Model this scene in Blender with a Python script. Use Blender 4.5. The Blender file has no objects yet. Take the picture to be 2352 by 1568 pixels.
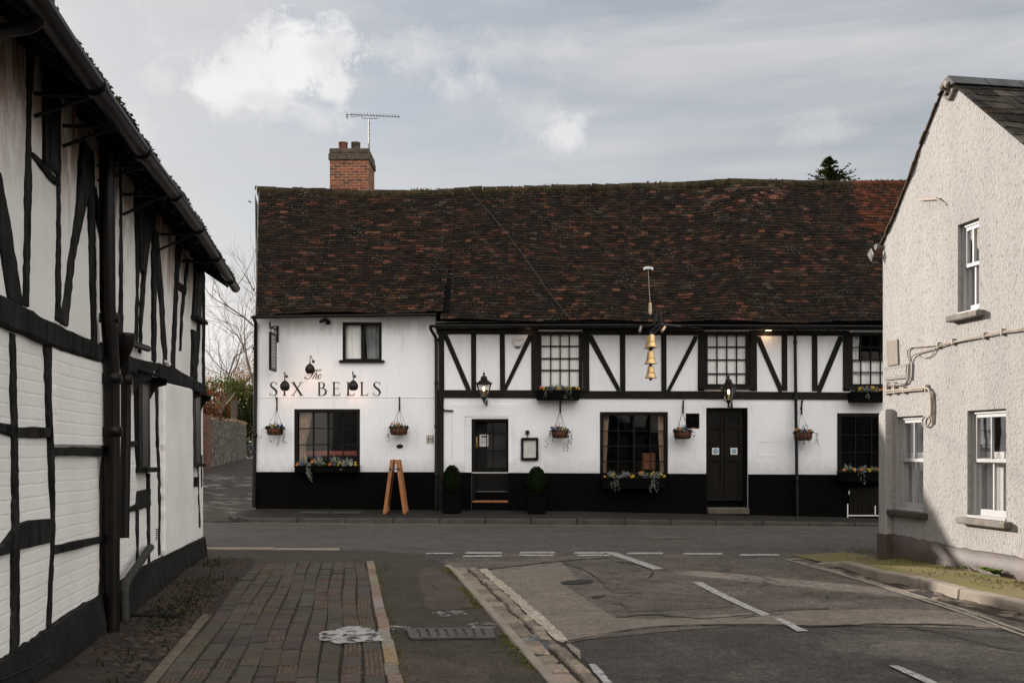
import bpy, bmesh, math, random
from mathutils import Vector, noise as mnoise
R_ = math.radians
sc = bpy.context.scene
COL = sc.collection

# ------------------------------------------------------------------ camera
CAMZ = 1.5
cam_d = bpy.data.cameras.new("camera"); cam = bpy.data.objects.new("camera", cam_d); COL.objects.link(cam)
cam.location = (0, 0, CAMZ); cam.rotation_euler = (R_(90), 0, 0)
cam_d.sensor_width = 36; cam_d.lens = 35.0; cam_d.shift_y = 0.1046
cam_d.clip_start = 0.05; cam_d.clip_end = 3000
sc.camera = cam

# ------------------------------------------------------------------ sun, sky, exposure
SUN = Vector((-10.6, 9.1, 4.15)).normalized()
SUN_EL = math.asin(SUN.z); SUN_ROT = math.atan2(SUN.x, SUN.y)
sd = bpy.data.lights.new("sun", 'SUN'); so = bpy.data.objects.new("sun", sd); COL.objects.link(so)
sd.energy = 5.0; sd.angle = R_(0.55); sd.color = (1.0, 0.93, 0.85)
so.rotation_euler = SUN.to_track_quat('Z', 'Y').to_euler()
so.location = (-40, 35, 30)

sc.view_settings.view_transform = 'Standard'; sc.view_settings.look = 'None'
sc.view_settings.exposure = 0.7; sc.view_settings.gamma = 1.0

cy = sc.cycles                                                      # keep a full-quality render within a few minutes
cy.use_adaptive_sampling = True; cy.adaptive_threshold = 0.015; cy.adaptive_min_samples = 16
cy.max_bounces = 5; cy.diffuse_bounces = 3; cy.glossy_bounces = 3; cy.transmission_bounces = 4; cy.transparent_max_bounces = 8
cy.use_denoising = True; cy.sample_clamp_indirect = 2.5; cy.time_limit = 480; cy.caustics_refractive = False; cy.caustics_reflective = False

def make_world():
    w = bpy.data.worlds.new("World"); sc.world = w; w.use_nodes = True
    nt = w.node_tree; N = nt.nodes; L = nt.links; N.clear()
    def nd(t, **k):
        n = N.new(t)
        for a, b in k.items(): setattr(n, a, b)
        return n
    def math_(op, a, b=None, clamp=False):
        m = nd('ShaderNodeMath', operation=op); m.use_clamp = clamp
        for i, v in enumerate((a, b)):
            if v is None: continue
            if isinstance(v, (int, float)): m.inputs[i].default_value = v
            else: L.new(v, m.inputs[i])
        return m.outputs[0]
    def ramp(v, stops):
        r = nd('ShaderNodeValToRGB'); L.new(v, r.inputs[0])
        e = r.color_ramp.elements
        while len(e) < len(stops): e.new(.5)
        for i, (p, c) in enumerate(stops): e[i].position = p; e[i].color = (*c, 1) if len(c) == 3 else c
        return r.outputs[0]
    def mix(f, a, b, mode='MIX'):
        m = nd('ShaderNodeMix', data_type='RGBA', blend_type=mode)
        if isinstance(f, (int, float)): m.inputs[0].default_value = f
        else: L.new(f, m.inputs[0])
        for i, v in ((6, a), (7, b)):
            if isinstance(v, tuple): m.inputs[i].default_value = (*v, 1)
            else: L.new(v, m.inputs[i])
        return m.outputs[2]
    def noise(vec, scale, detail=5, rough=.55, dist=0.0, sz=(1, 1, 1)):
        mp = nd('ShaderNodeMapping'); mp.inputs['Scale'].default_value = sz; L.new(vec, mp.inputs[0])
        n = nd('ShaderNodeTexNoise'); n.inputs['Scale'].default_value = scale
        n.inputs['Detail'].default_value = detail; n.inputs['Roughness'].default_value = rough
        n.inputs['Distortion'].default_value = dist
        L.new(mp.outputs[0], n.inputs['Vector']); return n.outputs['Fac']
    tc = nd('ShaderNodeTexCoord'); D = tc.outputs['Generated']
    sky = nd('ShaderNodeTexSky', sky_type='NISHITA'); sky.sun_disc = False
    sky.sun_elevation = SUN_EL; sky.sun_rotation = SUN_ROT
    sky.air_density = 1.0; sky.dust_density = 1.5; sky.ozone_density = 1.0
    sep = nd('ShaderNodeSeparateXYZ'); L.new(D, sep.inputs[0])
    # thin high overcast, streaked along the horizon
    st = noise(D, 2.2, 6, .55, .6, (1, 1, 5))
    veil = ramp(st, [(.34, (.48,) * 3), (.62, (.96,) * 3)])
    dot = nd('ShaderNodeVectorMath', operation='DOT_PRODUCT'); L.new(D, dot.inputs[0])
    dot.inputs[1].default_value = Vector((-.55, .78, .22)).normalized()
    near = ramp(dot.outputs['Value'], [(.42, (0,) * 3), (.88, (1,) * 3)])
    veil_col = mix(near, (3.8, 4.1, 4.45), (6.2, 6.15, 6.25))
    st2 = noise(D, 3.0, 4, .5, .3, (1, 1, 6))
    veil_col = mix(ramp(st2, [(.35, (0,) * 3), (.7, (1,) * 3)]), veil_col, (6.5, 6.45, 6.5))
    # an added, unseen cloud bank behind the viewer and overhead, which lights the shaded street fronts
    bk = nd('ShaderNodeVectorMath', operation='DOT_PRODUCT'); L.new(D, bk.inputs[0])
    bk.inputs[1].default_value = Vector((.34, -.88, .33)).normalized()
    added_bank = ramp(math_('ADD', bk.outputs['Value'], math_('MULTIPLY', math_('SUBTRACT', noise(D, 2.5, 6, .6), .5), .5)), [(.16, (0,) * 3), (.78, (1,) * 3)])
    veil_col = mix(added_bank, veil_col, (23.2, 22.3, 21.4))
    veil = mix(added_bank, veil, (1, 1, 1))
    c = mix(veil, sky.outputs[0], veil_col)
    # cumulus puffs at fixed places in the sky: each is a soft lump whose edge is broken by noise
    n1 = noise(D, 9.0, 12, .70, .6); n2 = noise(D, 34.0, 10, .72, .5)
    nn = math_('ADD', math_('MULTIPLY', math_('SUBTRACT', n1, .5), 1.0), math_('MULTIPLY', math_('SUBTRACT', n2, .5), 1.1))
    def puff(px, py, rx, rz, amt, soft, col, amp=2.1):
        nonlocal c
        kx = (px - 1176) / 2287; kz = (1030 - py) / 2287
        d = Vector((kx, 1, kz)).normalized()
        ax = d.cross(Vector((0, 0, 1))).normalized(); az = ax.cross(d)
        v1 = nd('ShaderNodeVectorMath', operation='DOT_PRODUCT'); L.new(D, v1.inputs[0]); v1.inputs[1].default_value = ax
        v2 = nd('ShaderNodeVectorMath', operation='DOT_PRODUCT'); L.new(D, v2.inputs[0]); v2.inputs[1].default_value = az
        v3 = nd('ShaderNodeVectorMath', operation='DOT_PRODUCT'); L.new(D, v3.inputs[0]); v3.inputs[1].default_value = d
        e1 = math_('POWER', math_('ABSOLUTE', math_('DIVIDE', v1.outputs['Value'], rx / 2287)), 2)
        e2 = math_('POWER', math_('ABSOLUTE', math_('DIVIDE', v2.outputs['Value'], rz / 2287)), 2)
        r = math_('SQRT', math_('ADD', e1, e2))
        q = math_('ADD', math_('SUBTRACT', 1.0, r), math_('MULTIPLY', nn, amp))
        f = ramp(q, [(.0, (0,) * 3), (soft, (1,) * 3)])
        f = math_('MULTIPLY', math_('MULTIPLY', f, amt), math_('GREATER_THAN', v3.outputs['Value'], 0))
        c = mix(f, c, col)
    W = (8.9, 8.9, 8.9)
    puff(600, 190, 230, 110, .55, 1.2, (7.0, 6.95, 7.0))
    puff(690, 120, 122, 88, .95, .5, W, 1.6)
    puff(610, 165, 118, 74, .92, .55, W, 1.7)
    puff(510, 200, 95, 55, .95, .45, (8.5, 8.5, 8.5), 1.4)
    puff(770, 200, 50, 55, .85, .6, (8.3, 8.25, 8.2), 1.4)
    puff(748, 118, 62, 50, .55, .8, (6.5, 6.35, 6.3), 1.0)
    puff(600, 225, 60, 22, .45, .8, (6.3, 6.3, 6.4), 1.0)
    puff(980, 130, 130, 60, .55, .9, (7.0, 7.0, 7.05))
    puff(1060, 200, 100, 45, .6, .9, (7.4, 7.4, 7.4))
    puff(1290, 305, 55, 45, .8, .7, (8.0, 8.0, 8.0))
    puff(1230, 270, 110, 60, .5, 1.0, (7.0, 7.0, 7.0))
    puff(1890, 295, 90, 40, .5, .9, (6.6, 6.6, 6.7))
    puff(365, 180, 55, 40, .6, .8, (7.4, 7.4, 7.4))
    puff(310, 290, 50, 60, .6, .8, (7.6, 7.6, 7.6))
    puff(480, 760, 330, 190, .9, 1.1, (8.9, 8.7, 8.5))
    puff(560, 110, 280, 90, .45, 1.3, (7.3, 7.25, 7.25), 2.6)
    puff(690, 262, 230, 40, .55, 1.2, (7.5, 7.45, 7.45), 2.5)
    puff(1120, 120, 300, 60, .4, 1.3, (7.0, 7.0, 7.0), 2.6)
    puff(1700, 5, 80, 25, .4, .9, (5.8, 5.8, 5.9))
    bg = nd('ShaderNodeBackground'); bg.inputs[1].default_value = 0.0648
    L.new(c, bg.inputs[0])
    out = nd('ShaderNodeOutputWorld'); L.new(bg.outputs[0], out.inputs[0])
make_world()

# ------------------------------------------------------------------ picture -> place (on real planes)
F = 2287.0; CX = 1176.0; HY = 1030.0
YF = 21.0                                  # the pub's street front stands 21 m away
def at(x, y, Y): return Vector(((x - CX) / F * Y, Y, CAMZ + (HY - y) / F * Y))
def fp(x, y, d=0.0):                       # a point of the pub front, d metres out of the wall
    p = at(x, y, YF); p.y -= d; return p
TILT = -0.007
def gz(X): return TILT * X
def G(x, y, dz=0.0):                       # a point of the ground
    kx = (x - CX) / F; ky = (y - HY) / F
    Y = (CAMZ - dz) / (ky + TILT * kx)
    X = kx * Y
    return Vector((X, Y, gz(X) + dz))
NQ = Vector((.98639, .16440, 0)); NA = Vector((-.16440, .98639, 0))   # across / along the side street
def R(q, a, z=0.0): return NQ * q + NA * a + Vector((0, 0, z))
def Rg(q, a, dz=0.0):
    p = NQ * q + NA * a; p.z = gz(p.x) + dz; return p
def qa(p): return p.dot(NQ), p.dot(NA)
def wp(q, x, y):                           # a point of the vertical plane at offset q along the side street
    kx = (x - CX) / F
    Y = q / (NQ.x * kx + NQ.y)
    return Vector((kx * Y, Y, CAMZ + (HY - y) / F * Y))
UP = Vector((0, 0, 1)); OUT = Vector((0, -1, 0))
rng = random.Random(7)

# ------------------------------------------------------------------ mesh builder
class MB:
    def __init__(s): s.v = []; s.f = []; s.m = []; s.c = []; s.s = []
    def add(s, vs, fs, mi=0, col=(1, 1, 1), smooth=False):
        o = len(s.v); s.v += [Vector(p) for p in vs]; s.c += [col] * len(vs)
        for f in fs: s.f.append([o + i for i in f]); s.m.append(mi); s.s.append(smooth)
        return s
    def quad(s, a, b, c, d, mi=0, col=(1, 1, 1)): return s.add([a, b, c, d], [(0, 1, 2, 3)], mi, col)
    def prism(s, poly, off, mi=0, col=(1, 1, 1)):
        n = len(poly); off = Vector(off)
        s.add([Vector(p) + off for p in poly], [tuple(range(n))], mi, col)
        s.add([Vector(p) for p in poly], [tuple(range(n - 1, -1, -1))], mi, col)
        for i in range(n):
            j = (i + 1) % n
            s.quad(poly[i], poly[j], Vector(poly[j]) + off, Vector(poly[i]) + off, mi, col)
        return s
    def box(s, a, b, mi=0, col=(1, 1, 1)):
        x0, y0, z0 = a; x1, y1, z1 = b
        vs = [(x0, y0, z0), (x1, y0, z0), (x1, y1, z0), (x0, y1, z0), (x0, y0, z1), (x1, y0, z1), (x1, y1, z1), (x0, y1, z1)]
        return s.add(vs, [(0, 3, 2, 1), (4, 5, 6, 7), (0, 1, 5, 4), (1, 2, 6, 5), (2, 3, 7, 6), (3, 0, 4, 7)], mi, col)
    def obox(s, o, ax, ay, az, mi=0, col=(1, 1, 1)):        # corner + three edge vectors
        o = Vector(o); ax = Vector(ax); ay = Vector(ay); az = Vector(az)
        vs = [o, o + ax, o + ax + ay, o + ay]; vs += [p + az for p in vs]
        return s.add(vs, [(0, 3, 2, 1), (4, 5, 6, 7), (0, 1, 5, 4), (1, 2, 6, 5), (2, 3, 7, 6), (3, 0, 4, 7)], mi, col)
    def bar(s, p, q, w, h, up=(0, 0, 1), mi=0):              # rectangular bar between two points
        p = Vector(p); q = Vector(q); d = (q - p); u = Vector(up)
        sx = d.cross(u).normalized() * w; sy = sx.cross(d).normalized() * h
        return s.obox(p - sx / 2 - sy / 2, sx, d, sy, mi)
    def tube(s, pts, r, n=8, mi=0, col=(1, 1, 1), caps=True):
        pts = [Vector(p) for p in pts]; k = len(pts)
        rr = r if isinstance(r, (list, tuple)) else [r] * k
        t0 = (pts[1] - pts[0]).normalized()
        ref = Vector((0, 0, 1)) if abs(t0.z) < .9 else Vector((1, 0, 0))
        a = t0.cross(ref).normalized(); vs = []
        for i, p in enumerate(pts):
            t = (pts[min(i + 1, k - 1)] - pts[max(i - 1, 0)]).normalized()
            a = (a - t * a.dot(t)).normalized(); b = t.cross(a)
            for j in range(n):
                an = 2 * math.pi * j / n
                vs.append(p + (a * math.cos(an) + b * math.sin(an)) * rr[i])
        fs = []
        for i in range(k - 1):
            for j in range(n):
                j2 = (j + 1) % n
                fs.append((i * n + j, i * n + j2, (i + 1) * n + j2, (i + 1) * n + j))
        s.add(vs, fs, mi, col, True)
        if caps:
            s.add(vs[:n], [tuple(range(n - 1, -1, -1))], mi, col); s.add(vs[-n:], [tuple(range(n))], mi, col)
        return s
    def lathe(s, c, prof, n=20, axis=(0, 0, 1), mi=0, col=(1, 1, 1), smooth=True, ph=0.0):
        c = Vector(c); ax = Vector(axis).normalized()
        ref = Vector((1, 0, 0)) if abs(ax.x) < .9 else Vector((0, 1, 0))
        a = (ref - ax * ref.dot(ax)).normalized(); b = ax.cross(a); vs = []
        for r, z in prof:
            for j in range(n):
                an = 2 * math.pi * j / n + ph
                vs.append(c + ax * z + (a * math.cos(an) + b * math.sin(an)) * r)
        fs = []
        for i in range(len(prof) - 1):
            for j in range(n):
                j2 = (j + 1) % n; fs.append((i * n + j, i * n + j2, (i + 1) * n + j2, (i + 1) * n + j))
        return s.add(vs, fs, mi, col, smooth)
    def ribbon(s, pts, ws, mp, d=.004, mi=0):                # a pen stroke of varying width, mapped into the place
        k = len(pts); lft = []; rgt = []
        for i in range(k):
            a = pts[max(i - 1, 0)]; b = pts[min(i + 1, k - 1)]
            tx, ty = b[0] - a[0], b[1] - a[1]; l = math.hypot(tx, ty) or 1
            nx, ny = -ty / l, tx / l; w = ws[i] / 2
            lft.append(mp(pts[i][0] + nx * w, pts[i][1] + ny * w)); rgt.append(mp(pts[i][0] - nx * w, pts[i][1] - ny * w))
        return s.add(lft + rgt, [(i, i + 1, k + i + 1, k + i) for i in range(k - 1)], mi)
    def leaf(s, p, l, w, rg, mi=0, col=(1, 1, 1), d=None, flat=0.0):
        if d is None: d = Vector((rg.gauss(0, 1), rg.gauss(0, 1), rg.gauss(0, 1))).normalized()
        e = d.cross(Vector((rg.gauss(0, 1), rg.gauss(0, 1), rg.gauss(0, 1) + flat))).normalized()
        k = d.cross(e) * l * .12
        return s.add([p - d * l * .5, p + e * w * .5 + k, p + d * l * .5, p - e * w * .5 + k], [(0, 1, 2), (0, 2, 3)], mi, col)
    def build(s, name, mats, parent=None, bevel=0.0, colors=False, merge=False):
        o0 = world_origin(parent)
        me = bpy.data.meshes.new(name)
        me.from_pydata([p - o0 for p in s.v], [], s.f)
        if not isinstance(mats, (list, tuple)): mats = [mats]
        for m in mats: me.materials.append(m)
        me.polygons.foreach_set('material_index', s.m); me.polygons.foreach_set('use_smooth', s.s)
        if colors:
            at_ = me.color_attributes.new('tint', 'FLOAT_COLOR', 'POINT')
            buf = []
            for c in s.c: buf += [c[0], c[1], c[2], 1.0]
            at_.data.foreach_set('color', buf)
        if bevel or merge:
            bm = bmesh.new(); bm.from_mesh(me)
            bmesh.ops.remove_doubles(bm, verts=bm.verts, dist=1e-5)
            bmesh.ops.recalc_face_normals(bm, faces=bm.faces)
            if bevel:
                ed = [e for e in bm.edges if len(e.link_faces) == 2 and e.calc_face_angle(0) > .5]
                bmesh.ops.bevel(bm, geom=ed, offset=bevel, segments=1, affect='EDGES', clamp_overlap=True)
            bm.to_mesh(me); bm.free()
        me.update()
        ob = bpy.data.objects.new(name, me); COL.objects.link(ob)
        if parent is not None: ob.parent = parent
        return ob

def world_origin(o):
    v = Vector((0, 0, 0))
    while o is not None: v += o.location; o = o.parent
    return v
def tag(o, label, cat, group=None, kind=None):
    if label: o['label'] = label
    if cat: o['category'] = cat
    if group: o['group'] = group
    if kind: o['kind'] = kind
    return o
def thing(name, label, cat, loc, group=None):
    o = bpy.data.objects.new(name, None); COL.objects.link(o); o.location = loc; o.empty_display_size = .1
    return tag(o, label, cat, group)
def structure(mb, name, mat, **k):
    o = mb.build(name, mat, **k); o['kind'] = 'structure'; return o
def dup(o, parent=None):
    c = o.copy(); COL.objects.link(c); c.parent = parent
    for ch in list(o.children): dup(ch, c)
    return c
def holes(mb, outer, hl, mp, depth, mi=0, back=False):      # a sheet with openings; the openings get reveals
    bm = bmesh.new(); edges = []
    for lp in [outer] + hl:
        vs = [bm.verts.new((p[0], p[1], 0)) for p in lp]
        for i in range(len(vs)): edges.append(bm.edges.new((vs[i], vs[(i + 1) % len(vs)])))
    bmesh.ops.triangle_fill(bm, use_beauty=True, use_dissolve=False, edges=edges)
    bm.verts.index_update()
    P = [mp(v.co.x, v.co.y) for v in bm.verts]
    fs = [tuple(v.index for v in f.verts) for f in bm.faces]
    bm.free(); mb.add(P, fs, mi)
    dv = Vector(depth)
    for lp in hl + [outer]:
        for i in range(len(lp)):
            a = mp(*lp[i]); b = mp(*lp[(i + 1) % len(lp)])
            mb.quad(a, b, b + dv, a + dv, mi)
    return mb
def rect(a, b, c, d): return [(a, b), (c, b), (c, d), (a, d)]
def smooth_path(pts, n=6):
    out = []
    for i in range(len(pts) - 1):
        p0 = pts[max(i - 1, 0)]; p1 = pts[i]; p2 = pts[i + 1]; p3 = pts[min(i + 2, len(pts) - 1)]
        for k in range(n):
            t = k / n
            out.append(tuple(.5 * ((2 * p1[j]) + (-p0[j] + p2[j]) * t + (2 * p0[j] - 5 * p1[j] + 4 * p2[j] - p3[j]) * t * t + (-p0[j] + 3 * p1[j] - 3 * p2[j] + p3[j]) * t ** 3) for j in range(len(p1))))
    out.append(tuple(pts[-1])); return out
def text_shape(body, size=1.0):
    cu = bpy.data.curves.new('lettering', 'FONT'); cu.body = body; cu.size = size; cu.align_x = 'CENTER'; cu.align_y = 'CENTER'
    o = bpy.data.objects.new('lettering', cu); COL.objects.link(o)
    dg = bpy.context.evaluated_depsgraph_get(); dg.update()
    me = bpy.data.meshes.new_from_object(o.evaluated_get(dg))
    vs = [tuple(v.co) for v in me.vertices]; fs = [tuple(p.vertices) for p in me.polygons]
    bpy.data.objects.remove(o); bpy.data.curves.remove(cu); bpy.data.meshes.remove(me)
    return vs, fs
def interp(tab, x):
    if x <= tab[0][0]: return tab[0][1]
    for (a, b), (c, d) in zip(tab, tab[1:]):
        if x <= c: return b + (d - b) * (x - a) / (c - a)
    return tab[-1][1]

# ------------------------------------------------------------------ materials
class NT:
    def __init__(s, name):
        s.m = bpy.data.materials.new(name); s.m.use_nodes = True
        s.t = s.m.node_tree; s.t.nodes.clear(); s.tc = None
    def n(s, t, **k):
        x = s.t.nodes.new(t)
        for a, b in k.items(): setattr(x, a, b)
        return x
    def l(s, a, b): s.t.links.new(a, b)
    def co(s, sz=(1, 1, 1), rot=(0, 0, 0)):
        if s.tc is None: s.tc = s.n('ShaderNodeTexCoord')
        mp = s.n('ShaderNodeMapping'); mp.inputs['Scale'].default_value = sz; mp.inputs['Rotation'].default_value = rot
        s.l(s.tc.outputs['Object'], mp.inputs[0]); return mp.outputs[0]
    def noise(s, scale, detail=4, rough=.55, sz=(1, 1, 1), dist=0.0, vec=None):
        x = s.n('ShaderNodeTexNoise'); x.inputs['Scale'].default_value = scale; x.inputs['Detail'].default_value = detail
        x.inputs['Roughness'].default_value = rough; x.inputs['Distortion'].default_value = dist
        s.l(vec or s.co(sz), x.inputs['Vector']); return x.outputs['Fac']
    def vor(s, scale, feature='F1', sz=(1, 1, 1), out='Distance', vec=None):
        x = s.n('ShaderNodeTexVoronoi', feature=feature); x.inputs['Scale'].default_value = scale
        s.l(vec or s.co(sz), x.inputs['Vector']); return x.outputs[out]
    def ramp(s, v, stops, interp='LINEAR'):
        r = s.n('ShaderNodeValToRGB'); r.color_ramp.interpolation = interp; s.l(v, r.inputs[0]); e = r.color_ramp.elements
        while len(e) < len(stops): e.new(.5)
        for i, (p, c) in enumerate(stops):
            e[i].position = p
            if isinstance(c, (int, float)): c = (c, c, c)
            e[i].color = (*c, 1)
        return r.outputs[0]
    def mix(s, f, a, b, mode='MIX'):
        m = s.n('ShaderNodeMix', data_type='RGBA', blend_type=mode)
        if isinstance(f, (int, float)): m.inputs[0].default_value = f
        else: s.l(f, m.inputs[0])
        for i, v in ((6, a), (7, b)):
            if isinstance(v, tuple): m.inputs[i].default_value = (*v, 1)
            else: s.l(v, m.inputs[i])
        return m.outputs[2]
    def mth(s, op, a, b=0.0, clamp=False):
        m = s.n('ShaderNodeMath', operation=op); m.use_clamp = clamp
        for i, v in enumerate((a, b)):
            if isinstance(v, (int, float)): m.inputs[i].default_value = v
            else: s.l(v, m.inputs[i])
        return m.outputs[0]
    def attr(s):
        a = s.n('ShaderNodeAttribute', attribute_name='tint'); return a.outputs['Color']
    def xyz(s):
        if s.tc is None: s.tc = s.n('ShaderNodeTexCoord')
        x = s.n('ShaderNodeSeparateXYZ'); s.l(s.tc.outputs['Object'], x.inputs[0]); return x.outputs
    def done(s, col, rough=.8, bump=None, bstr=.3, bdist=.01, metal=0.0, spec=.4, emit=None, estr=0.0, trans=0.0):
        b = s.n('ShaderNodeBsdfPrincipled')
        def put(nm, v):
            if isinstance(v, tuple): b.inputs[nm].default_value = (*v, 1)
            elif isinstance(v, (int, float)): b.inputs[nm].default_value = v
            else: s.l(v, b.inputs[nm])
        put('Base Color', col); put('Roughness', rough); put('Metallic', metal); put('Specular IOR Level', spec)
        if emit is not None: put('Emission Color', emit); put('Emission Strength', estr)
        if bump is not None:
            bp = s.n('ShaderNodeBump'); bp.inputs['Strength'].default_value = bstr; bp.inputs['Distance'].default_value = bdist
            s.l(bump, bp.inputs['Height']); s.l(bp.outputs[0], b.inputs['Normal'])
        o = s.n('ShaderNodeOutputMaterial'); s.l(b.outputs[0], o.inputs[0]); return s.m
def plain(name, c1, c2=None, scale=6, rough=.7, bs=0, bstr=.25, bd=.006, sz=(1, 1, 1), **k):
    t = NT(name); c2 = c2 or tuple(x * .75 for x in c1)
    f = t.ramp(t.noise(scale, 5, .6, sz), [(.35, 0.0), (.68, 1.0)])
    col = t.mix(f, c1, c2)
    bump = t.noise(bs, 4, .6, sz) if bs else None
    return t.done(col, rough, bump, bstr, bd, **k)

def m_render_wall():
    t = NT('white painted render')
    c = t.mix(t.ramp(t.noise(.9, 6, .6, (1, 1, .6)), [(.3, 0.), (.75, 1.)]), (.80, .81, .83), (.73, .74, .76))
    dirt = t.ramp(t.noise(5, 6, .7, (1, 1, .2)), [(.54, 0.), (.78, .4)])
    c = t.mix(dirt, c, (.45, .43, .40))
    X, Y, Z = t.xyz()                                               # splash dirt above the plinth, drip marks below the eaves
    low = t.ramp(t.mth('ADD', t.mth('MULTIPLY', Z, .25), t.mth('MULTIPLY', t.noise(6, 6, .7), .16)), [(.265, .5), (.36, 0.)])
    c = t.mix(low, c, (.36, .335, .30))
    top = t.ramp(t.mth('ADD', t.mth('MULTIPLY', Z, .2), t.mth('MULTIPLY', t.noise(7, 5, .7, (1, 1, .12)), .18)), [(.82, 0.), (.90, .55)])
    c = t.mix(top, c, (.34, .30, .26))
    b = t.mth('ADD', t.noise(3, 5, .6), t.mth('MULTIPLY', t.noise(22, 4, .6), .35))
    return t.done(c, .75, b, .35, .02)
def m_cottage_wall():
    t = NT('old whitewash over brick and plaster')
    X, Y, Z = t.xyz()
    c = t.mix(t.ramp(t.noise(1.3, 6, .65), [(.3, 0.), (.72, 1.)]), (.82, .80, .765), (.70, .68, .645))
    st = t.mth('MULTIPLY', t.ramp(t.noise(3.6, 8, .75, (1, 1, .30), 1.2), [(.40, 0.), (.56, 1.)]),
               t.ramp(t.mth('DIVIDE', t.mth('ADD', Z, t.mth('MULTIPLY', t.noise(1.6, 3), .9)), 5.0), [(.655, 0.), (.80, .9)]))
    c = t.mix(st, c, (.19, .095, .048))
    sp = t.ramp(t.noise(14, 6, .75), [(.66, 0.), (.74, .6)])
    c = t.mix(sp, c, (.30, .27, .23))
    # painted-over courses on the lower storey
    br = t.n('ShaderNodeTexBrick'); br.inputs['Scale'].default_value = 1.0; br.inputs['Mortar Size'].default_value = .009
    br.inputs['Mortar Smooth'].default_value = .6
    br.inputs['Brick Width'].default_value = .23; br.inputs['Row Height'].default_value = .076
    cb = t.n('ShaderNodeCombineXYZ')
    dt = t.n('ShaderNodeVectorMath', operation='DOT_PRODUCT'); t.l(t.tc.outputs['Object'], dt.inputs[0]); dt.inputs[1].default_value = NA
    wob = t.mth('MULTIPLY', t.mth('SUBTRACT', t.noise(1.1, 3), .5), .05)
    t.l(dt.outputs['Value'], cb.inputs[0]); t.l(t.mth('ADD', Z, wob), cb.inputs[1]); t.l(cb.outputs[0], br.inputs['Vector'])
    low = t.ramp(t.mth('DIVIDE', Z, 4.0), [(.55, 1.), (.58, 0.)])
    crs = t.mth('MULTIPLY', br.outputs['Fac'], low)
    b = t.mth('ADD', t.mth('SUBTRACT', t.mth('MULTIPLY', t.noise(2.0, 5, .6), 1.6), t.mth('MULTIPLY', crs, .22)), t.mth('MULTIPLY', t.noise(18, 4), .25))
    return t.done(c, .8, b, .45, .02)
def m_roughcast():
    t = NT('pitted cream roughcast')  # the wall's own cream, pitted and streaked
    v = t.vor(46, 'F1', (1, 1, .7)); n = t.noise(30, 7, .78, (1, 1, .6))
    big = t.ramp(t.noise(1.1, 5, .65, (1.6, 1.6, .35)), [(.35, 0.), (.7, 1.)])
    c = t.mix(big, (.385, .362, .343), (.312, .293, .278))
    pits = t.ramp(n, [(.34, 1.), (.47, 0.)])
    c = t.mix(t.mth('MULTIPLY', pits, .8), c, (.11, .095, .083))
    streak = t.ramp(t.noise(9, 5, .7, (1, 1, .10)), [(.52, 0.), (.75, .30)])
    c = t.mix(streak, c, (.25, .22, .195))
    b = t.mth('ADD', n, t.mth('MULTIPLY', v, .5))
    return t.done(c, .9, b, .9, .013)
def m_tiles(name='old clay roof tiles', moss=.5, lich=1.0):
    t = NT(name); c = t.mix(1.0, t.attr(), (.92, .77, .63), 'MULTIPLY')
    g = t.ramp(t.noise(22, 6, .7), [(.30, .35), (.7, 1.35)])
    c = t.mix(1.0, c, g, 'MULTIPLY')
    alg = t.ramp(t.noise(5.5, 7, .72), [(.47, 0.), (.60, 1.)])
    c = t.mix(t.mth('MULTIPLY', alg, .85), c, (.010, .0085, .0075))
    ms = t.ramp(t.noise(3.4, 8, .75), [(.56, 0.), (.64, moss)])
    c = t.mix(ms, c, (.022, .026, .010))
    sp = t.ramp(t.vor(17), [(.10, 1.), (.16, 0.)])
    sel = t.ramp(t.noise(1.7, 5, .7), [(.50, 0.), (.66, lich)])
    c = t.mix(t.mth('MULTIPLY', sp, sel), c, (.42, .41, .385))
    b = t.noise(30, 6, .7)
    return t.done(c, .9, b, .6, .012, spec=.12)
def m_brick(name, a, b_, mortar, w=.22, h=.075, axis=None, dark=.5):
    t = NT(name); X, Y, Z = t.xyz(); cb = t.n('ShaderNodeCombineXYZ')
    if axis is None: t.l(t.mth('ADD', X, Y), cb.inputs[0])
    else:
        dt = t.n('ShaderNodeVectorMath', operation='DOT_PRODUCT'); t.l(t.tc.outputs['Object'], dt.inputs[0]); dt.inputs[1].default_value = axis
        t.l(dt.outputs['Value'], cb.inputs[0])
    t.l(Z, cb.inputs[1])
    br = t.n('ShaderNodeTexBrick'); t.l(cb.outputs[0], br.inputs['Vector'])
    br.inputs['Scale'].default_value = 1; br.inputs['Brick Width'].default_value = w; br.inputs['Row Height'].default_value = h
    br.inputs['Mortar Size'].default_value = .007; br.inputs['Bias'].default_value = 0.0
    br.inputs['Color1'].default_value = (*a, 1); br.inputs['Color2'].default_value = (*b_, 1); br.inputs['Mortar'].default_value = (*mortar, 1)
    c = t.mix(t.ramp(t.noise(9, 6, .7), [(.45, 0.), (.7, dark)]), br.outputs['Color'], (.025, .018, .014))
    bb = t.mth('SUBTRACT', t.mth('MULTIPLY', t.noise(40, 4), .3), br.outputs['Fac'])
    return t.done(c, .88, bb, .6, .01)
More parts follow.
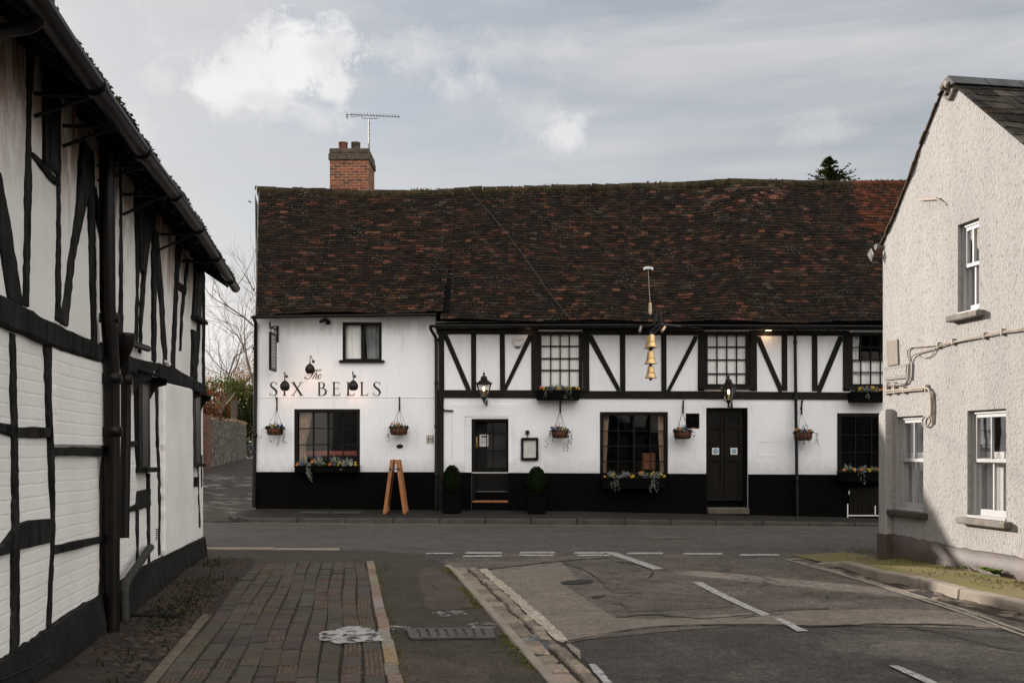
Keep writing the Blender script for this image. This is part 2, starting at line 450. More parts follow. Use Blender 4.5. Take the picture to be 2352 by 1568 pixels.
def m_stone():
    t = NT('flint and rubble stone')
    vc = t.vor(7.5, 'F1', (1, 1, 1.3), 'Color'); ve = t.vor(7.5, 'DISTANCE_TO_EDGE', (1, 1, 1.3))
    bw = t.n('ShaderNodeRGBToBW'); t.l(vc, bw.inputs[0])
    c = t.ramp(bw.outputs[0], [(.15, (.05, .042, .033)), (.5, (.15, .13, .105)), (.85, (.30, .27, .23))])
    c = t.mix(t.ramp(ve, [(.02, 1.), (.07, 0.)]), c, (.09, .075, .055))
    c = t.mix(t.ramp(t.noise(2, 5), [(.5, 0.), (.7, .5)]), c, (.03, .032, .016))
    return t.done(c, .9, t.ramp(ve, [(.0, 0.), (.12, 1.)]), .8, .04)
def m_asphalt(name, c1, c2, grit=.5, scale=1.2, patch=(.03, .03, .03), pf=.4, stretch=(1, 1, 1), crack=.0, k=1.0):
    t = NT(name); c1, c2, patch = [(x * 1.06 * k, y * .985 * k, z * .88 * k) for x, y, z in (c1, c2, patch)]
    c = t.mix(t.ramp(t.noise(scale, 7, .68, stretch), [(.32, 0.), (.7, 1.)]), c1, c2)
    c = t.mix(t.ramp(t.noise(3.5 * scale, 7, .75, stretch), [(.56, 0.), (.68, pf)]), c, patch)
    gr = t.noise(150, 3, .8)
    c = t.mix(grit, c, t.ramp(gr, [(.36, .25), (.64, 1.75)]), 'MULTIPLY')
    c = t.mix(grit * .9, c, t.ramp(t.noise(34, 3, .8), [(.40, .35), (.60, 1.65)]), 'MULTIPLY')
    c = t.mix(grit * .7, c, t.ramp(t.noise(7, 5, .8), [(.36, .45), (.64, 1.5)]), 'MULTIPLY')
    c = t.mix(grit * .8, c, t.ramp(t.noise(1.9, 8, .78), [(.36, .55), (.60, 1.3)]), 'MULTIPLY')
    hgt = t.mth('ADD', gr, t.mth('MULTIPLY', t.noise(3, 4), .6))
    if crack:
        wv = t.n('ShaderNodeVectorMath', operation='ADD'); nz = t.n('ShaderNodeTexNoise'); nz.inputs['Scale'].default_value = 1.7; nz.inputs['Detail'].default_value = 6
        t.l(t.co(), nz.inputs['Vector']); t.l(t.co((.55, .55, .55)), wv.inputs[0])
        sm = t.n('ShaderNodeVectorMath', operation='SCALE'); t.l(nz.outputs['Color'], sm.inputs[0]); sm.inputs['Scale'].default_value = .8
        t.l(sm.outputs[0], wv.inputs[1])
        ve = t.vor(1.0, 'DISTANCE_TO_EDGE', vec=wv.outputs[0])
        ck = t.mth('MULTIPLY', t.ramp(ve, [(.007, 1.), (.019, 0.)]), t.ramp(t.noise(.9, 3), [(.46, 0.), (.56, crack)]))
        c = t.mix(ck, c, (.012, .011, .010))
        hgt = t.mth('SUBTRACT', hgt, t.mth('MULTIPLY', ck, 1.5))
    return t.done(c, .82, hgt, .55, .008, spec=.35)
def m_tint(name, rough=.85, bs=30, bstr=.5, bd=.006, dirt=.5, dcol=(.02, .017, .013), dscale=3.0):
    t = NT(name); c = t.mix(1.0, t.attr(), (1.06, .96, .82), 'MULTIPLY')
    c = t.mix(1.0, c, t.ramp(t.noise(28, 6, .7), [(.3, .5), (.7, 1.4)]), 'MULTIPLY')
    c = t.mix(t.ramp(t.noise(dscale, 7, .72), [(.5, 0.), (.68, dirt)]), c, dcol)
    return t.done(c, rough, t.noise(bs, 5, .7), bstr, bd)
def m_paint(name, c, wear=.45, under=(.06, .057, .053)):
    t = NT(name)
    w = t.ramp(t.noise(16, 7, .8), [(.5 - wear * .12, 0.), (.68 - wear * .06, wear * 1.6 if wear < .6 else 1.)])
    cc = t.mix(w, c, under)
    return t.done(cc, .75, t.noise(120, 3, .8), .4, .006)
def m_film(name, c, scale, lo, hi):
    t = NT(name); b = t.n('ShaderNodeBsdfPrincipled'); b.inputs['Base Color'].default_value = (*c, 1); b.inputs['Roughness'].default_value = .3
    tr = t.n('ShaderNodeBsdfTransparent'); mx = t.n('ShaderNodeMixShader'); t.l(t.ramp(t.noise(scale, 7, .7), [(lo, 0.), (hi, .95)]), mx.inputs[0]); t.l(tr.outputs[0], mx.inputs[1]); t.l(b.outputs[0], mx.inputs[2])
    bp = t.n('ShaderNodeBump'); bp.inputs['Strength'].default_value = .4; t.l(t.noise(18, 4), bp.inputs['Height']); t.l(bp.outputs[0], b.inputs['Normal'])
    o = t.n('ShaderNodeOutputMaterial'); t.l(mx.outputs[0], o.inputs[0]); return t.m
def m_glass(name='old window glass', tint=(.96, .97, .97), gain=.9, wob=.05):
    t = NT(name)
    fr = t.n('ShaderNodeFresnel'); fr.inputs['IOR'].default_value = 1.5
    bp = t.n('ShaderNodeBump'); bp.inputs['Strength'].default_value = wob; bp.inputs['Distance'].default_value = .02
    t.l(t.noise(3.0, 2, .4), bp.inputs['Height'])
    gl = t.n('ShaderNodeBsdfGlossy'); gl.inputs['Roughness'].default_value = .015; t.l(bp.outputs[0], gl.inputs['Normal'])
    gl.inputs['Color'].default_value = (.95, .97, 1, 1)
    tr = t.n('ShaderNodeBsdfTransparent'); tr.inputs['Color'].default_value = (*tint, 1)
    mx = t.n('ShaderNodeMixShader'); t.l(t.mth('MULTIPLY', fr.outputs[0], gain, True), mx.inputs[0])
    t.l(tr.outputs[0], mx.inputs[1]); t.l(gl.outputs[0], mx.inputs[2])
    o = t.n('ShaderNodeOutputMaterial'); t.l(mx.outputs[0], o.inputs[0]); return t.m
def m_leaf(name, c1, c2, rough=.8):
    t = NT(name)
    c = t.mix(t.ramp(t.noise(9, 3, .6), [(.35, 0.), (.65, 1.)]), c1, c2)
    g = t.n('ShaderNodeNewGeometry'); c = t.mix(t.ramp(g.outputs['Random Per Island'], [(0., 0.), (1., .6)]), c, tuple(min(1, x * 1.9) for x in c1))
    d = t.n('ShaderNodeBsdfDiffuse'); t.l(c, d.inputs[0]); tr = t.n('ShaderNodeBsdfTranslucent'); t.l(t.mix(1.0, c, (1.5, 1.35, .8), 'MULTIPLY'), tr.inputs[0])
    mx = t.n('ShaderNodeMixShader'); mx.inputs[0].default_value = .45; t.l(d.outputs[0], mx.inputs[1]); t.l(tr.outputs[0], mx.inputs[2])
    o = t.n('ShaderNodeOutputMaterial'); t.l(mx.outputs[0], o.inputs[0]); return t.m
def m_emit(name, c, s): return NT(name).done((.02, .02, .02), .5, emit=c, estr=s * .65)
def m_fabric(name, c1, c2, sc_=14, sz=(6, 1, .25)):
    t = NT(name); c = t.mix(t.ramp(t.noise(sc_, 3, .6, sz), [(.35, 0.), (.65, 1.)]), c1, c2)
    return t.done(c, .95, spec=.1)

M = dict(
    wall=m_render_wall(), cwall=m_cottage_wall(), rough=m_roughcast(), tiles=m_tiles(),
    ctiles=m_tiles('mossy cottage roof tiles', .95, .5), slate=m_tiles('weathered slates', .25, .35),
    black=plain('black plinth paint', (.0014, .0014, .0014), (.0024, .0022, .0021), 3, .7, 14, .3, .01, spec=.05),
    timber=plain('dark painted timber', (.016, .0150, .0125), (.011, .010, .0085), 5, .7, 18, .35, .006, (1, 1, .3), spec=.1),
    frame=plain('black gloss joinery', (.0055, .0053, .0048), (.009, .0085, .0075), 5, .5, 25, .15, .004, spec=.12),
    oak=plain('weathered black oak', (.0045, .0046, .0044), (.028, .028, .0265), 9, .85, 16, .9, .02, (1, 1, .35), spec=.1),
    doorb=plain('brown black door paint', (.010, .0085, .006), (.007, .006, .0045), 3, .6, 20, .2, .004, spec=.1),
    iron=plain('black iron', (.0045, .0045, .0045), (.009, .008, .007), 12, .5, 30, .3, .004, spec=.3),
    castiron=plain('worn cast iron pipe', (.0025, .0023, .002), (.008, .005, .0033), 9, .4, 22, .35, .006, spec=.2),
    glass=m_glass(), gdark=plain('dark leaded glass', (.006, .006, .006), (.012, .012, .012), 8, .12),
    chim=m_brick('orange red chimney brick', (.27, .070, .022), (.12, .036, .016), (.30, .245, .19), .215, .069, None, .7),
    chimtop=plain('soot and lichen brick', (.035, .026, .018), (.11, .085, .06), 14, .9, 30, .6, .01),
    pot=plain('terracotta', (.17, .060, .035), (.07, .035, .025), 8, .85, 20, .3, .005),
    metal=plain('dull aluminium', (.22, .22, .21), (.12, .11, .10), 15, .5, metal=.6),
    brass=plain('aged brass', (.62, .42, .17), (.40, .25, .09), 7, .32, 18, .1, .004, metal=.85),
    bell=plain('gilded bell metal', (.70, .50, .25), (.52, .33, .13), 8, .38, 14, .1, .004, (1, 1, 3), metal=.55),
    letter=plain('black sign paint', (.012, .011, .011), (.018, .016, .015), 6, .6),
    white=plain('white gloss paint', (.74, .74, .74), (.66, .66, .66), 4, .45, 20, .1, .004),
    plastic=plain('white plastic', (.62, .61, .58), (.56, .55, .52), 3, .4),
    paper=plain('paper', (.60, .58, .56), (.52, .51, .49), 5, .8),
    blue=plain('blue sticker print', (.10, .27, .42), (.06, .17, .25), 30, .5),
    curtain=m_fabric('cream curtain', (.62, .46, .33), (.36, .24, .16)),
    net=m_fabric('white net curtain', (.60, .59, .58), (.47, .46, .45), 9, (5, 5, .2)),
    blind=plain('off white blind', (.93, .91, .88), (.86, .84, .81), 2.0, .9),
    red=plain('red bench cloth', (.34, .10, .075), (.22, .055, .04), 20, .9),
    room=plain('brown interior plaster', (.05, .033, .022), (.03, .02, .014), 2, .95),
    wood=plain('orange pine', (.36, .155, .062), (.23, .085, .03), 6, .55, 20, .2, .004, (6, 6, .6)),
    wick=plain('brown coir basket', (.13, .050, .020), (.05, .018, .009), 16, .9, 30, .9, .012),
    stonestep=plain('worn step stone', (.115, .10, .075), (.06, .052, .04), 6, .85, 20, .5, .008),
    kerb=plain('granite kerb', (.062, .054, .044), (.034, .029, .024), 5, .85, 40, .5, .006),
    ckerb=plain('pale concrete kerb', (.27, .225, .18), (.19, .158, .125), 4, .9, 40, .5, .006),
    brownpl=plain('brown plinth paint', (.098, .070, .059), (.055, .038, .031), 2.2, .6, 10, .45, .015),
    sill=plain('grey stone sill', (.20, .175, .15), (.10, .085, .07), 8, .85, 25, .5, .008),
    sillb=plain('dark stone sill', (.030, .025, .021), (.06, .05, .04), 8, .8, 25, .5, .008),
    cream=plain('cream painted metal', (.36, .31, .26), (.27, .22, .17), 9, .6, 20, .2, .004),
    signp=plain('faded sign paint', (.20, .18, .165), (.165, .15, .135), 7, .7, 25, .25, .004),
    plaq=plain('weathered stone plaque', (.26, .225, .185), (.20, .17, .14), 4, .85, 20, .3, .004, (4, 4, .4)),
    signl=plain('chalky white letters', (.58, .55, .51), (.52, .49, .45), 7, .7),
    cable=plain('painted cable', (.32, .27, .22), (.21, .17, .13), 12, .6),
    swhite=plain('house window paint', (.40, .39, .38), (.35, .34, .33), 4, .5), plaster=plain('smooth limewash', (.80, .785, .755), (.70, .68, .65), 1.6, .85, 3, .4, .02), dimblind=plain('dim grey curtain', (.30, .31, .31), (.16, .17, .18), 3, .9), stonew=m_stone(), pier=m_brick('brown pier brick', (.17, .075, .045), (.10, .045, .03), (.14, .11, .085), .22, .075, None, .4),
    road=m_asphalt('main road asphalt', (.080, .076, .073), (.110, .104, .100), .75, .5, (.045, .041, .038), .6, (.25, 1.6, 1), .0, k=.66),
    sroad=m_asphalt('worn side road asphalt', (.135, .121, .108), (.070, .063, .057), .75, .9, (.042, .038, .035), .65, crack=.9, k=.80),
    sroad2=m_asphalt('dark side road asphalt', (.078, .071, .066), (.043, .040, .037), .85, 1.1, (.030, .028, .026), .6, crack=.6, k=.70),
    patch=m_asphalt('smooth trench asphalt', (.185, .166, .150), (.155, .138, .124), .45, 1.2, (.095, .083, .073), .35, crack=.3, k=.84),
    patchd=m_asphalt('dark repair asphalt', (.085, .075, .066), (.060, .053, .047), .8, 2.2, (.03, .027, .024), .6),
    foot=m_asphalt('red brown footway asphalt', (.062, .053, .038), (.042, .037, .025), .75, 1.3, (.026, .024, .014), .7, k=.68),
    footr=m_asphalt('reddish footway patch', (.092, .068, .056), (.070, .053, .044), .7, 1.5, (.042, .036, .028), .6, k=.70),
    pave=m_asphalt('pub pavement asphalt', (.022, .020, .018), (.013, .012, .011), .7, 1.0, (.008, .008, .007), .5, k=.8),
    lane=m_asphalt('lane asphalt', (.046, .036, .028), (.028, .022, .018), .6, .35, (.05, .043, .034), .5, k=.8),
    earth=plain('bare earth', (.032, .022, .015), (.014, .010, .007), 3, .95, 14, .9, .03),
    mossg=plain('mossy soil', (.135, .122, .026), (.15, .11, .055), 2.6, .95, 30, .9, .015),
    moss=plain('yellow green moss', (.10, .10, .014), (.06, .055, .014), 9, .95, 40, .9, .01),
    paver=m_tint('stable paver brick', .85, 34, .55, .006, .55), sett=m_tint('granite sett', .8, 20, .7, .012, .28, (.025, .020, .015)),
    edging=m_tint('pale edging stone', .85, 30, .5, .006, .35),
    line=m_paint('worn white road paint', (.44, .42, .395), .7, (.075, .07, .065)), linec=m_paint('cream worn road paint', (.44, .385, .30), .62, (.10, .09, .08)),
    liney=m_paint('faded yellow road paint', (.27, .235, .18), .8, (.10, .088, .078)),
    ice=m_film('thin pale ice', (.36, .36, .36), 9, .40, .52), damp=m_film('pale damp film', (.22, .21, .20), 12, .46, .62), water=plain('standing water', (.05, .055, .06), (.13, .14, .15), 6, .06),
    grate=plain('worn steel grate', (.10, .09, .08), (.06, .053, .047), 14, .5, 40, .5, .004, metal=.4),
    leafd=m_leaf('dark ivy leaf', (.012, .019, .007), (.022, .026, .010)), leafb=m_leaf('box leaf', (.008, .014, .005), (.018, .026, .008)),
    leafg=m_leaf('mid green leaf', (.030, .046, .011), (.050, .052, .015)), leafr=m_leaf('russet leaf', (.085, .026, .014), (.05, .02, .012)),
    leafo=m_leaf('autumn leaf', (.17, .092, .030), (.10, .060, .022)), leafs=m_leaf('silver leaf', (.25, .27, .255), (.18, .20, .185), .8),
    grass=m_leaf('short grass', (.016, .025, .006), (.03, .032, .011)), fern=m_leaf('fern green', (.07, .12, .025), (.10, .14, .03)),
    conif=m_leaf('cypress spray', (.016, .021, .010), (.03, .032, .013)),
    twig=plain('bare twig', (.16, .115, .085), (.09, .065, .05), 6, .9), bark=plain('bark', (.085, .066, .052), (.05, .04, .032), 8, .95, 16, .9, .02),
    py=plain('yellow petal', (.36, .24, .02), (.26, .16, .012), 60, .7), po=plain('orange petal', (.40, .13, .018), (.28, .08, .015), 60, .7),
    pb=plain('blue petal', (.03, .042, .11), (.045, .06, .15), 60, .7), pw=plain('white petal', (.62, .62, .60), (.5, .5, .5), 60, .7), pr=plain('red petal', (.35, .05, .03), (.25, .03, .02), 60, .7),
    carp=NT('blue grey car paint').done((.035, .05, .06), .25, spec=.6), tyre=plain('tyre rubber', (.012, .012, .012), None, 5, .8), rim=plain('alloy rim', (.42, .42, .42), None, 5, .35, metal=.8),
    hglass=m_glass('house window glass', (.97, .97, .97), .25, .03), flame=m_emit('lamp flame', (1.0, .62, .30), 9.0), bulb=m_emit('warm bulb', (1.0, .72, .45), 7.0), cpane=plain('dim leaded pane', (.006, .006, .006), (.012, .012, .012), 8, .4, spec=.25), rope=plain('frayed pale wrapping', (.50, .40, .27), (.36, .27, .17), 14, .9, 30, .6, .006),
    fadew=plain('grey sign face', (.36, .36, .36), (.24, .24, .24), 12, .8), zinc=plain('pale zinc bracket', (.55, .58, .60), (.45, .48, .5), 5, .5), bird=plain('dark feathers', (.02, .018, .016), None, 6, .8),
)

# =================================================================== THE GROUND
def sheet(poly, name, mat, dz, jit=0.0, seg=.35):             # a flat piece of ground lying dz above the road plane
    rg = random.Random(len(poly) + int(dz * 1000)); pts = []
    n = len(poly)
    for i in range(n):
        a = Vector(poly[i]); b = Vector(poly[(i + 1) % n]); L = (b - a).length
        k = max(1, int(L / seg)) if jit else 1
        for j in range(k):
            p = a.lerp(b, j / k)
            if jit and L < 60: p = p + Vector((rg.gauss(0, jit), rg.gauss(0, jit), 0))
            p.z = gz(p.x) + dz; pts.append(p)
    mb = MB(); mb.add(pts, [tuple(range(len(pts)))])
    return structure(mb, name, mat)
def PG(pts, dz=0.0): return [G(x, y, dz) for x, y in pts]

mb = MB(); mb.quad((-900, -300, gz(-900) - .03), (900, -300, gz(900) - .03), (900, 1500, gz(900) - .03), (-900, 1500, gz(-900) - .03))
structure(mb, 'ground', M['earth'])
YN, YK = 14.25, 19.7
def XY(x, y): return Vector((x, y, 0))
sheet([XY(-90, YN), XY(90, YN), XY(90, YK), XY(-90, YK)], 'main_road', M['road'], 0.0)
# side street surface: the older dark part near us and the worn lighter part at the junction
sr = [Rg(1.1, -14), Rg(7.4, -14), Rg(7.4, 11.5), XY(7.0, YN + .02), XY(-1.6, YN + .02), Rg(1.1, 12.4)]
sheet(sr, 'side_road', M['sroad2'], .004)
sheet([Rg(1.2, 7.45), Rg(3.2, 8.05), Rg(5.0, 7.75), Rg(6.6, 7.2), Rg(6.9, 12), XY(6.2, YN), XY(-.3, YN), XY(-.9, 13.3), Rg(1.2, 12)], 'side_road_surface', M['sroad'], .008, .02)
sheet(PG([(1108, 1312), (1290, 1291), (1330, 1335), (1285, 1340), (1300, 1348), (1415, 1421), (1500, 1424), (1600, 1417), (1720, 1409), (1850, 1404), (1990, 1401), (2110, 1401), (2215, 1408),
          (2300, 1445), (2140, 1436), (1985, 1437), (1880, 1440), (1770, 1438), (1640, 1438), (1540, 1441), (1440, 1451), (1306, 1478)]), 'trench_patch', M['patch'], .012, .006)
sheet(PG([(1385, 1345), (1450, 1347), (1475, 1362), (1412, 1364)]), 'repair_patch', M['patchd'], .013, .006)
sheet(PG([(1420, 1374), (1520, 1366), (1660, 1372), (1690, 1395), (1560, 1404), (1450, 1405)]), 'repair_patch', M['patchd'], .0125, .03)
sheet(PG([(1480, 1231), (1575, 1232), (1600, 1236), (1500, 1240)]), 'repair_patch', M['patchd'], .006, .03)
# two small potholes: sunken bits with a dark broken rim
for pl in ([(1283, 1338), (1325, 1333), (1362, 1334), (1357, 1341), (1318, 1344), (1288, 1344)], [(1355, 1372), (1392, 1369), (1392, 1373), (1365, 1376)]):
    sheet(PG(pl), 'pothole', plain('broken asphalt', (.012, .011, .010), (.03, .026, .022), 18, .95, 30, .9, .02), .0145, .012, .06)

tar = plain('old crack filler', (.010, .009, .008), (.022, .020, .018), 20, .8, 30, .6, .01)
for path, w in (([(1285, 1291), (1310, 1300), (1345, 1312), (1380, 1335), (1392, 1345)], 1.7), ([(1415, 1420), (1500, 1414), (1600, 1422), (1700, 1417), (1800, 1405), (1905, 1400)], 2.0), ([(1730, 1318), (1760, 1330), (1790, 1340)], 1.4),
                ([(1300, 1476), (1440, 1450), (1540, 1440), (1640, 1437), (1770, 1437), (1880, 1440), (1990, 1436), (2140, 1436), (2240, 1440)], 2.2), ([(2080, 1440), (2180, 1460), (2300, 1490), (2360, 1496)], 1.8), ([(1690, 1424), (1745, 1416), (1800, 1412)], 1.5),
                ([(1412, 1290), (1470, 1300), (1500, 1316), (1490, 1330)], 1.3), ([(1110, 1310), (1180, 1302), (1290, 1290), (1400, 1282)], 1.5)):
    q = smooth_path(path, 6); rgk = random.Random(len(path)); lo, hi = [], []
    for i, (x, y) in enumerate(q): j = rgk.gauss(0, 1.0); h = w * rgk.uniform(.15, .62); lo.append((x, y + j * .5 - h)); hi.append((x, y + j * .5 + h))
    sheet(PG(lo + hi[::-1]), 'road_crack', tar, .0152)
# ---- painted markings
def mark(pts, mat, name='road_marking', dz=.016, jit=.004): sheet(PG(pts), name, mat, dz, jit, .12)
def dash(x0, x1, y, h, mat): mark([(x0, y), (x1, y), (x1 + 1, y + h), (x0 - 4, y + h)], mat)
for x0, x1, y in ((1071, 1153, 1269.5), (1196, 1275, 1268.5), (1321, 1388, 1269), (1443, 1523, 1270.3), (1571, 1660, 1271.3), (1701, 1790, 1274), (1830, 1905, 1276.5)):
    dash(x0, x1, y, 4.0, M['line'])
for x0, x1, y in ((1065, 1153, 1277), (1194, 1273, 1275), (1328, 1400, 1275)): dash(x0, x1, y, 3.6, M['line'])
dash(980, 1040, 1271, 3.0, M['line'])
mark([(1384, 1268.5), (1412, 1269.5), (1523, 1308), (1500, 1309.5)], M['line'])
mark([(1590, 1339), (1611, 1339), (1700, 1384), (1768, 1414), (1752, 1418), (1650, 1371)], M['line'])
mark([(1773, 1420), (1790, 1421), (1857, 1452), (1830, 1453)], M['line'])
mark([(2040, 1532), (2062, 1532), (2165, 1576), (2136, 1578)], M['line'])
mark([(1098, 1309), (1116, 1308), (1190, 1368), (1255, 1423), (1308, 1474), (1286, 1480), (1228, 1428), (1150, 1356)], M['linec'], jit=.008)
mark([(1296, 1482), (1308, 1479), (1345, 1515), (1330, 1518)], M['liney'], jit=.012)
mark([(1350, 1529), (1366, 1528), (1412, 1576), (1390, 1578)], M['line'])
# double yellow on the right
for off in (0, 1):
    o = off * 9
    mark([(1802 + o * 2.2, 1287 + off * 3), (1812 + o * 2.2, 1287 + off * 3), (1960, 1326 - o * .5), (2100, 1371 - o * .6), (2225, 1411 - o * .8), (2400, 1478 - o * 1.1),
          (2392, 1480 - o * 1.1), (2215, 1413 - o * .8), (2092, 1373 - o * .6), (1950, 1328 - o * .5)], M['liney'])
mark([(1800, 1286), (1880, 1280), (1990, 1276), (1990, 1278), (1882, 1283), (1815, 1288)], M['liney'])
# double yellow curling round into the lane, and the channel line along the far kerb
for k in (0, 1):
    c = [(596 - k * 16, 1192 - k * 3), (540 - k * 10, 1184 - k * 3), (514 - k * 12, 1177 - k * 3), (522 - k * 12, 1171 - k * 3), (548 - k * 12, 1167 - k * 2)]
    c = smooth_path(c, 5); up = [(x, y - 1.6) for x, y in c]; dn = [(x, y + 1.2) for x, y in c][::-1]
    mark(up + dn, M['line'], jit=.0)
sheet([XY(-90, YK - .13), XY(90, YK - .13), XY(90, YK - .03), XY(-90, YK - .03)], 'channel_line', M['liney'], .004)

# ---- the near footway on the left (kerbed), its stable pavers, edging, soil and kerbstones
DZ = .08
kerb_line = [(775, 1263), (890, 1267.5), (962, 1275), (1004, 1288), (1020, 1298)]
foot = PG(kerb_line, DZ)
outer = [Rg(1.21, a, DZ) for a in (11.5, 9, 6, 3, -14)]
sheet([XY(-60, YN + .28)] + foot + outer + [Rg(-2.2, -14), Rg(-2.2, 13.0), XY(-60, 12.6)], 'footway', M['foot'], DZ)
sheet(PG([(960, 1305), (1022, 1303), (1088, 1395), (1030, 1402), (975, 1398)], DZ), 'footway_patch', M['footr'], DZ + .004, .03)
sheet(PG([(905, 1500), (1000, 1510), (1120, 1545), (1150, 1600), (900, 1600)], DZ), 'footway_patch', M['footr'], DZ + .004, .04)
def kerb_run(path, w, h0, h1, name, mat, stone=.9, tint=None):     # a row of kerbstones following a path (list of ground points, road side = right hand)
    mb = MB(); rg = random.Random(3); acc = 0
    for a, b in zip(path, path[1:]):
        L = (b - a).length; k = max(1, round(L / stone)); d = (b - a) / k
        s = Vector((d.y, -d.x, 0)).normalized() * w
        for i in range(k):
            p = a + d * i + d * .006; e = d * .988
            hh = h1 + rg.gauss(0, .003); p0 = Vector((p.x, p.y, gz(p.x) + h0))
            mb.obox(p0, e, s, Vector((0, 0, hh - h0)), 0, tuple(c * rg.uniform(.8, 1.2) for c in (tint or (1, 1, 1))))
    return structure(mb, name, mat, bevel=.012, colors=bool(tint))
Z0 = lambda pts: [Vector((p.x, p.y, 0)) for p in pts]
kerb_run(Z0([Rg(1.205, a) for a in (-14, 3, 11.5)] + [G(1020, 1298, DZ)]), .085, -.1, DZ + .012, 'footway_kerb', M['ckerb'], .92)
kerb_run(Z0([G(x, y, DZ) for x, y in kerb_line[::-1]]), .07, -.1, DZ + .004, 'dropped_kerb', M['kerb'], .5)
kerb_run(Z0([G(775, 1263, DZ), XY(-60, YN + .28)]), .22, -.1, DZ + .010, 'footway_kerb', M['ckerb'], .92)
# stable pavers: ten columns, staggered, some with a chequered face
mb = MB(); rg = random.Random(11)
q0, q1, ncol = -1.10, .235, 10; cw = (q1 - q0) / ncol
for c in range(ncol):
    a = -4 + rg.uniform(0, .2)
    while a < 12.35 - .2 * max(0, 3 - c) * .5:
        L = rg.choice((.24, .25, .28, .30)); wob = .012 * math.sin(a * 1.7 + c)
        qq = q0 + c * cw + wob; g = .006; hz = DZ + .012 + rg.gauss(0, .0025)
        t = rg.random()
        base = (.062, .054, .046) if t < .6 else (.052, .0455, .039) if t < .87 else (.064, .0515, .043) if t < .93 else (.074, .065, .056)
        base = tuple(x * rg.uniform(.85, 1.15) for x in base)
        cheq = rg.random() < (.55 if c >= 8 and a < 9.6 else .06) and a > 1
        def slab(qa0, qa1, a0, a1, z):
            p = Rg(qa0, a0, DZ - .02); x = NQ * (qa1 - qa0); y = NA * (a1 - a0)
            tz = rg.gauss(0, .003)
            vs = [p, p + x, p + x + y, p + y]; up = [v + UP * (z - DZ + .02) for v in vs]; up[0].z += tz; up[1].z += tz
            ins = .004; mid = (up[0] + up[2]) / 2
            top = [u + (mid - u).normalized() * ins + UP * .003 for u in up]
            o = len(mb.v)
            mb.add(vs + up + top, [(0, 1, 5, 4), (1, 2, 6, 5), (2, 3, 7, 6), (3, 0, 4, 7), (4, 5, 9, 8), (5, 6, 10, 9), (6, 7, 11, 10), (7, 4, 8, 11), (8, 9, 10, 11)], 0, base)
        if cheq:
            base = tuple(x * 1.15 for x in (.078, .062, .052))
            slab(qq + g, qq + cw - g, a + g, a + L - g, hz - .006)
            nq, na = 4, 7
            for i in range(nq):
                for j in range(na):
                    w_ = (cw - 2 * g) / nq; l_ = (L - 2 * g) / na
                    slab(qq + g + i * w_ + .004, qq + g + (i + 1) * w_ - .004, a + g + j * l_ + .004, a + g + (j + 1) * l_ - .004, hz + .002)
        else: slab(qq + g, qq + cw - g, a + g, a + L - g, hz)
        a += L
structure(mb, 'block_paving', M['paver'], colors=True)
sheet([Rg(-1.13, -14), Rg(.25, -14), Rg(.25, 12.45), Rg(-1.13, 12.3)], 'paving_bed', M['earth'], DZ + .004)
# edging stones between pavers and tarmac
mb = MB(); a = -6
while a < 12.4:
    L = rg.choice((.3, .42, .55, .2)); col = rg.choice(((.20, .175, .15), (.24, .215, .185), (.17, .14, .12), (.21, .155, .13)))
    p = Rg(.245 + rg.gauss(0, .003), a + .006, DZ - .03)
    mb.obox(p, NQ * .092, NA * (L - .012), UP * (.03 + .016 + rg.gauss(0, .002)), 0, tuple(x * rg.uniform(.85, 1.15) for x in col)); a += L
structure(mb, 'edging_stones', M['edging'], bevel=.006, colors=True)
mb = MB(); a = 4.2
for row, (qs, a0, a1) in enumerate(((-1.19, 4.0, 8.6),)):
    a = a0
    while a < a1:
        L = rg.uniform(.2, .4); mb.obox(Rg(qs, a, DZ - .03), NQ * .075, NA * (L - .012), UP * .05, 0, (.12, .105, .09)); a += L
structure(mb, 'edging_stones', M['edging'], bevel=.006, colors=True)
# soil strip under the cottage and a row of cobbles nearer to us
mb = MB(); nq, na = 8, 60
def soil(i, j):
    q = -1.86 + .74 * i / nq; a = -4 + 16.9 * j / na
    h = .012 + .05 * max(0, mnoise.noise(Vector((q * 2.2, a * 1.1, 0)))) + .03 * (1 - i / nq)
    if i == nq: h = .005
    return Rg(q, a, DZ + h)
mb.add([soil(i, j) for j in range(na + 1) for i in range(nq + 1)], [(j * (nq + 1) + i, j * (nq + 1) + i + 1, (j + 1) * (nq + 1) + i + 1, (j + 1) * (nq + 1) + i) for j in range(na) for i in range(nq)], smooth=True)
structure(mb, 'soil_strip', M['earth'])
mb = MB()
def cobble(p, r, h, col):
    k = 7; ph = rg.random() * 6; vs = []
    for f, z in ((1, 0), (.92, h * .6), (.55, h)):
        for j in range(k):
            an = ph + 2 * math.pi * j / k; rr = r * f * (1 + .15 * math.sin(3 * an + ph)); vs.append(p + Vector((math.cos(an) * rr, math.sin(an) * rr * .75, z)))
    vs.append(p + UP * h * 1.05)
    fs = [(l * k + j, l * k + (j + 1) % k, (l + 1) * k + (j + 1) % k, (l + 1) * k + j) for l in range(2) for j in range(k)] + [(2 * k + j, 2 * k + (j + 1) % k, 3 * k) for j in range(k)]
    mb.add(vs, fs, 0, col, True)
for a in [x * .105 + 3.6 for x in range(46)]:
    for q in [x * .098 - 1.84 for x in range(7)]:
        if rg.random() < .86:
            b = rg.uniform(.018, .055); cobble(Rg(q + rg.gauss(0, .012), a + rg.gauss(0, .012), DZ + .02), rg.uniform(.035, .055), rg.uniform(.008, .02), (b, b * .82, b * .66))
structure(mb, 'cobbles', M['sett'], colors=True)
mb = MB(); col = None
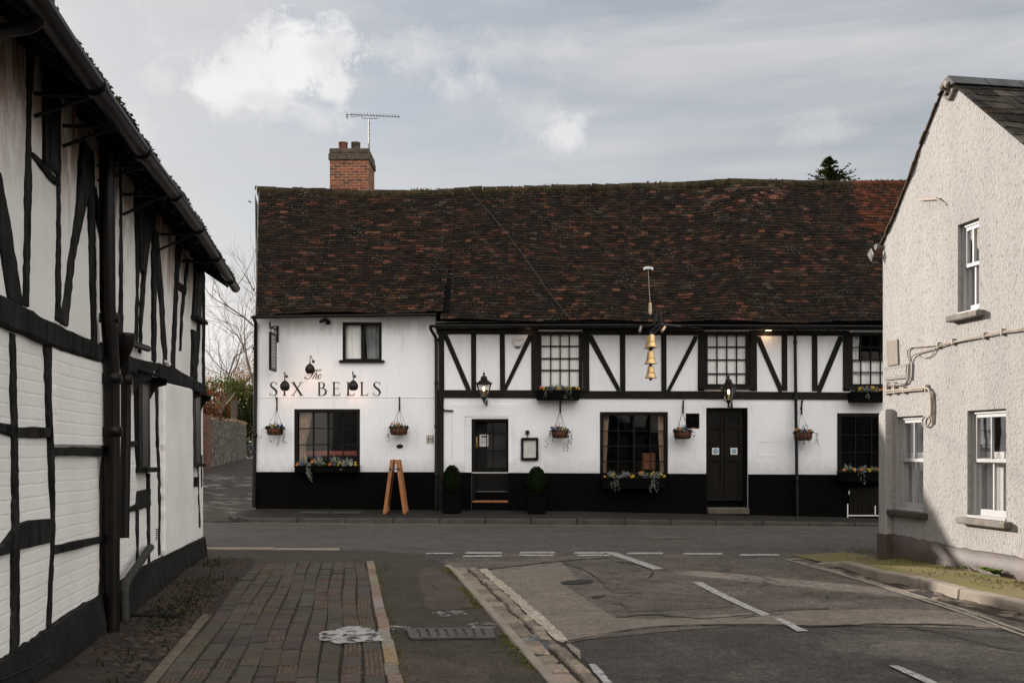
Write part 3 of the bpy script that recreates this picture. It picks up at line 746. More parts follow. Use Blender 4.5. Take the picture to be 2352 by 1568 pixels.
for i in range(2600):                                            # weeds and grass tufts in the soil
    t = rg.random()
    ca, cq, sa, sq = rg.choice(((10.3, -1.35, .7, .14), (9.0, -1.4, .6, .13), (9.6, -1.6, 1.1, .1), (8.3, -1.5, .3, .12), (6.0, -1.55, .5, .12), (5.2, -1.4, .4, .12), (12, -1.6, .4, .1)))
    p = Rg(cq + rg.gauss(0, sq), ca + rg.gauss(0, sa), DZ + .02)
    q_, a_ = qa(p)
    if q_ > -1.12 or q_ < -1.8: continue
    h = abs(rg.gauss(.014, .024)) + .014; d = Vector((rg.gauss(0, .8), rg.gauss(0, .8), 1)).normalized()
    mb.leaf(p + d * h * .5, h, .008, rg, 0, d=d)
tag(mb.build('grass', M['grass']), 'tufts of short grass and weeds in the soil strip below the timbered cottage', 'grass', kind='stuff')
mb = MB()
for i in range(1500):                                             # fallen leaves and crumbs
    r = rg.random(); q = rg.uniform(-1.8, -1.15) if r < .75 else rg.uniform(-1.1, 1.2); a = rg.uniform(7, 12.8) if r < .75 else rg.uniform(4, 12.5)
    mb.leaf(Rg(q, a, DZ + .04 if q < -1.12 else DZ + .016), rg.uniform(.02, .05), rg.uniform(.012, .03), rg, 0, d=Vector((rg.gauss(0, 1), rg.gauss(0, 1), .1)).normalized(), flat=6)
tag(mb.build('leaf_litter', plain('dead leaf', (.10, .055, .03), (.06, .035, .02), 30, .9)), 'brown dead leaves scattered over the soil strip and pavers', 'fallen leaves', kind='stuff')

mb = MB()
for i in range(3600):
    a = rg.uniform(3.5, 12.2); q = 1.205 - abs(rg.gauss(0, .05)) - .05 * max(0, mnoise.noise(Vector((a * 1.2, 0, 3))))
    if mnoise.noise(Vector((q * 5, a * 1.6, 8))) < -.05: continue
    d = Vector((rg.gauss(0, 1), rg.gauss(0, 1), .5)).normalized(); mb.leaf(Rg(q, a, DZ + .006), rg.uniform(.008, .022), .010, rg, 0, d=d)
for i in range(900):
    a = rg.uniform(3.5, 12.2); q = .34 + abs(rg.gauss(0, .03)); d = Vector((rg.gauss(0, 1), rg.gauss(0, 1), .5)).normalized(); mb.leaf(Rg(q, a, DZ + .006), rg.uniform(.008, .02), .010, rg, 0, d=d)
tag(mb.build('moss_strip', M['moss']), 'yellow-green moss growing along the inner edge of the pale footway kerb', 'moss', kind='stuff')
# ---- sett gutter between the kerb and the painted line
mb = MB()
for qs, w, ln in ((1.305, .185, .21), (1.495, .125, .17)):
    a = -2
    while a < 12.2:
        L = ln * rg.uniform(.75, 1.35); b = rg.uniform(.10, .21)
        if not (5.2 < a < 5.35):
            p = Rg(qs + rg.gauss(0, .006), a + .008, -.03); ww = w * rg.uniform(.88, 1.02) - .012; b *= 1.25
            mb.obox(p, NQ * ww, NA * (L - .016), UP * (.03 + .028 + rg.gauss(0, .006)), 0, (b, b * .88, b * .77))
        a += L
structure(mb, 'gutter_setts', M['sett'], bevel=.014, colors=True)
sheet([Rg(1.27, -14), Rg(1.67, -14), Rg(1.67, 12.3), Rg(1.27, 12.0)], 'gutter_bed', M['earth'], .010)
# right-hand gutter: dirt and broken setts below the kerb
sheet([Rg(5.72, -4), Rg(6.25, -4), Rg(6.25, 11.0), Rg(6.3, 12.4), Rg(6.0, 12.0), Rg(5.85, 10)], 'gutter_dirt', M['earth'], .0125, .03)
mb = MB()
for i in range(120):
    a = rg.uniform(3, 12.2); b = rg.uniform(.06, .14); q = 6.02 + rg.gauss(0, .07)
    mb.obox(Rg(q, a, -.01), NQ * rg.uniform(.06, .12), NA * rg.uniform(.08, .2), UP * (.03 + rg.gauss(0, .003)), 0, (b, b * .84, b * .7))
structure(mb, 'gutter_setts', M['sett'], bevel=.012, colors=True)

# ---- ice and water
def blob(cx, cy, rx, ry, name, mat, dz, lift, seed, n=46, amp=.34):
    pts = []
    for i in range(n):
        an = 2 * math.pi * i / n; k = 1 + amp * mnoise.noise(Vector((math.cos(an) * 1.7 + seed, math.sin(an) * 1.7, seed))) + .5 * amp * mnoise.noise(Vector((math.cos(an) * 5 + seed, math.sin(an) * 5, seed)))
        pts.append(G(cx + math.cos(an) * rx * k, cy + math.sin(an) * ry * k, dz))
    for p in pts: p.z += lift
    mb = MB(); mb.add(pts, [tuple(range(n))]); return mb.build(name, mat)
tag(blob(805, 1467, 76, 19, 'frozen_puddle', M['ice'], DZ, .029, 3), 'pale grey frozen puddle lying across the stable pavers beside the edging stones', 'puddle')
tag(blob(1224, 1487, 36, 23, 'puddle', M['water'], 0, .022, 8), 'dull blue-grey puddle in the sett gutter beside the kerb', 'puddle')  # blue-grey reflection is put into the water's colour
for sd_, (cx, cy, rx, ry) in enumerate(((1030, 1409, 40, 6), (1110, 1437, 34, 7), (908, 1442, 30, 6))):
    tag(blob(cx, cy, rx, ry, 'damp_patch', M['damp'], DZ, .007, 20 + sd_, amp=.5), ('thin pale damp streak on the footway well beyond the steel grate', 'pale damp patch at the grate\'s far corner next to the kerb', 'small pale damp patch beside the edging stones left of the grate')[sd_], 'damp patch')
# steel cover on the footway
g = [G(x, y, DZ) for x, y in ((937, 1449), (1126, 1447), (1134, 1467), (946, 1469))]
gt = thing('drain_grate', 'long ribbed steel drain grate set in the footway tarmac', 'drain grate', (g[0] + g[2]) / 2)
mb = MB()
for a, b in zip(g, g[1:] + g[:1]): mb.bar(a + UP * .012, b + UP * .012, .03, .02)
mb.build('frame', M['grate'], gt, bevel=.003)
mb = MB(); mb.add([p + UP * .006 for p in g], [(0, 1, 2, 3)]); mb.build('plate', M['grate'], gt)
for i in range(9):
    t = (i + .5) / 9; a = g[0].lerp(g[1], t); b = g[3].lerp(g[2], t)
    mb = MB(); mb.bar(a.lerp(b, .08) + UP * .014, a.lerp(b, .92) + UP * .014, .05, .014); mb.build('rib', M['grate'], gt, bevel=.004)

# ---- the pub's own pavement and kerb
mb = MB(); NX = 40
def wallbase(X): return interp([(-6, .27), (-5.4, .26), (1.1, .20), (5, .11), (8, .03), (20, -.06)], X)
def kerbtop(X): return interp([(-6, .125), (-5.4, .125), (1, .11), (7.5, .02), (20, -.06)], X)
xs = [-5.35 + (26 / NX) * i for i in range(NX + 1)]
rows = []
for X in xs: rows.append([Vector((X, YK + .15, kerbtop(X))), Vector((X, 20.5, kerbtop(X) * .45 + wallbase(X) * .55)), Vector((X, YF + .3, wallbase(X) + .01))])
mb.add([p for r in rows for p in r], [(i * 3 + j, i * 3 + j + 1, i * 3 + j + 4, i * 3 + j + 3) for i in range(NX) for j in range(2)])
# rounded end at the lane corner
mb.add([rows[0][0], rows[0][1], rows[0][2], Vector((-5.75, YF + .3, .2)), Vector((-5.72, 20.3, .13)), Vector((-5.55, 19.95, .12))], [(0, 1, 2, 3, 4, 5)])
structure(mb, 'pavement', M['pave'])
mb = MB(); X = -5.2; rg = random.Random(5)
while X < 20:
    L = rg.choice((.9, .92, .95)); a, b = X + .006, X + L - .006
    gap = 1.15 < X + .5 < 1.2
    zt0, zt1 = kerbtop(a) + rg.gauss(0, .003), kerbtop(b)
    vs = [(a, YK, gz(a) - .05), (b, YK, gz(b) - .05), (b, YK + .15, gz(b) - .05), (a, YK + .15, gz(a) - .05), (a, YK + .015, zt0), (b, YK + .015, zt1), (b, YK + .15, zt1 + .004), (a, YK + .15, zt0 + .004)]
    mb.add(vs, [(0, 3, 2, 1), (4, 5, 6, 7), (0, 1, 5, 4), (1, 2, 6, 5), (2, 3, 7, 6), (3, 0, 4, 7)]); X += L
pts = [(-5.2, YK), (-5.5, YK + .12), (-5.72, YK + .4), (-5.82, YK + .75), (-5.86, YF + .3)]
for (x0, y0), (x1, y1) in zip(pts, pts[1:]):
    a = Vector((x0, y0, .0)); b = Vector((x1, y1, .05)); d = b - a; s = Vector((d.y, -d.x, 0)).normalized() * .13
    mb.obox(a + Vector((0, 0, -.03)), d * .985, -s if s.x < 0 else s, UP * .145)
structure(mb, 'pub_kerb', M['kerb'], bevel=.015)
for x0, x1, nm in ((690, 754, 0), (768, 830, 1)):                  # two pale slabs let into the pavement
    P = [at(x, y, YF - .5) for x, y in ((x0, 1), (x1, 1))]
    mb = MB(); a, b = P[0].x, P[1].x
    mb.add([(a, 20.3, kerbtop(a) * .6 + wallbase(a) * .4 + .012), (b, 20.3, kerbtop(b) * .6 + wallbase(b) * .4 + .012), (b, 20.55, kerbtop(b) * .4 + wallbase(b) * .6 + .012), (a, 20.55, kerbtop(a) * .4 + wallbase(a) * .6 + .012)], [(0, 1, 2, 3)])
    structure(mb, 'pavement_slab', M['kerb'])

# ---- the lane going back on the left
mb = MB(); prof = [(YK + .02, .0), (21, .03), (25, .16), (30, .40), (37, .71), (44, .84), (51, .93), (64, .93), (78, .89), (120, .9)]
lx = lambda y: (-24 - (y - 20) * .2, -5.4 - max(0, y - 21) * .16)
rows = [(Vector((lx(y)[0], y, z + gz(-8) + .004)), Vector((lx(y)[1], y, z + gz(-8) + .004))) for y, z in prof]
mb.add([p for r in rows for p in r], [(2 * i, 2 * i + 1, 2 * i + 3, 2 * i + 2) for i in range(len(rows) - 1)])
structure(mb, 'lane', M['lane'])
def lane_z(y): return interp(prof, y) + gz(-8)

# ---- the raised pavement on the right
KP = [(1873, 1296), (1905, 1300), (1929, 1304), (2014, 1333), (2109, 1351), (2199, 1378), (2352, 1412)]
kq = [qa(G(x, y)) for x, y in KP]
kr = [Vector((p.x, p.y, 0)) for p in (Rg(q, a) for q, a in kq)] + [Vector((p.x, p.y, 0)) for p in (Rg(6.15, 6), Rg(6.1, -14))]
mb = MB(); rg = random.Random(9); hk = [.02, .05, .085, .11, .115, .115, .115, .115, .115]
for i, (a, b) in enumerate(zip(kr, kr[1:])):
    n = max(1, round((b - a).length / .9)); d = (b - a) / n; s = Vector((-d.y, d.x, 0)).normalized() * .14
    for j in range(n):
        p = a + d * (j + .006); h = hk[i] + (hk[i + 1] - hk[i]) * j / n + rg.gauss(0, .004); h2 = hk[i] + (hk[i + 1] - hk[i]) * (j + 1) / n
        e = d * .985; b0 = Vector((p.x, p.y, gz(p.x) - .05)); ln = s * .12
        vs = [b0, b0 + e, b0 + e + s, b0 + s, b0 + ln + UP * (h + .05), b0 + e + ln + UP * (h2 + .05), b0 + e + s + UP * (h2 + .055), b0 + s + UP * (h + .055)]
        mb.add(vs, [(0, 3, 2, 1), (4, 5, 6, 7), (0, 1, 5, 4), (1, 2, 6, 5), (2, 3, 7, 6), (3, 0, 4, 7)])
structure(mb, 'verge_kerb', M['ckerb'], bevel=.012)
mb = MB(); n = 36; rows = []
for j in range(n + 1):
    a = 13.3 - 18 * j / n
    qk = interp(sorted([(aa, q_) for q_, aa in kq] + [(5.9, 6.15), (-14, 6.1)]), a) + .13
    h = interp(sorted(zip([aa for q_, aa in kq], hk)), a)
    r = []
    for i in range(5):
        q = qk + (7.08 - qk) * i / 4
        r.append(Rg(q, a, h + .004 + (.035 * (i / 4) ** 2) + (.012 * mnoise.noise(Vector((q * 4, a * 4, 2))) if 0 < i else 0)))
    rows.append(r)
mb.add([p for r in rows for p in r], [(j * 5 + i, j * 5 + i + 1, (j + 1) * 5 + i + 1, (j + 1) * 5 + i) for j in range(n) for i in range(4)], smooth=True)
structure(mb, 'verge', M['mossg'])
mb = MB()
for i in range(2600):
    a = rg.uniform(4, 12.9); q = 6.98 - abs(rg.gauss(0, .16)) if rg.random() < .6 else rg.uniform(6.35, 7.0)
    if mnoise.noise(Vector((q * 2.5, a * 2.0, 5))) < -.02: continue
    p = Rg(q, a, .135 + .02 * (q - 6.3)); h = rg.uniform(.012, .04); d = Vector((rg.gauss(0, .7), rg.gauss(0, .7), 1)).normalized()
    mb.leaf(p + d * h * .4, h, .014, rg, 0, d=d)
tag(mb.build('moss_and_grass', M['moss']), 'yellow-green moss and low grass on the narrow verge under the roughcast house', 'moss', kind='stuff')

# =================================================================== THE PUB
pub = thing('pub', 'long white village pub with black timber framing and a sagging mossy tiled roof', 'pub', (at(1300, 1160, YF).x, YF, .2))
Z_ = lambda y: CAMZ + (HY - y) / F * YF
X_ = lambda x: (x - CX) / F * YF
def fpoly(pts, d0, d1, name, mat, parent=pub, bevel=.004, jit=0.0):        # a facade piece between d0 and d1 metres proud of the wall
    mb = MB(); mb.prism([fp(x + rng.gauss(0, jit), y + rng.gauss(0, jit), d0) for x, y in pts], OUT * (d1 - d0)); return mb.build(name, mat, parent, bevel=bevel)
def frect(a, b, c, d, d0, d1, name, mat, parent=pub, bevel=.004): return fpoly(rect(a, b, c, d), d0, d1, name, mat, parent, bevel)

W_UL = (787, 740, 877, 830); W_GL = (676, 939, 827, 1070)
W_U1 = (1236, 761, 1338, 895); W_U2 = (1617, 761, 1722, 890); W_U3 = (1950, 763, 2056, 890)
W_GM = (1378, 945.5, 1534, 1093); W_GR = (1923, 948.5, 2082, 1086)
D_1 = (1083, 961, 1168, 1176); D_2 = (1622, 936, 1718, 1190); VENT = (1575, 949, 1607, 984)
mb = MB()
holes(mb, [(589, 722), (1001, 720), (1001, 1180), (588, 1180)], [rect(*W_UL), rect(*W_GL)], lambda x, y: fp(x, y, .012), (0, .34, 0))
mb.build('wall', M['wall'], pub)
mb = MB()
holes(mb, [(1001, 738), (2620, 738), (2620, 1215), (1001, 1215)], [rect(*w) for w in (W_U1, W_U2, W_U3, W_GM, W_GR, VENT)] + [rect(*D_1), rect(*D_2)], lambda x, y: fp(x, y), (0, .34, 0))
mb.build('wall', M['wall'], pub)
# the rest of the shell
mb = MB(); xl, xr = X_(589), X_(2620); yb = 27.2
lft = [Vector((xl, YF, -.1)), Vector((xl - .55, yb, -.1)), Vector((xl - .55, yb, 4.1)), Vector((xl - .86, 24.2, 7.72)), Vector((xl, YF, 4.3))]
mb.add(lft, [(0, 1, 2, 3, 4)])
mb.add([(xl - .55, yb, -.1), (xr, yb, -.1), (xr, yb, 4.1), (xl - .55, yb, 4.1)], [(0, 1, 2, 3)])
mb.add([(xr, YF, -.1), (xr, yb, -.1), (xr, yb, 4.1), (xr, 24.2, 7.7), (xr, YF, 4.3)], [(0, 1, 2, 3, 4)])
mb.build('wall', M['wall'], pub)
mb = MB(); mb.add([(xl, YF + .36, 2.35), (xr, YF + .36, 2.35), (xr, yb - .05, 2.35), (xl - .3, yb - .05, 2.35)], [(0, 1, 2, 3)])
mb.add([(xl, YF + 3.2, -.1), (xr, YF + 3.2, -.1), (xr, YF + 3.2, 6.6), (xl, YF + 3.2, 6.6)], [(0, 1, 2, 3)])
mb.build('interior_wall', M['room'], pub)
# string line where the sign wall meets the lower wall; faint raised surrounds
frect(590, 911, 1000, 913, .012, .022, 'string_course', M['wall'], bevel=.003)
frect(1039, 927.5, 1195, 929.5, 0, .014, 'door_surround', M['wall'], bevel=.003)
holes_mb = MB(); holes(holes_mb, [(1040, 929.5), (1195, 929.5), (1195, 1086), (1040, 1086)], [[(1067, 956), (1168, 956), (1168, 1084), (1067, 1084)]], lambda x, y: fp(x, y, .02), (0, .02, 0))
holes_mb.build('door_surround', M['wall'], pub)
mb = MB(); holes(mb, [(1067.5, 956.5), (1168, 956.5), (1168, 1086), (1067.5, 1086)], [[(1083, 961.5), (1167.9, 961.5), (1167.9, 1085.9), (1083, 1085.9)]], lambda x, y: fp(x, y, .008), (0, .05, 0)); mb.build('door_reveal', M['white'], pub)
holes_mb = MB(); holes(holes_mb, rect(1740, 1012, 1778, 1047.5), [rect(1742, 1014, 1776, 1045.5)], lambda x, y: fp(x, y, .007), (0, .01, 0)); holes_mb.build('blocked_hatch', M['wall'], pub)
# black plinth
for a, b, t0, t1 in ((587.5, 1001, 1083, 1083.5), (1001, 1083, 1084, 1084), (1168, 1622, 1085, 1087.5), (1718, 2620, 1088.5, 1092)):
    fpoly([(a, t0), (b, t1), (b, 1206), (a, 1206)], .013, .034, 'plinth', M['black'], bevel=.006)
# ---- timber framing of the right-hand part
def timber(pts, nm, d=.026): fpoly(pts, .001, d, nm, M['timber'], bevel=.006, jit=.25)
timber([(1003, 757), (1236, 757), (1236, 768), (1003, 767)], 'top_plate', .030)
timber([(1338, 757), (1617, 759), (1617, 770), (1338, 769)], 'top_plate', .030); timber([(1722, 759), (1950, 760), (1950, 771), (1722, 770.5)], 'top_plate', .030)
timber([(1001, 896), (1232, 896), (1232, 913.5), (1001, 913)], 'bressummer', .034); timber([(1232, 897), (1620, 898), (1620, 915.5), (1232, 914)], 'bressummer', .034)
timber([(1620, 898), (2060, 902), (2060, 918), (1620, 916)], 'bressummer', .034)
for a, b in ((1007.5, 1020), (1082, 1093.5), (1148, 1159.5), (1220, 1236), (1338, 1353), (1423.5, 1436), (1518.5, 1530.5), (1602.5, 1617), (1722, 1738), (1795, 1807.5), (1864.5, 1877), (1935.5, 1950)):
    timber([(a, 767.5), (b, 767.5), (b + .5, 897.5), (a + .3, 897)], 'post', .026)
for p in ([(1018, 767), (1028, 767), (1081, 892), (1081, 897), (1071, 897), (1020, 778)], [(1214, 768), (1220, 770), (1220, 781), (1163, 897), (1154, 897)],
          [(1353, 770), (1361, 770), (1423, 890), (1423, 897), (1416, 897), (1353, 783)], [(1594, 771), (1602, 771), (1602, 780), (1540, 898), (1530.5, 898)],
          [(1738, 772), (1746, 772), (1795, 886), (1795, 900), (1789, 900), (1738, 782)], [(1926, 772), (1935, 772), (1935, 782), (1886, 900), (1877, 900), (1878, 886)]):
    timber(p, 'brace', .022)
timber([(1002.5, 913), (1019.5, 913), (1019.5, 1172), (1002, 1172)], 'corner_post', .040)
# fascia, soffit board under the eaves
frect(1001, 742, 2620, 757, .002, .12, 'fascia', M['timber'], bevel=.006)
frect(588, 719.5, 1001, 726, .014, .05, 'fascia', M['frame'], bevel=.004)

# ---- windows
def pub_window(W, fw, cols, rows, bw=2.6, thick=(), glass=None, deep=.07, arch=0.0, label=None, sill=None, head=None):
    a, b, c, d = W; pr = fpoly([(a, b + arch), ((a + c) / 2 - 30, b), ((a + c) / 2 + 30, b), (c, b + arch), (c, b + fw), (a, b + fw)] if arch else rect(a, b, c, b + fw), -.045, .016, 'window', M['frame'])
    if label: pr['label'] = label
    mb = MB()
    for x0, y0, x1, y1 in ((a, b + fw, a + fw, d), (c - fw, b + fw, c, d), (a + fw, d - fw, c - fw, d)):
        mb.prism([fp(x, y, -.045) for x, y in rect(x0, y0, x1, y1)], OUT * .059)
    mb.build('frame', M['frame'], pr, bevel=.005)
    mb = MB(); w = bw / 2
    for x in cols:
        t = w * (1.9 if x in thick else 1); mb.prism([fp(x_, y_, -deep - .012) for x_, y_ in rect(x - t, b + fw, x + t, d - fw)], OUT * .03)
    for y in rows: mb.prism([fp(x_, y_, -deep - .010) for x_, y_ in rect(a + fw, y - w, c - fw, y + w)], OUT * .026)
    mb.build('glazing_bars', M['frame'], pr)
    mb = MB(); mb.add([fp(x, y, -deep - .02) for x, y in rect(a + fw * .5, b + fw * .5, c - fw * .5, d - fw * .5)], [(0, 1, 2, 3)]); mb.build('pane', glass or M['glass'], pr)
    return pr
def drape(par, xa0, xa1, xb0, xb1, y0, y1, tie=None, mat=None, deep=.16, folds=7, amp=.035, name='curtain'):
    mb = MB(); nx, ny = folds * 6, 14; vs = []
    for j in range(ny + 1):
        t = j / ny; y = y0 + (y1 - y0) * t
        l = xa0 + (xb0 - xa0) * t; r = xa1 + (xb1 - xa1) * t
        if tie: r = l + (r - l) * (1 - tie * math.exp(-((t - .62) / .22) ** 2))
        for i in range(nx + 1):
            s = i / nx; p = fp(l + (r - l) * s, y, -deep); p.y += amp * math.sin(s * folds * 2 * math.pi + .6 * math.sin(t * 3)); vs.append(p)
    mb.add(vs, [(j * (nx + 1) + i, j * (nx + 1) + i + 1, (j + 1) * (nx + 1) + i + 1, (j + 1) * (nx + 1) + i) for j in range(ny) for i in range(nx)], smooth=True)
    return mb.build(name, mat or M['curtain'], par)
# upper casement in the sign wall
w = pub_window(W_UL, 6.5, [832.5], [], 8.5, label='small two-light casement window above the sign')
drape(w, 789, 829, 789, 829, 745, 826, mat=M['blind'], folds=3, amp=.012, deep=.115, name='blind'); drape(w, 836, 874, 842, 874, 745, 826, mat=M['dimblind'], folds=3, amp=.02, deep=.14)
frect(780, 827.5, 884, 833, .012, .09, 'window_sill', M['frame'], bevel=.006)
# ground floor left: curtains and a red bench inside
w = pub_window(W_GL, 7.5, [718.5, 752.5, 787], [983.5, 1021], 2.4, thick=(752.5,), arch=1.5, label='ground floor window left of the ladder with a tied-back cream curtain')
drape(w, 683, 712, 683, 702, 946, 1068, tie=.35); drape(w, 816, 823, 818, 823, 946, 1068, folds=2)
mb = MB(); p = fp(682, 1035, -.6); q = fp(832, 1047, -1.0); mb.box((p.x, p.y, q.z), (q.x, p.y + .12, p.z)); bench = mb.build('bench_seat', M['red'], None, bevel=.02)
tag(bench, 'red cloth bench back just inside the ground floor window left of the ladder', 'bench')
# upper sashes
for W, cols, rows, nm in ((W_U1, [1265.2, 1286.8, 1307.8], [794.3, 822.5, 849.5], 'upper twelve-pane sash above the window box between the lantern and the bells'),
                          (W_U2, [1647.8, 1670.5, 1693], [796, 825.5, 857.5], 'upper sash above the double door with whitened panes'),
                          (W_U3, [1979, 2001.5, 2024], [797, 826.5, 854.5], 'upper sash above the right-hand window box')):
    a, b, c, d = W
    w = pub_window((a, b, c, d), 7.5 if W is W_U1 else 8.5, cols, rows, 2.6, deep=.05, label=nm)
    x0, y0, x1, y1 = a + 8, b + 6, c - 8, (d - (8 if W is not W_U3 else 8))
    if W is W_U3: drape(w, x0, x0 + 22, x0, x0 + 20, y0, 826, mat=M['blind'], folds=2); drape(w, x0, x1, x0, x1, 828, y1, mat=M['blind'], folds=6, amp=.01, deep=.10, name='blind')
    else: drape(w, x0, x1, x0, x1, y0, y1, mat=M['blind'], folds=4, amp=.003, deep=.080, name='blind')
    fpoly([(a - 10, d - 2), (c + 10, d - 2), (c + 10, d + 4), (a - 10, d + 4)], .026, .075, 'window_sill', M['timber'], bevel=.006)
# ground floor middle and right
w = pub_window(W_GM, 8, [1421.5, 1457, 1494.5], [989, 1024, 1059], 2.0, thick=(1457,), arch=3, label='ground floor window with the flower box between two hanging baskets')
drape(w, 1386, 1400, 1386, 1393, 954, 1090, folds=3); drape(w, 1513, 1527, 1519, 1527, 954, 1090, folds=3)
mb = MB(); p = fp(1490, 1040, -.9); q = fp(1520, 1080, -.9); mb.box((p.x, p.y, q.z), (q.x, p.y + .35, p.z)); tag(mb.build('wooden_cabinet', M['wood'], None, bevel=.01), 'orange wooden cabinet inside the middle ground floor window', 'cabinet')
w = pub_window(W_GR, 9, [1967, 2004, 2041], [998, 1038], 2.2, label='ground floor window partly hidden by the roughcast house')
# vent
fp_v = frect(*VENT, -.10, -.08, 'vent', M['black'])
mb = MB()
for k in range(7):
    y = 952 + k * 4.4; mb.prism([fp(1576, y, -.06), fp(1606, y, -.06), fp(1606, y + 2.4, -.02), fp(1576, y + 2.4, -.02)], OUT * .008)
mb.build('slats', M['iron'], fp_v)

# ---- single door on the left
dr = frect(1091, 967, 1166, 1128, -.30, -.255, 'door', M['frame']); dr['label'] = 'narrow black half-glazed door with a paper notice'
mb = MB()
for r_ in (rect(1083, 961, 1091, 1172), rect(1166, 961, 1168, 1172), rect(1091, 961, 1166, 967)): mb.prism([fp(x, y, -.33) for x, y in r_], OUT * .30)
mb.build('door_frame', M['frame'], dr, bevel=.004)
mb = MB(); mb.add([fp(x, y, -.252) for x, y in rect(1118, 970, 1163, 1075)], [(0, 1, 2, 3)]); mb.build('pane', plain('door glass', (.010, .009, .008), None, 5, .06, spec=1.0), dr)
mb = MB()
for r_ in (rect(1116, 968, 1118.5, 1077), rect(1130.5, 970, 1133.5, 1075), rect(1162.5, 968, 1165, 1077), rect(1118.5, 994.5, 1162.5, 996.5), rect(1118.5, 1034, 1162.5, 1036.5), rect(1118.5, 1074, 1162.5, 1077)):
    mb.prism([fp(x, y, -.254) for x, y in r_], OUT * .012)
mb.build('glazing_bars', M['frame'], dr)
mb = MB(); mb.prism([fp(x, y, -.2535) for x, y in rect(1100.5, 997, 1120.8, 1025)], OUT * .004); nt_ = mb.build('notice', M['paper'], dr)
mb = MB(); mb.add([fp(x, y, -.249) for x, y in rect(1105, 1000, 1116, 1004)], [(0, 1, 2, 3)])
for k in range(4): mb.add([fp(x, y, -.249) for x, y in rect(1104, 1008 + k * 3, 1117 - (k % 2) * 4, 1008.8 + k * 3)], [(0, 1, 2, 3)])
mb.build('notice_print', M['letter'], dr)
mb = MB(); mb.prism([fp(x, y, -.253) for x, y in rect(1091.5, 1001.5, 1096, 1028)], OUT * .012); hd = mb.build('handle', M['brass'], dr, bevel=.004)
mb = MB(); mb.tube([fp(1094, 1006, -.24), fp(1093.6, 1007, -.20), fp(1093.6, 1024, -.20), fp(1094, 1025, -.24)], .009); mb.build('grip', M['brass'], hd)
frect(1091, 1128.6, 1166, 1130.4, -.30, -.22, 'threshold', M['metal']); frect(1091, 1131, 1166, 1150, -.34, -.24, 'door_riser', M['black'])
frect(1085, 1149.5, 1167, 1153.5, -.33, .0, 'door_step', M['wood'], bevel=.004); frect(1085, 1153.5, 1167, 1180, -.33, -.002, 'step_riser', M['black'])
# ---- double door on the right
frect(1622, 936, 1718, 941, -.30, -.06, 'door_lintel', M['doorb'])
for k, (a, b, hinge) in enumerate(((1622, 1665.2, 0), (1666.2, 1709, 1))):
    lf = frect(a, 941, b, 1146, -.16, -.115, 'door', M['doorb']); lf['label'] = ('left', 'right')[k] + ' leaf of the brown-black double door, with a round blue sticker'
    gx0, gx1 = (1633, 1657.5) if k == 0 else (1675.5, 1699.5)
    mb = MB()                                                     # stiles and rails raised round three sunken panels
    for r_ in (rect(a, 941, gx0, 1146), rect(gx1, 941, b, 1146), rect(gx0, 941, gx1, 949), rect(gx0, 975, gx1, 984), rect(gx0, 1048, gx1, 1058), rect(gx0, 1132, gx1, 1146)):
        mb.prism([fp(x, y, -.114) for x, y in r_], OUT * .02)
    mb.build('stiles_and_rails', M['doorb'], lf, bevel=.004)
    mb = MB(); mb.add([fp(x, y, -.110) for x, y in rect(gx0, 949, gx1, 975)], [(0, 1, 2, 3)]); mb.build('pane', M['gdark'], lf)
    sx0, sx1 = (1637.6, 1653.7) if k == 0 else (1680.2, 1696.2)
    mb = MB(); mb.add([fp(x, y, -.092) for x, y in rect(sx0, 1028, sx1, 1043.5)], [(0, 1, 2, 3)])
    cx, cy = (sx0 + sx1) / 2, 1035.8
    mb.add([fp(cx + 5.4 * math.cos(i * .3142), cy + 5.4 * math.sin(i * .3142), -.0905) for i in range(20)], [tuple(range(20))], 1)
    mb.add([fp(x, y, -.0895) for x, y in rect(cx - 3.4, cy - 1.8, cx + 3.4, cy - .7)], [(0, 1, 2, 3)], 0)
    mb.add([fp(x, y, -.0895) for x, y in rect(cx - 3.0, cy + .9, cx + 3.0, cy + 1.8)], [(0, 1, 2, 3)], 0)
    mb.build('sticker', [M['plastic'], M['blue']], lf)
frect(1709, 941, 1718, 1190, -.33, -.06, 'door_jamb', M['black'])
frect(1622, 1146, 1709, 1150, -.20, -.08, 'weather_board', M['frame']); frect(1622, 1150, 1709, 1168, -.22, -.13, 'door_riser', M['black'])
frect(1624, 1165, 1718, 1180, -.30, .16, 'door_step', M['stonestep'], bevel=.02)

# ---- roof
RIDGE = [(560, 435), (596, 435), (660, 437.5), (760, 441), (850, 444), (1000, 442), (1080, 436), (1200, 434), (1330, 430), (1450, 428), (1580, 424), (1640, 419), (1690, 416), (1750, 418), (1850, 421), (1970, 422), (2080, 420), (2700, 420)]
YR = 24.2
def skew(X): return -.86 * (1 - max(0, min(1, (X + 5.35) / 4.2)) ** .8)
def ridge(X):
    xr_ = X + skew(X); return Vector((xr_, YR, CAMZ + (HY - interp(RIDGE, CX + xr_ * F / YR)) * YR / F))
def eave_l(X): return Vector((X, 20.62, CAMZ + (HY - interp([(580, 722.5), (1005, 717)], CX + X * F / 20.62)) * 20.62 / F))
def eave_r(X): return Vector((X, 20.50, CAMZ + (HY - interp([(1000, 736), (1200, 737), (1500, 739), (2030, 741), (2700, 741)], CX + X * F / 20.5)) * 20.5 / F))
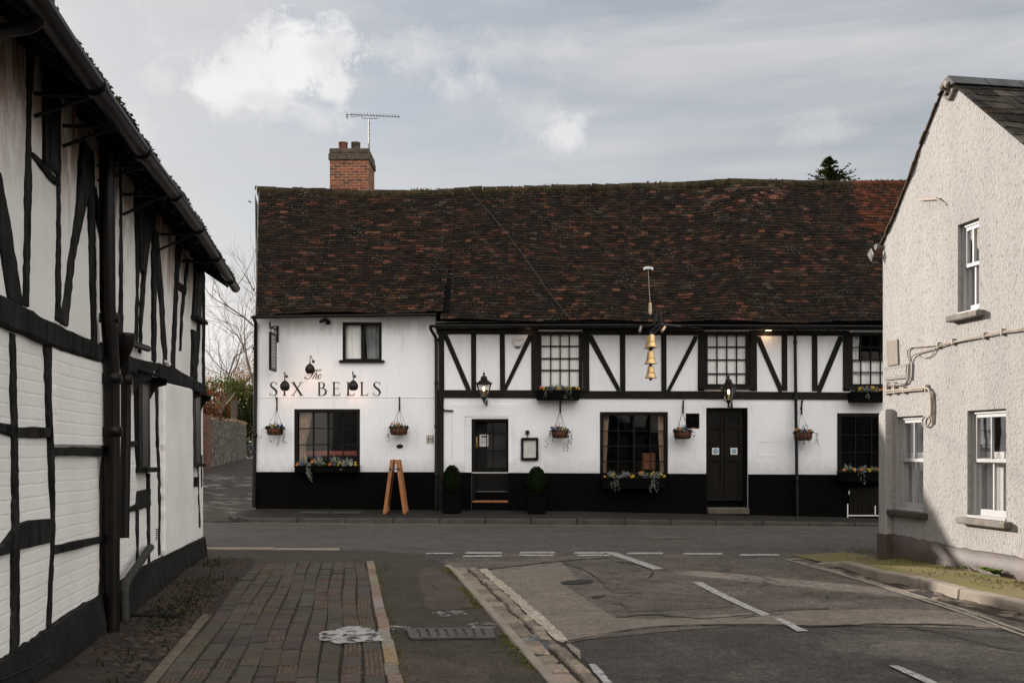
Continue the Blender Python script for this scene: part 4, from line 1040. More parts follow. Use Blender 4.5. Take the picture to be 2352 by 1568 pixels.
def roof_pt(X, t, eave):
    p = ridge(X).lerp(eave(X), t)
    sag = .045 * math.sin(X * 1.1 + 1.2) * math.sin(math.pi * t) + .03 * math.sin(X * 2.3 + t * 4) - .10 * math.sin(math.pi * t) * (.5 + .5 * math.sin(X * .55))
    if t > .86: sag += .35 * (t - .86) ** 1.3                      # bell-cast at the eaves
    return p + Vector((0, -.72, .69)) * sag
def tile_field(mb, S, x0, x1, rows, tw, colf, N=Vector((0, -.72, .69)), lim=None, th=.015, seed=1, rowjit=.1):
    rg = random.Random(seed)
    for i in range(rows):
        t0 = i / rows; t1 = (i + 1.16) / rows; x = x0 - tw * (.5 if i % 2 else 0)
        lo, hi = lim(t0) if lim else (x0, x1)
        dr_ = rg.gauss(0, rowjit / rows * .4)
        while x < x1:
            xa = max(x + rg.uniform(.001, .006), lo); xb = min(x + tw - rg.uniform(.001, .006), hi); x += tw
            if xb - xa < .03: continue
            h = th * rg.uniform(.85, 1.6); tt = t1 + rg.gauss(0, .07) / rows + dr_
            if rg.random() < .02: tt += .25 / rows; h *= 1.5
            k = rg.gauss(0, .003)
            p0 = S(xa, t0) + N * .003; p1 = S(xb, t0) + N * .003; p2 = S(xb, tt) + N * (h + k); p3 = S(xa, tt) + N * (h - k)
            d = N * (th + .006)
            mb.add([p0, p1, p2, p3, p3 - d, p2 - d], [(0, 3, 2, 1), (3, 4, 5, 2), (0, 4, 3), (1, 2, 5)], 0, colf(rg, (xa + xb) / 2, (t0 + t1) / 2, p3))
def tile_col(rg, X, t, p):
    xp = CX + p.x * F / p.y; yp = HY - (p.z - CAMZ) * F / p.y
    n1 = mnoise.noise(Vector((X * .55, t * 3.2, 1))); n2 = mnoise.noise(Vector((X * 1.7, t * 7, 9)))
    r = rg.random(); k = rg.uniform(.7, 1.35)
    if xp > 1957 + 8 * math.sin(yp * .2) and yp < 545 - 22 * (rg.random() - .5) * 2 - max(0, (1990 - xp)) * 1.6: c = (.105, .038, .020) if r < .5 else (.052, .023, .014)
    elif 1600 < xp < 1800 and 425 < yp < 500 - (xp - 1640) ** 2 * .001 and r < .45 and 430 + rg.random() * 60 > yp: c = (.15, .075, .06) if r < .25 else (.085, .07, .064)
    elif r < .025 + .06 * max(0, n1 + n2) + .05 * max(0, t - .55): c = (.105, .050, .037)
    elif r < .14 + .10 * n1: c = (.058, .027, .018)
    elif r < .18: c = (.042, .038, .033)
    elif r < .58: c = (.027, .0170, .0118)
    else: c = (.0115, .0090, .0072)
    if t < .05: c = tuple(a * .5 + b * .5 for a, b in zip(c, (.03, .03, .012)))
    return tuple(x * k for x in c)
XS = -1.45                                                        # the step between the two roofs
mb = MB(); ledge = lambda t: (-5.31, XS + .02 + .14 * (1 - t))
tile_field(mb, lambda X, t: roof_pt(X, t, eave_l), -5.31, XS + .2, 46, .165, tile_col, lim=ledge, seed=2)
def rlim(t): return (XS - .03 + .12 * (1 - t), 13.2)
tile_field(mb, lambda X, t: roof_pt(X, t, eave_r), XS - .2, 13.2, 47, .165, tile_col, lim=rlim, seed=5)
roof = mb.build('roof', M['tiles'], pub, colors=True)
mb = MB()
for (xa, xb, ev) in ((-5.29, XS + .15, eave_l), (XS, 13.2, eave_r)):  # boarding below the tiles and the back slope
    n = 24; vs = []
    for i in range(n + 1):
        X = xa + (xb - xa) * i / n
        for j in range(9): vs.append(roof_pt(X, j / 8, ev) - Vector((0, -.72, .69)) * .03)
    mb.add(vs, [(i * 9 + j, i * 9 + j + 1, (i + 1) * 9 + j + 1, (i + 1) * 9 + j) for i in range(n) for j in range(8)])
    vs = []
    for i in range(n + 1):
        X = xa + (xb - xa) * i / n; r_ = ridge(X); vs += [r_ - UP * .02, Vector((X - .6, 27.5, 4.0))]
    mb.add(vs, [(2 * i, 2 * i + 1, 2 * i + 3, 2 * i + 2) for i in range(n)])
vs = []
for j in range(17):                                               # closing edge of the left roof where it stands above the right one
    t = j / 16; X = XS + .02 + .14 * (1 - t); p = roof_pt(X, t, eave_l); vs += [p, p - Vector((0, -.72, .69)) * (.03 + .12 * t)]
mb.add(vs, [(2 * j, 2 * j + 1, 2 * j + 3, 2 * j + 2) for j in range(16)])
mb.build('roof_boarding', M['black'], roof)
mb = MB(); X = -5.33; rg = random.Random(3)                       # half-round ridge tiles under moss
while X < 13:
    a = ridge(X); b = ridge(X + .33); a.z += .02 + rg.gauss(0, .008); b.z += .02 + rg.gauss(0, .008)
    k = rg.uniform(.7, 1.3); c = (.05 * k, .042 * k, .026 * k) if X < 8.0 else (.13 * k, .045 * k, .03 * k)
    mb.tube([a + Vector((.004, 0, -.07)), b + Vector((-.004, 0, -.07))], [.125, .118], 14, 0, c); X += .33
mb.build('ridge_tiles', m_tiles('mossy ridge tiles', .9, .6), roof, colors=True)
mb = MB(); rg = random.Random(6)                                   # moss cushions along the ridge and at the eaves
for i in range(1500):
    X = rg.uniform(-5.4, 9.5); t = abs(rg.gauss(0, .025)) if rg.random() < .72 else rg.uniform(.80, .99)
    ev = eave_l if X < XS else eave_r
    if mnoise.noise(Vector((X * 1.3, t * 6, 4))) < -.05: continue
    p = roof_pt(X, t, ev) + Vector((0, -.72, .69)) * .03
    if t < .05: p += Vector((0, .02, .05))
    mb.leaf(p, rg.uniform(.03, .09), rg.uniform(.03, .06), rg, 0, flat=0)
mb.build('moss', plain('dark roof moss', (.030, .034, .012), (.055, .050, .02), 6, .95, 30, .8, .01), roof)
# lead flashing cap on the left verge, wire lying over the tiles
mb = MB(); mb.tube([roof_pt(-5.30, t / 10, eave_l) + Vector((-.0, -.01, -.02)) for t in range(11)], .022, 8); mb.build('verge_trim', M['kerb'], roof)
mb = MB(); wl = []
for i in range(21):
    s = i / 20; wl.append((1078 + (1318 - 1078) * s + 8 * math.sin(s * 5), 437 + (735 - 437) * (s ** .96)))
def on_roof(x, y, ev=eave_r, lift=.03):
    best = None
    for i in range(240):
        t = i / 239; lo = -8.0; hi = 14.0
        Xg = 0.0
        for _ in range(4):
            p = roof_pt(Xg, t, ev); Xg += (x - CX) / F * p.y - p.x
        p = roof_pt(Xg, t, ev); yy = HY - (p.z - CAMZ) * F / p.y
        if best is None or abs(yy - y) < best[0]: best = (abs(yy - y), p)
    return best[1] + Vector((0, -.72, .69)) * lift
mb.tube([on_roof(x, y) for x, y in wl], .0036, 5); tag(mb.build('cable', plain('weathered cable', (.14, .12, .10), None, 5, .8), None), 'thin pale cable lying slantwise across the pub roof tiles', 'cable')
# gutters and downpipes
def gutter(path, r, name, par, mat=None):
    mb = MB(); n = 8
    for a, b in zip(path, path[1:]):
        d = (b - a).normalized(); s = Vector((d.y, -d.x, 0)).normalized(); vs = []
        for p in (a, b):
            for k in range(n + 1):
                an = math.pi * k / n; vs.append(p + s * math.cos(an) * r - UP * math.sin(an) * r)
            for k in range(n, -1, -1):
                an = math.pi * k / n; vs.append(p + s * math.cos(an) * (r - .008) - UP * math.sin(an) * (r - .008))
        m_ = 2 * n + 2
        mb.add(vs, [(i, (i + 1) % m_, m_ + (i + 1) % m_, m_ + i) for i in range(m_)], smooth=True)
        mb.add([vs[i] for i in range(m_)], [tuple(range(m_))])
    return mb.build(name, mat or M['iron'], par)
gutter([at(578, 726, 20.52), at(1003, 720, 20.52)], .055, 'gutter', pub)
gutter([at(987, 746, 20.42), at(1400, 745, 20.42), at(2050, 748, 20.42), at(2700, 748, 20.42)], .055, 'gutter', pub)
def pipe(pts, r, name, par, mat=None, collars=(), n=10):
    mb = MB(); mb.tube(pts, r, n)
    for p in collars: mb.lathe(p - UP * .04, [(r, 0), (r * 1.28, .005), (r * 1.28, .07), (r, .08)], n)
    return mb.build(name, mat or M['iron'], par)
xd = X_(1003)
pipe([at(988, 748, 20.42), at(990, 757, 20.44), fp(1001, 775, .09), fp(1002.5, 790, .07), fp(1003, 1000, .07), fp(1002, 1172, .07)], .034, 'downpipe', pub, collars=[fp(1003, y, .07) for y in (781, 880, 978, 1090)])
pipe([fp(1011, 785, .05), fp(1010, 905, .05), fp(1013, 930, .05), fp(1020, 942, .04), fp(1041, 943.5, .03)], .018, 'waste_pipe', pub)
pipe([fp(1824, 750, .3), fp(1823.5, 765, .10), fp(1824, 780, .075), fp(1829, 1195, .075)], .034, 'downpipe', pub, collars=[fp(1824 + (y - 780) * .012, y, .075) for y in (786, 915, 1005, 1100)])
pipe([at(583, 728, 20.55), fp(588.5, 742, .06), fp(588, 900, .05), fp(584.5, 1165, .05)], .04, 'downpipe', pub, collars=[fp(587, y, .05) for y in (800, 1000)])

# ---- chimney
ch = MB(); YC = 24.75
a = at(757.5, 444, YC); b = at(846.5, 368, YC); dp = 1.05
ch.box((a.x, YC, a.z - .6), (b.x, YC + dp, b.z)); chim = ch.build('chimney', M['chim'], pub)
for y0, y1, e in ((368, 352, .035), (352, 340.5, .015)):
    p, q = at(757.5, y0, YC), at(846.5, y1, YC); mb = MB(); mb.box((p.x - e, YC - e, p.z), (q.x + e, YC + dp + e, q.z)); mb.build('corbel', M['chimtop'], chim, bevel=.02)
mb = MB(); p, q = at(757.5, 340.5, YC), at(846.5, 338, YC); mb.prism([(p.x + .02, YC, p.z - .001), (q.x - .02, YC, p.z - .001), (q.x - .2, YC + .3, p.z + .07), (p.x + .2, YC + .3, p.z + .07)], (0, .5, 0)); mb.build('flaunching', M['chimtop'], chim)
for x, col in ((788, 'pot'), (817, 'chimtop')):
    p = at(x, 339, YC + .4); mb = MB(); mb.lathe(p - UP * .05, [(.115, 0), (.115, .14), (.122, .145), (.122, .17), (.10, .17), (.10, .05)], 18); mb.build('chimney_pot', M[col], chim)
ar = thing('television_aerial', 'thin grey television aerial on a pole beside the chimney', 'aerial', at(847, 360, YC + .1))
mb = MB(); mb.tube([at(848, 372, YC + .1), at(847.5, 271, YC + .1)], [.020, .018], 8); mb.build('mast', M['metal'], ar)
def aa(x, y): return at(x, y, YC + .1)
mb = MB(); mb.tube([aa(797, 263), aa(918.5, 268.5)], .010, 6); mb.build('boom', M['metal'], ar)
mb = MB(); mb.tube([aa(831, 266), aa(831.5, 271), aa(834, 272), aa(864, 272.5), aa(867, 272), aa(867.5, 267)], .009, 6); mb.build('cradle', M['metal'], ar)
for i in range(16):
    x = 809 + i * 7.1; p = aa(x, 263 + (x - 797) * .045); mb = MB(); mb.tube([p + Vector((0, -.12, .012)), p + Vector((0, .12, .012))], .006, 5); mb.build('director', M['metal'], ar)
mb = MB(); p = aa(798, 263)
for s in (1, -1): mb.add([p + Vector((0, -.15, 0)), p + Vector((0, .15, 0)), p + Vector((-.02, .15, s * .085)), p + Vector((-.02, -.15, s * .085))], [(0, 1, 2, 3)])
mb.build('reflector', M['zinc'], ar)
mb = MB(); mb.tube(smooth_path([tuple(aa(808, 262)), tuple(aa(806, 268)), tuple(aa(812, 269)), tuple(aa(822, 267)), tuple(aa(834, 267.5))], 4), .005, 5); mb.build('lead', M['iron'], ar)

# =================================================================== LETTERING painted on the pub
SER = .30
def stem(x, w, serl=.30, y0=0.0, y1=1.0, top=True, bot=True):
    o = [([(x, y0), (x, y0 + .12), (x, y1 - .12), (x, y1)], [w * 1.25, w, w, w * 1.25])]
    if bot: o.append(([(x - serl / 2, y0 + .012), (x, y0 + .016), (x + serl / 2, y0 + .012)], [.02, .045, .02]))
    if top: o.append(([(x - serl / 2, y1 - .012), (x, y1 - .016), (x + serl / 2, y1 - .012)], [.02, .045, .02]))
    return o
def sm(p, w, n=6):
    q = smooth_path([(a[0], a[1], b) for a, b in zip(p, w)], n); return ([(x, y) for x, y, _ in q], [max(.012, c) for _, _, c in q])
def L_S():
    return [sm([(.50, .80), (.47, .90), (.36, .985), (.20, .975), (.085, .86), (.10, .70), (.27, .55), (.44, .40), (.505, .22), (.42, .05), (.24, .005), (.10, .05), (.02, .20)],
               [.02, .03, .035, .05, .085, .11, .125, .125, .105, .06, .03, .03, .02]),
            ([(.505, .76), (.515, .99)], [.02, .03]), ([(.015, .25), (.005, .02)], [.02, .03])]
def L_I(): return stem(.15, .105)
def L_X():
    return [([(.10, .985), (.74, .015)], [.12, .12]), ([(.70, .985), (.10, .015)], [.05, .05])] + [([(x - .15, y), (x + .15, y)], [.03, .03]) for x, y in ((.12, .985), (.72, .985), (.08, .015), (.74, .015))]
def L_B():
    return [([(.10, 0), (.10, 1)], [.105, .105]), ([(-.02, .985), (.14, .985)], [.03, .03]), ([(-.02, .015), (.14, .015)], [.03, .03]),
            sm([(.12, .985), (.32, .98), (.45, .88), (.46, .74), (.38, .58), (.13, .545)], [.03, .04, .085, .105, .07, .03]),
            sm([(.13, .545), (.40, .53), (.57, .42), (.60, .27), (.52, .10), (.34, .015), (.10, .015)], [.03, .045, .09, .115, .09, .04, .03])]
def L_E():
    return stem(.12, .105, .28) + [([(.10, .98), (.50, .98)], [.035, .035]), ([(.50, .99), (.52, .85)], [.05, .02]), ([(.12, .53), (.42, .53)], [.03, .03]), ([(.43, .62), (.43, .44)], [.025, .025]),
                                   ([(.10, .02), (.52, .02)], [.04, .04]), ([(.52, .01), (.57, .19)], [.06, .02])]
def L_L(): return stem(.14, .105, .30) + [([(.12, .02), (.54, .02)], [.04, .04]), ([(.54, .01), (.61, .20)], [.06, .02])]
H = 30.9; yb_ = 908.3
for fn, u in ((L_S, 140), (L_I, 368), (L_X, 532), (L_B, 1002), (L_E, 1262), (L_L, 1512), (L_L, 1757), (L_S, 1992)):
    x0 = 602.1 + u * .128; z = 0; mb = MB()
    for pts, ws in fn():
        z += .0002; mb.ribbon(pts, [w_ * 1.28 for w_ in ws], lambda x, y: fp(x0 + x * H, yb_ - y * H, .0165 + z))
    mb.build('painted_letter', M['letter'], pub)
U = lambda u, v: (602.1 + u * .128, 809.1 + v * .128)
for strokes in (([([(770, 440), (775, 458), (800, 476), (840, 474), (875, 440), (905, 395), (940, 345), (960, 322)], [2.6, 2.2, 1.2, 1.2, 1.6, 2.2, 2.2, 1.2]),
                  ([(905, 385), (850, 415), (812, 412), (805, 385), (835, 345), (890, 325), (950, 318), (1010, 332), (1055, 328), (1068, 312), (1045, 305), (1000, 308), (945, 318)], [.6, .7, .7, .8, .9, 1.0, 1.3, 1.2, .9, .7, .7, .7, .6])]),
                ([([(988, 342), (975, 360), (905, 475)], [1.2, 1.6, 1.9]), ([(912, 462), (935, 425), (962, 395), (983, 392), (982, 415), (962, 455), (968, 474), (990, 464), (1008, 445)], [.7, .8, 1.0, 1.6, 1.9, 1.9, 1.4, .8, .6])]),
                ([([(1008, 445), (1045, 425), (1062, 402), (1050, 388), (1025, 400), (1005, 440), (1015, 472), (1040, 468), (1070, 432)], [.6, .7, .9, .9, 1.3, 2.0, 1.6, .9, .6])])):
    mb = MB(); z = 0
    for pts, ws in strokes:
        q = smooth_path([(*U(*p), w) for p, w in zip(pts, ws)], 5); z += .0002
        mb.ribbon([(a, b) for a, b, _ in q], [c * 1.3 for _, _, c in q], lambda x, y: fp(x, y, .0165 + z))
    mb.build('painted_letter', M['letter'], pub)
def write(body, mp, sx, sy, name, mat, parent):                  # printed words with the built-in letters, laid on a face
    vs, fs = text_shape(body); x0 = min(v[0] for v in vs); x1 = max(v[0] for v in vs); y0 = min(v[1] for v in vs); y1 = max(v[1] for v in vs)
    mb = MB(); mb.add([mp(((v[0] - x0) / (x1 - x0) - .5) * sx, ((v[1] - y0) / (y1 - y0) - .5) * sy) for v in vs], fs)
    return mb.build(name, mat, parent)

# =================================================================== THINGS ON THE PUB FRONT
# --- three swan-neck sign lamps
def point_light(p, e, col, r, name='lamp_light', parent=None):
    d = bpy.data.lights.new(name, 'POINT'); d.energy = e * .62; d.color = col; d.shadow_soft_size = r
    o = bpy.data.objects.new(name, d); COL.objects.link(o); o.parent = parent; o.location = Vector(p) - (world_origin(parent) if parent else Vector((0, 0, 0)))
LY = YF - .36
for (u, v, ut, vt, um, vm, lab) in ((858, 305, 874, 58, 922, 163, 'black globe sign lamp hanging over the word The, highest of the three'), (408, 608, 405, 355, 440, 430, 'black globe sign lamp hanging over the letter I of SIX'), (1637, 603, 1632, 345, 1665, 430, 'black globe sign lamp hanging over BELLS')):
    P = lambda a, b, Y: at(602.1 + a * .128, 809.1 + b * .128, Y)
    lp = thing('sign_lamp', lab, 'wall lamp', P(um, vm, YF - .02), 'swan-neck lamps over the painted sign')
    mb = MB(); mb.lathe(P(um, vm, YF), [(.0, .045), (.022, .04), (.030, .02), (.030, 0)], 14, (0, -1, 0)); mb.build('wall_plate', M['iron'], lp)
    nk = [P(um - 6, vm, YF - .04), P(um - 20, vm - 18, YF - .10), P(um - 26, vm - 50, YF - .17), P(ut + 3, vt + 12, YF - .25), P(ut - 4, vt, YF - .29), P(ut - 12, vt + 20, YF - .33), P(u - 1, v - 125, LY), P(u - 1, v - 85, LY)]
    mb = MB(); mb.tube([Vector(p) for p in smooth_path([tuple(p) for p in nk], 5)], .008, 8); mb.lathe(P(u - 1, v - 130, LY), [(.008, -.012), (.016, 0), (.008, .012)], 10); mb.build('swan_neck', M['iron'], lp)
    c = P(u, v, LY); r = .102
    mb = MB(); mb.lathe(c, [(.012, r * 1.26), (.02, r * 1.18), (.045, r * 1.0), (.07, r * .78), (.092, r * .40), (r, r * .05), (.098, -r * .32), (.082, -r * .64), (.062, -r * .84), (.05, -r * .9), (.046, -r * .86), (.07, -r * .5)], 22); mb.build('lamp_shade', M['iron'], lp)
    mb = MB(); mb.lathe(c - UP * .05, [(0, -.035), (.03, -.02), (.034, 0), (.02, .025), (0, .03)], 12); mb.build('bulb', M['bulb'], lp)
    point_light(c + Vector((0, .08, -.125)), 1.5, (1, .60, .42), .04, parent=lp)

# --- two lanterns
for (x, y0, y1, yp, lab) in ((1111.5, 882, 912.5, 931, 'black four-sided lantern with a lit flame above the single door'), (1673.5, 889, 920, 936, 'black four-sided lantern with a lit flame above the double door')):
    Y = YF - .33; ln = thing('lantern', lab, 'lantern', at(x + 5, yp, YF), 'lanterns over the doors')
    c = at(x, y0, Y); zb = at(x, y1, Y).z; n = 6
    def hexa(r, z): return [Vector((c.x + r * math.cos(math.pi / 3 * i + math.pi / 6 + .12), c.y + r * math.sin(math.pi / 3 * i + math.pi / 6 + .12), z)) for i in range(n)]
    top, bot = hexa(.165, c.z), hexa(.078, zb)
    mb = MB()
    for i in range(n):
        mb.bar(top[i], bot[i], .011, .011); mb.bar(top[i], top[(i + 1) % n], .012, .016); mb.bar(bot[i], bot[(i + 1) % n], .012, .016)
        m0 = top[i].lerp(bot[i], .14); m1 = top[(i + 1) % n].lerp(bot[(i + 1) % n], .14); mb.bar(m0, m1, .006, .006)
    mb.build('cage', M['iron'], ln)
    mb = MB(); k = .985
    for i in range(n): mb.add([c + (p - c) * 1 for p in (top[i], top[(i + 1) % n], bot[(i + 1) % n], bot[i])], [(0, 1, 2, 3)])
    mb.build('glass', m_glass('lantern glass', (.97, .97, .96), .8, 0), ln)
    mb = MB(); mb.lathe(c, [(.185, -.006), (.185, .012), (.12, .062), (.068, .10)], 6, ph=math.pi / 6 + .12, smooth=False)
    mb.lathe(c, [(.068, .098), (.072, .105), (.066, .145), (.04, .172), (.016, .18), (.014, .19), (.024, .20), (.026, .215), (.012, .24), (0, .27)], 14)
    for i in range(n): p = top[i]; d = (p - c).normalized(); mb.bar(p + d * .008, p + d * .028 + UP * .04, .012, .012)
    mb.build('roof_cap', M['iron'], ln)
    mb = MB(); b0 = Vector((c.x, c.y, zb)); w_ = fp(x + 6.5, yp, .03)
    mb.lathe(b0, [(.055, 0), (.05, -.03), (.025, -.05), (.02, -.09), (.0, -.1)], 10)
    mb.tube([b0 + UP * -.08, b0 + Vector((.01, .1, -.12)), w_ + UP * .02 + Vector((0, -.06, 0)), w_], .016, 8); mb.tube([w_ + UP * .12, w_], .018, 8); mb.build('wall_bracket', M['iron'], ln)
    mb = MB(); f = c + UP * -.085; mb.lathe(f, [(.004, .04), (.020, .02), (.024, -.015), (.016, -.05), (0, -.06)], 12); mb.build('flame', M['flame'], ln)
    mb = MB(); mb.tube([f - UP * .06, b0], .012, 8); mb.lathe(f - UP * .07, [(.03, 0), (.03, .012)], 10); mb.build('burner', M['brass'], ln)
    point_light(f + Vector((0, -.05, -.01)), 1.0, (1, .62, .34), .03, parent=ln)

# --- planting helpers
def pansy(mb, p, r, rg, mi):
    n = (Vector((rg.gauss(0, .45), -1, rg.gauss(.35, .35)))).normalized(); a = n.cross(UP).normalized(); b = a.cross(n); ph = rg.random()
    vs = [p + n * .006] + [p + (a * math.cos(ph + k * math.pi / 3) + b * math.sin(ph + k * math.pi / 3)) * r * (1 + .18 * (-1) ** k) for k in range(6)]
    mb.add(vs, [(0, 1 + k, 1 + (k + 1) % 6) for k in range(6)], mi)
def silver_tuft(mb, p, r, rg, mi=0, n=16):
    for i in range(n):
        d = Vector((rg.gauss(0, .75), rg.gauss(-.25, .45), abs(rg.gauss(.75, .4)))).normalized(); L = r * rg.uniform(.6, 1.15)
        mb.leaf(p + d * L * .5, L, L * .20, rg, mi, d=d)
        for s in (.45, .7): mb.leaf(p + d * L * s + Vector((rg.gauss(0, .012), 0, rg.gauss(0, .012))), L * .38, L * .13, rg, mi)
def trail(mb, p, L, rg, mi=0, size=.026, drift=.35):
    p = Vector(p); n = int(L / .022); dx = rg.uniform(-drift, drift)
    for i in range(n):
        p = p + Vector((dx * .02 + rg.gauss(0, .006), rg.gauss(0, .004), -.022))
        if rg.random() < .85: mb.leaf(p + Vector((rg.gauss(0, .012), rg.gauss(-.005, .008), 0)), size * rg.uniform(.7, 1.3), size * rg.uniform(.6, 1.0), rg, mi)
FM = ['py', 'po', 'pb', 'pw', 'pr']
def planting(par, x0, x1, Y, z, dp, seed, leaves, tufts, trails, blooms, hgt=.09, green='leafg', spikes=0):
    rg = random.Random(seed); mb = MB()
    for i in range(leaves):
        x = rg.uniform(x0, x1); e = 1 - abs(2 * (x - x0) / (x1 - x0) - 1) ** 3
        mb.leaf(Vector((x, Y + rg.uniform(-dp, dp), z + rg.uniform(-.02, hgt * (.35 + .65 * e)) * rg.random() ** .4)), rg.uniform(.025, .05), rg.uniform(.018, .032), rg, 0)
    for i in range(spikes):
        x = (x0 + x1) / 2 + rg.gauss(0, .05); h = rg.uniform(.1, .19)
        for k in range(7): mb.leaf(Vector((x + rg.gauss(0, .01), Y + rg.gauss(0, .01), z + h * k / 7 + .03)), .035, .016, rg, 0, d=Vector((rg.gauss(0, .5), rg.gauss(0, .5), 1)).normalized())
    mb.build('leaves', M[green], par)
    if trails:
        for (x, L, n, silver) in trails:
            mb = MB()
            for k in range(n): trail(mb, (x + rg.gauss(0, .025), Y - dp - .01, z + .02), L * rg.uniform(.5, 1.05), rg, 1 if silver else 0, .030 if silver else .032)
            if silver:
                for k in range(34): mb.leaf(Vector((x + rg.gauss(0, .035), Y - dp * .8 + rg.gauss(0, .02), z + rg.uniform(-.03, .06))), .036, .03, rg, 1)
            mb.build('trailing_stems', [M['leafd'], M['leafs']], par)
    if tufts:
        for x, r in tufts:
            mb = MB(); silver_tuft(mb, Vector((x, Y - dp * .3, z + .03)), r, rg); mb.build('silver_leaves', M['leafs'], par)
    for x, dz, mi, n in blooms:
        mb = MB()
        for k in range(n): pansy(mb, Vector((x + rg.gauss(0, .02), Y - dp * rg.uniform(.3, 1.1), z + dz + rg.gauss(0, .018))), rg.uniform(.024, .034), rg, 0)
        mb.build('pansies', M[FM[mi]], par)

# --- five hanging baskets
def basket(cx, yr, ybm, hw, yb0, yb1, bx, seed, lab, trails, blooms, spikes=2):
    Y = YF - .24; c = at(cx, yr, Y); r = hw * Y / F; h = c.z - at(cx, ybm, Y).z
    t = thing('hanging_basket', lab, 'hanging basket', at(bx, yb0, YF), 'hanging baskets along the pub front')
    mb = MB(); mb.lathe(c, [(r * .98, .0), (r, -.012), (r * .98, -.03), (r * .985, -.045), (r * .93, h * -.55), (r * .95, h * -.6), (r * .84, -h * .95), (r * .5, -h), (0, -h)], 26); mb.build('bowl', M['wick'], t)
    mb = MB()
    for k in range(14):
        an = 2 * math.pi * k / 14; mb.tube([c + Vector((math.cos(an) * r * f, math.sin(an) * r * f, -h * g_)) for f, g_ in ((1.01, 0), (1.0, .4), (.955, .65), (.86, .97))], .004, 4, caps=False)
    for f, g_ in ((1.012, .02), (.975, .55)): mb.tube([c + Vector((math.cos(2 * math.pi * k / 24) * r * f, math.sin(2 * math.pi * k / 24) * r * f, -h * g_)) for k in range(25)], .005, 4, caps=False)
    mb.build('wire_cage', M['iron'], t)
    hk = at(bx, yb1, Y)
    mb = MB(); w0, w1 = fp(bx + 1, yb0, .02), fp(bx + 1, yb1, .02)
    mb.bar(w0, w1, .028, .012, (0, 1, 0)); mb.tube([w0.lerp(w1, .2), w0.lerp(w1, .1) + Vector((0, -.1, .03)), hk + Vector((0, .03, .13)), hk + Vector((0, 0, .10)), hk + Vector((0, -.015, .05)), hk + Vector((0, .01, .02))], .010, 7); mb.tube([w0.lerp(w1, .75), hk + Vector((0, .05, .11))], .008, 6)
    mb.build('bracket', M['iron'], t)
    for k in range(4):
        an = .5 + math.pi / 2 * k; mb = MB(); mb.tube([hk + UP * .03, c + Vector((math.cos(an) * r * .97, math.sin(an) * r * .97, 0))], .0035, 4, caps=False); mb.build('chain', M['iron'], t)
    rg = random.Random(seed); bl = [(c.x + dx * r, dz, mi, n) for dx, dz, mi, n in blooms]
    planting(t, c.x - r * 1.12, c.x + r * 1.12, Y, c.z - .005, r * .62, seed, 260, [(c.x - r * .3, .08)] if seed % 2 else [], [(c.x + dx * r, L, n, False) for dx, L, n in trails], bl, .10, 'leafd', spikes)
basket(632, 983, 999, 19, 912, 943, 635.5, 21, 'hanging basket at the left end of the pub, ivy trailing on both sides', [(-1.1, .36, 3), (.9, .4, 3), (1.3, .34, 2)], [(-.6, .06, 0, 2), (.8, .06, 2, 2), (0, .07, 0, 1)], 4)
basket(916, 982, 999, 20, 912, 942, 917, 24, 'hanging basket above the oval plaque with yellow pansies in the middle', [(-1.0, .34, 3), (-1.3, .12, 2)], [(0, .07, 0, 4), (-.6, .08, 1, 1)], 3)
basket(1286, 989, 1006, 18.5, 919, 947, 1286, 27, 'hanging basket below the upper window box with long ivy trails either side', [(-1.25, .42, 4), (1.2, .44, 6)], [(-.8, .06, 2, 3), (.3, .06, 0, 1), (-.2, .09, 1, 1)], 3)
basket(1568, 990, 1008, 20, 919, 949, 1568, 30, 'hanging basket beside the dark wall vent with orange pansies', [(-.8, .25, 2), (-.2, .3, 2), (1.2, .2, 2)], [(-.5, .06, 1, 4), (.2, .06, 2, 3), (1, .06, 1, 1)], 5)
basket(1845, 994, 1011, 20, 919, 951, 1840, 33, 'hanging basket against the downpipe right of the double door', [(-.3, .3, 3), (.2, .38, 3), (1.2, .30, 3)], [(-.9, .05, 1, 2), (.2, .06, 2, 2), (.8, .07, 1, 2), (.5, .05, 4, 1)], 5)

# --- window boxes
def wbox(x0, x1, yt, yb2, seed, lab, tufts, trails, blooms, Yf=.30, leaves=430, hgt=.10):
    t = thing('window_box', lab, 'window box', fp((x0 + x1) / 2, yb2, .15), 'planted window boxes')
    a, b = fp(x0, yt, .035), fp(x1, yb2, .035)
    k = (YF - Yf) / YF; ax, bx = a.x * k, b.x * k; za = CAMZ + (a.z - CAMZ) * k; zb = CAMZ + (b.z - CAMZ) * k
    mb = MB(); mb.box((ax, YF - Yf, zb), (bx, YF - .04, za)); mb.build('trough', M['black'], t, bevel=.008)
    mb = MB(); mb.box((ax - .012, YF - Yf - .012, za - .02), (bx + .012, YF - .035, za + .004)); mb.build('rim', M['black'], t, bevel=.006)
    sx = lambda x: (x - CX) / F * (YF - Yf)
    planting(t, ax + .02, bx - .02, YF - Yf * .55, za, Yf * .40, seed, leaves, [(sx(x), r) for x, r in tufts], [(sx(x), L, n, s) for x, L, n, s in trails], [(sx(x), dz, mi, n) for x, dz, mi, n in blooms], hgt)
wbox(676, 823, 1070, 1085, 41, 'window box under the ground floor window left of the ladder, with four silver tufts', [(696, .19), (728, .18), (769, .19), (795, .20)], [(706, .34, 9, True), (786, .1, 4, True)],
     [(681, .04, 1, 2), (716, .10, 1, 3), (690, .05, 2, 3), (735, .06, 0, 2), (757, .05, 1, 4), (767, .05, 2, 3), (777, .05, 0, 3), (817, .05, 0, 4), (735, .0, 2, 2), (803, .04, 3, 3)])
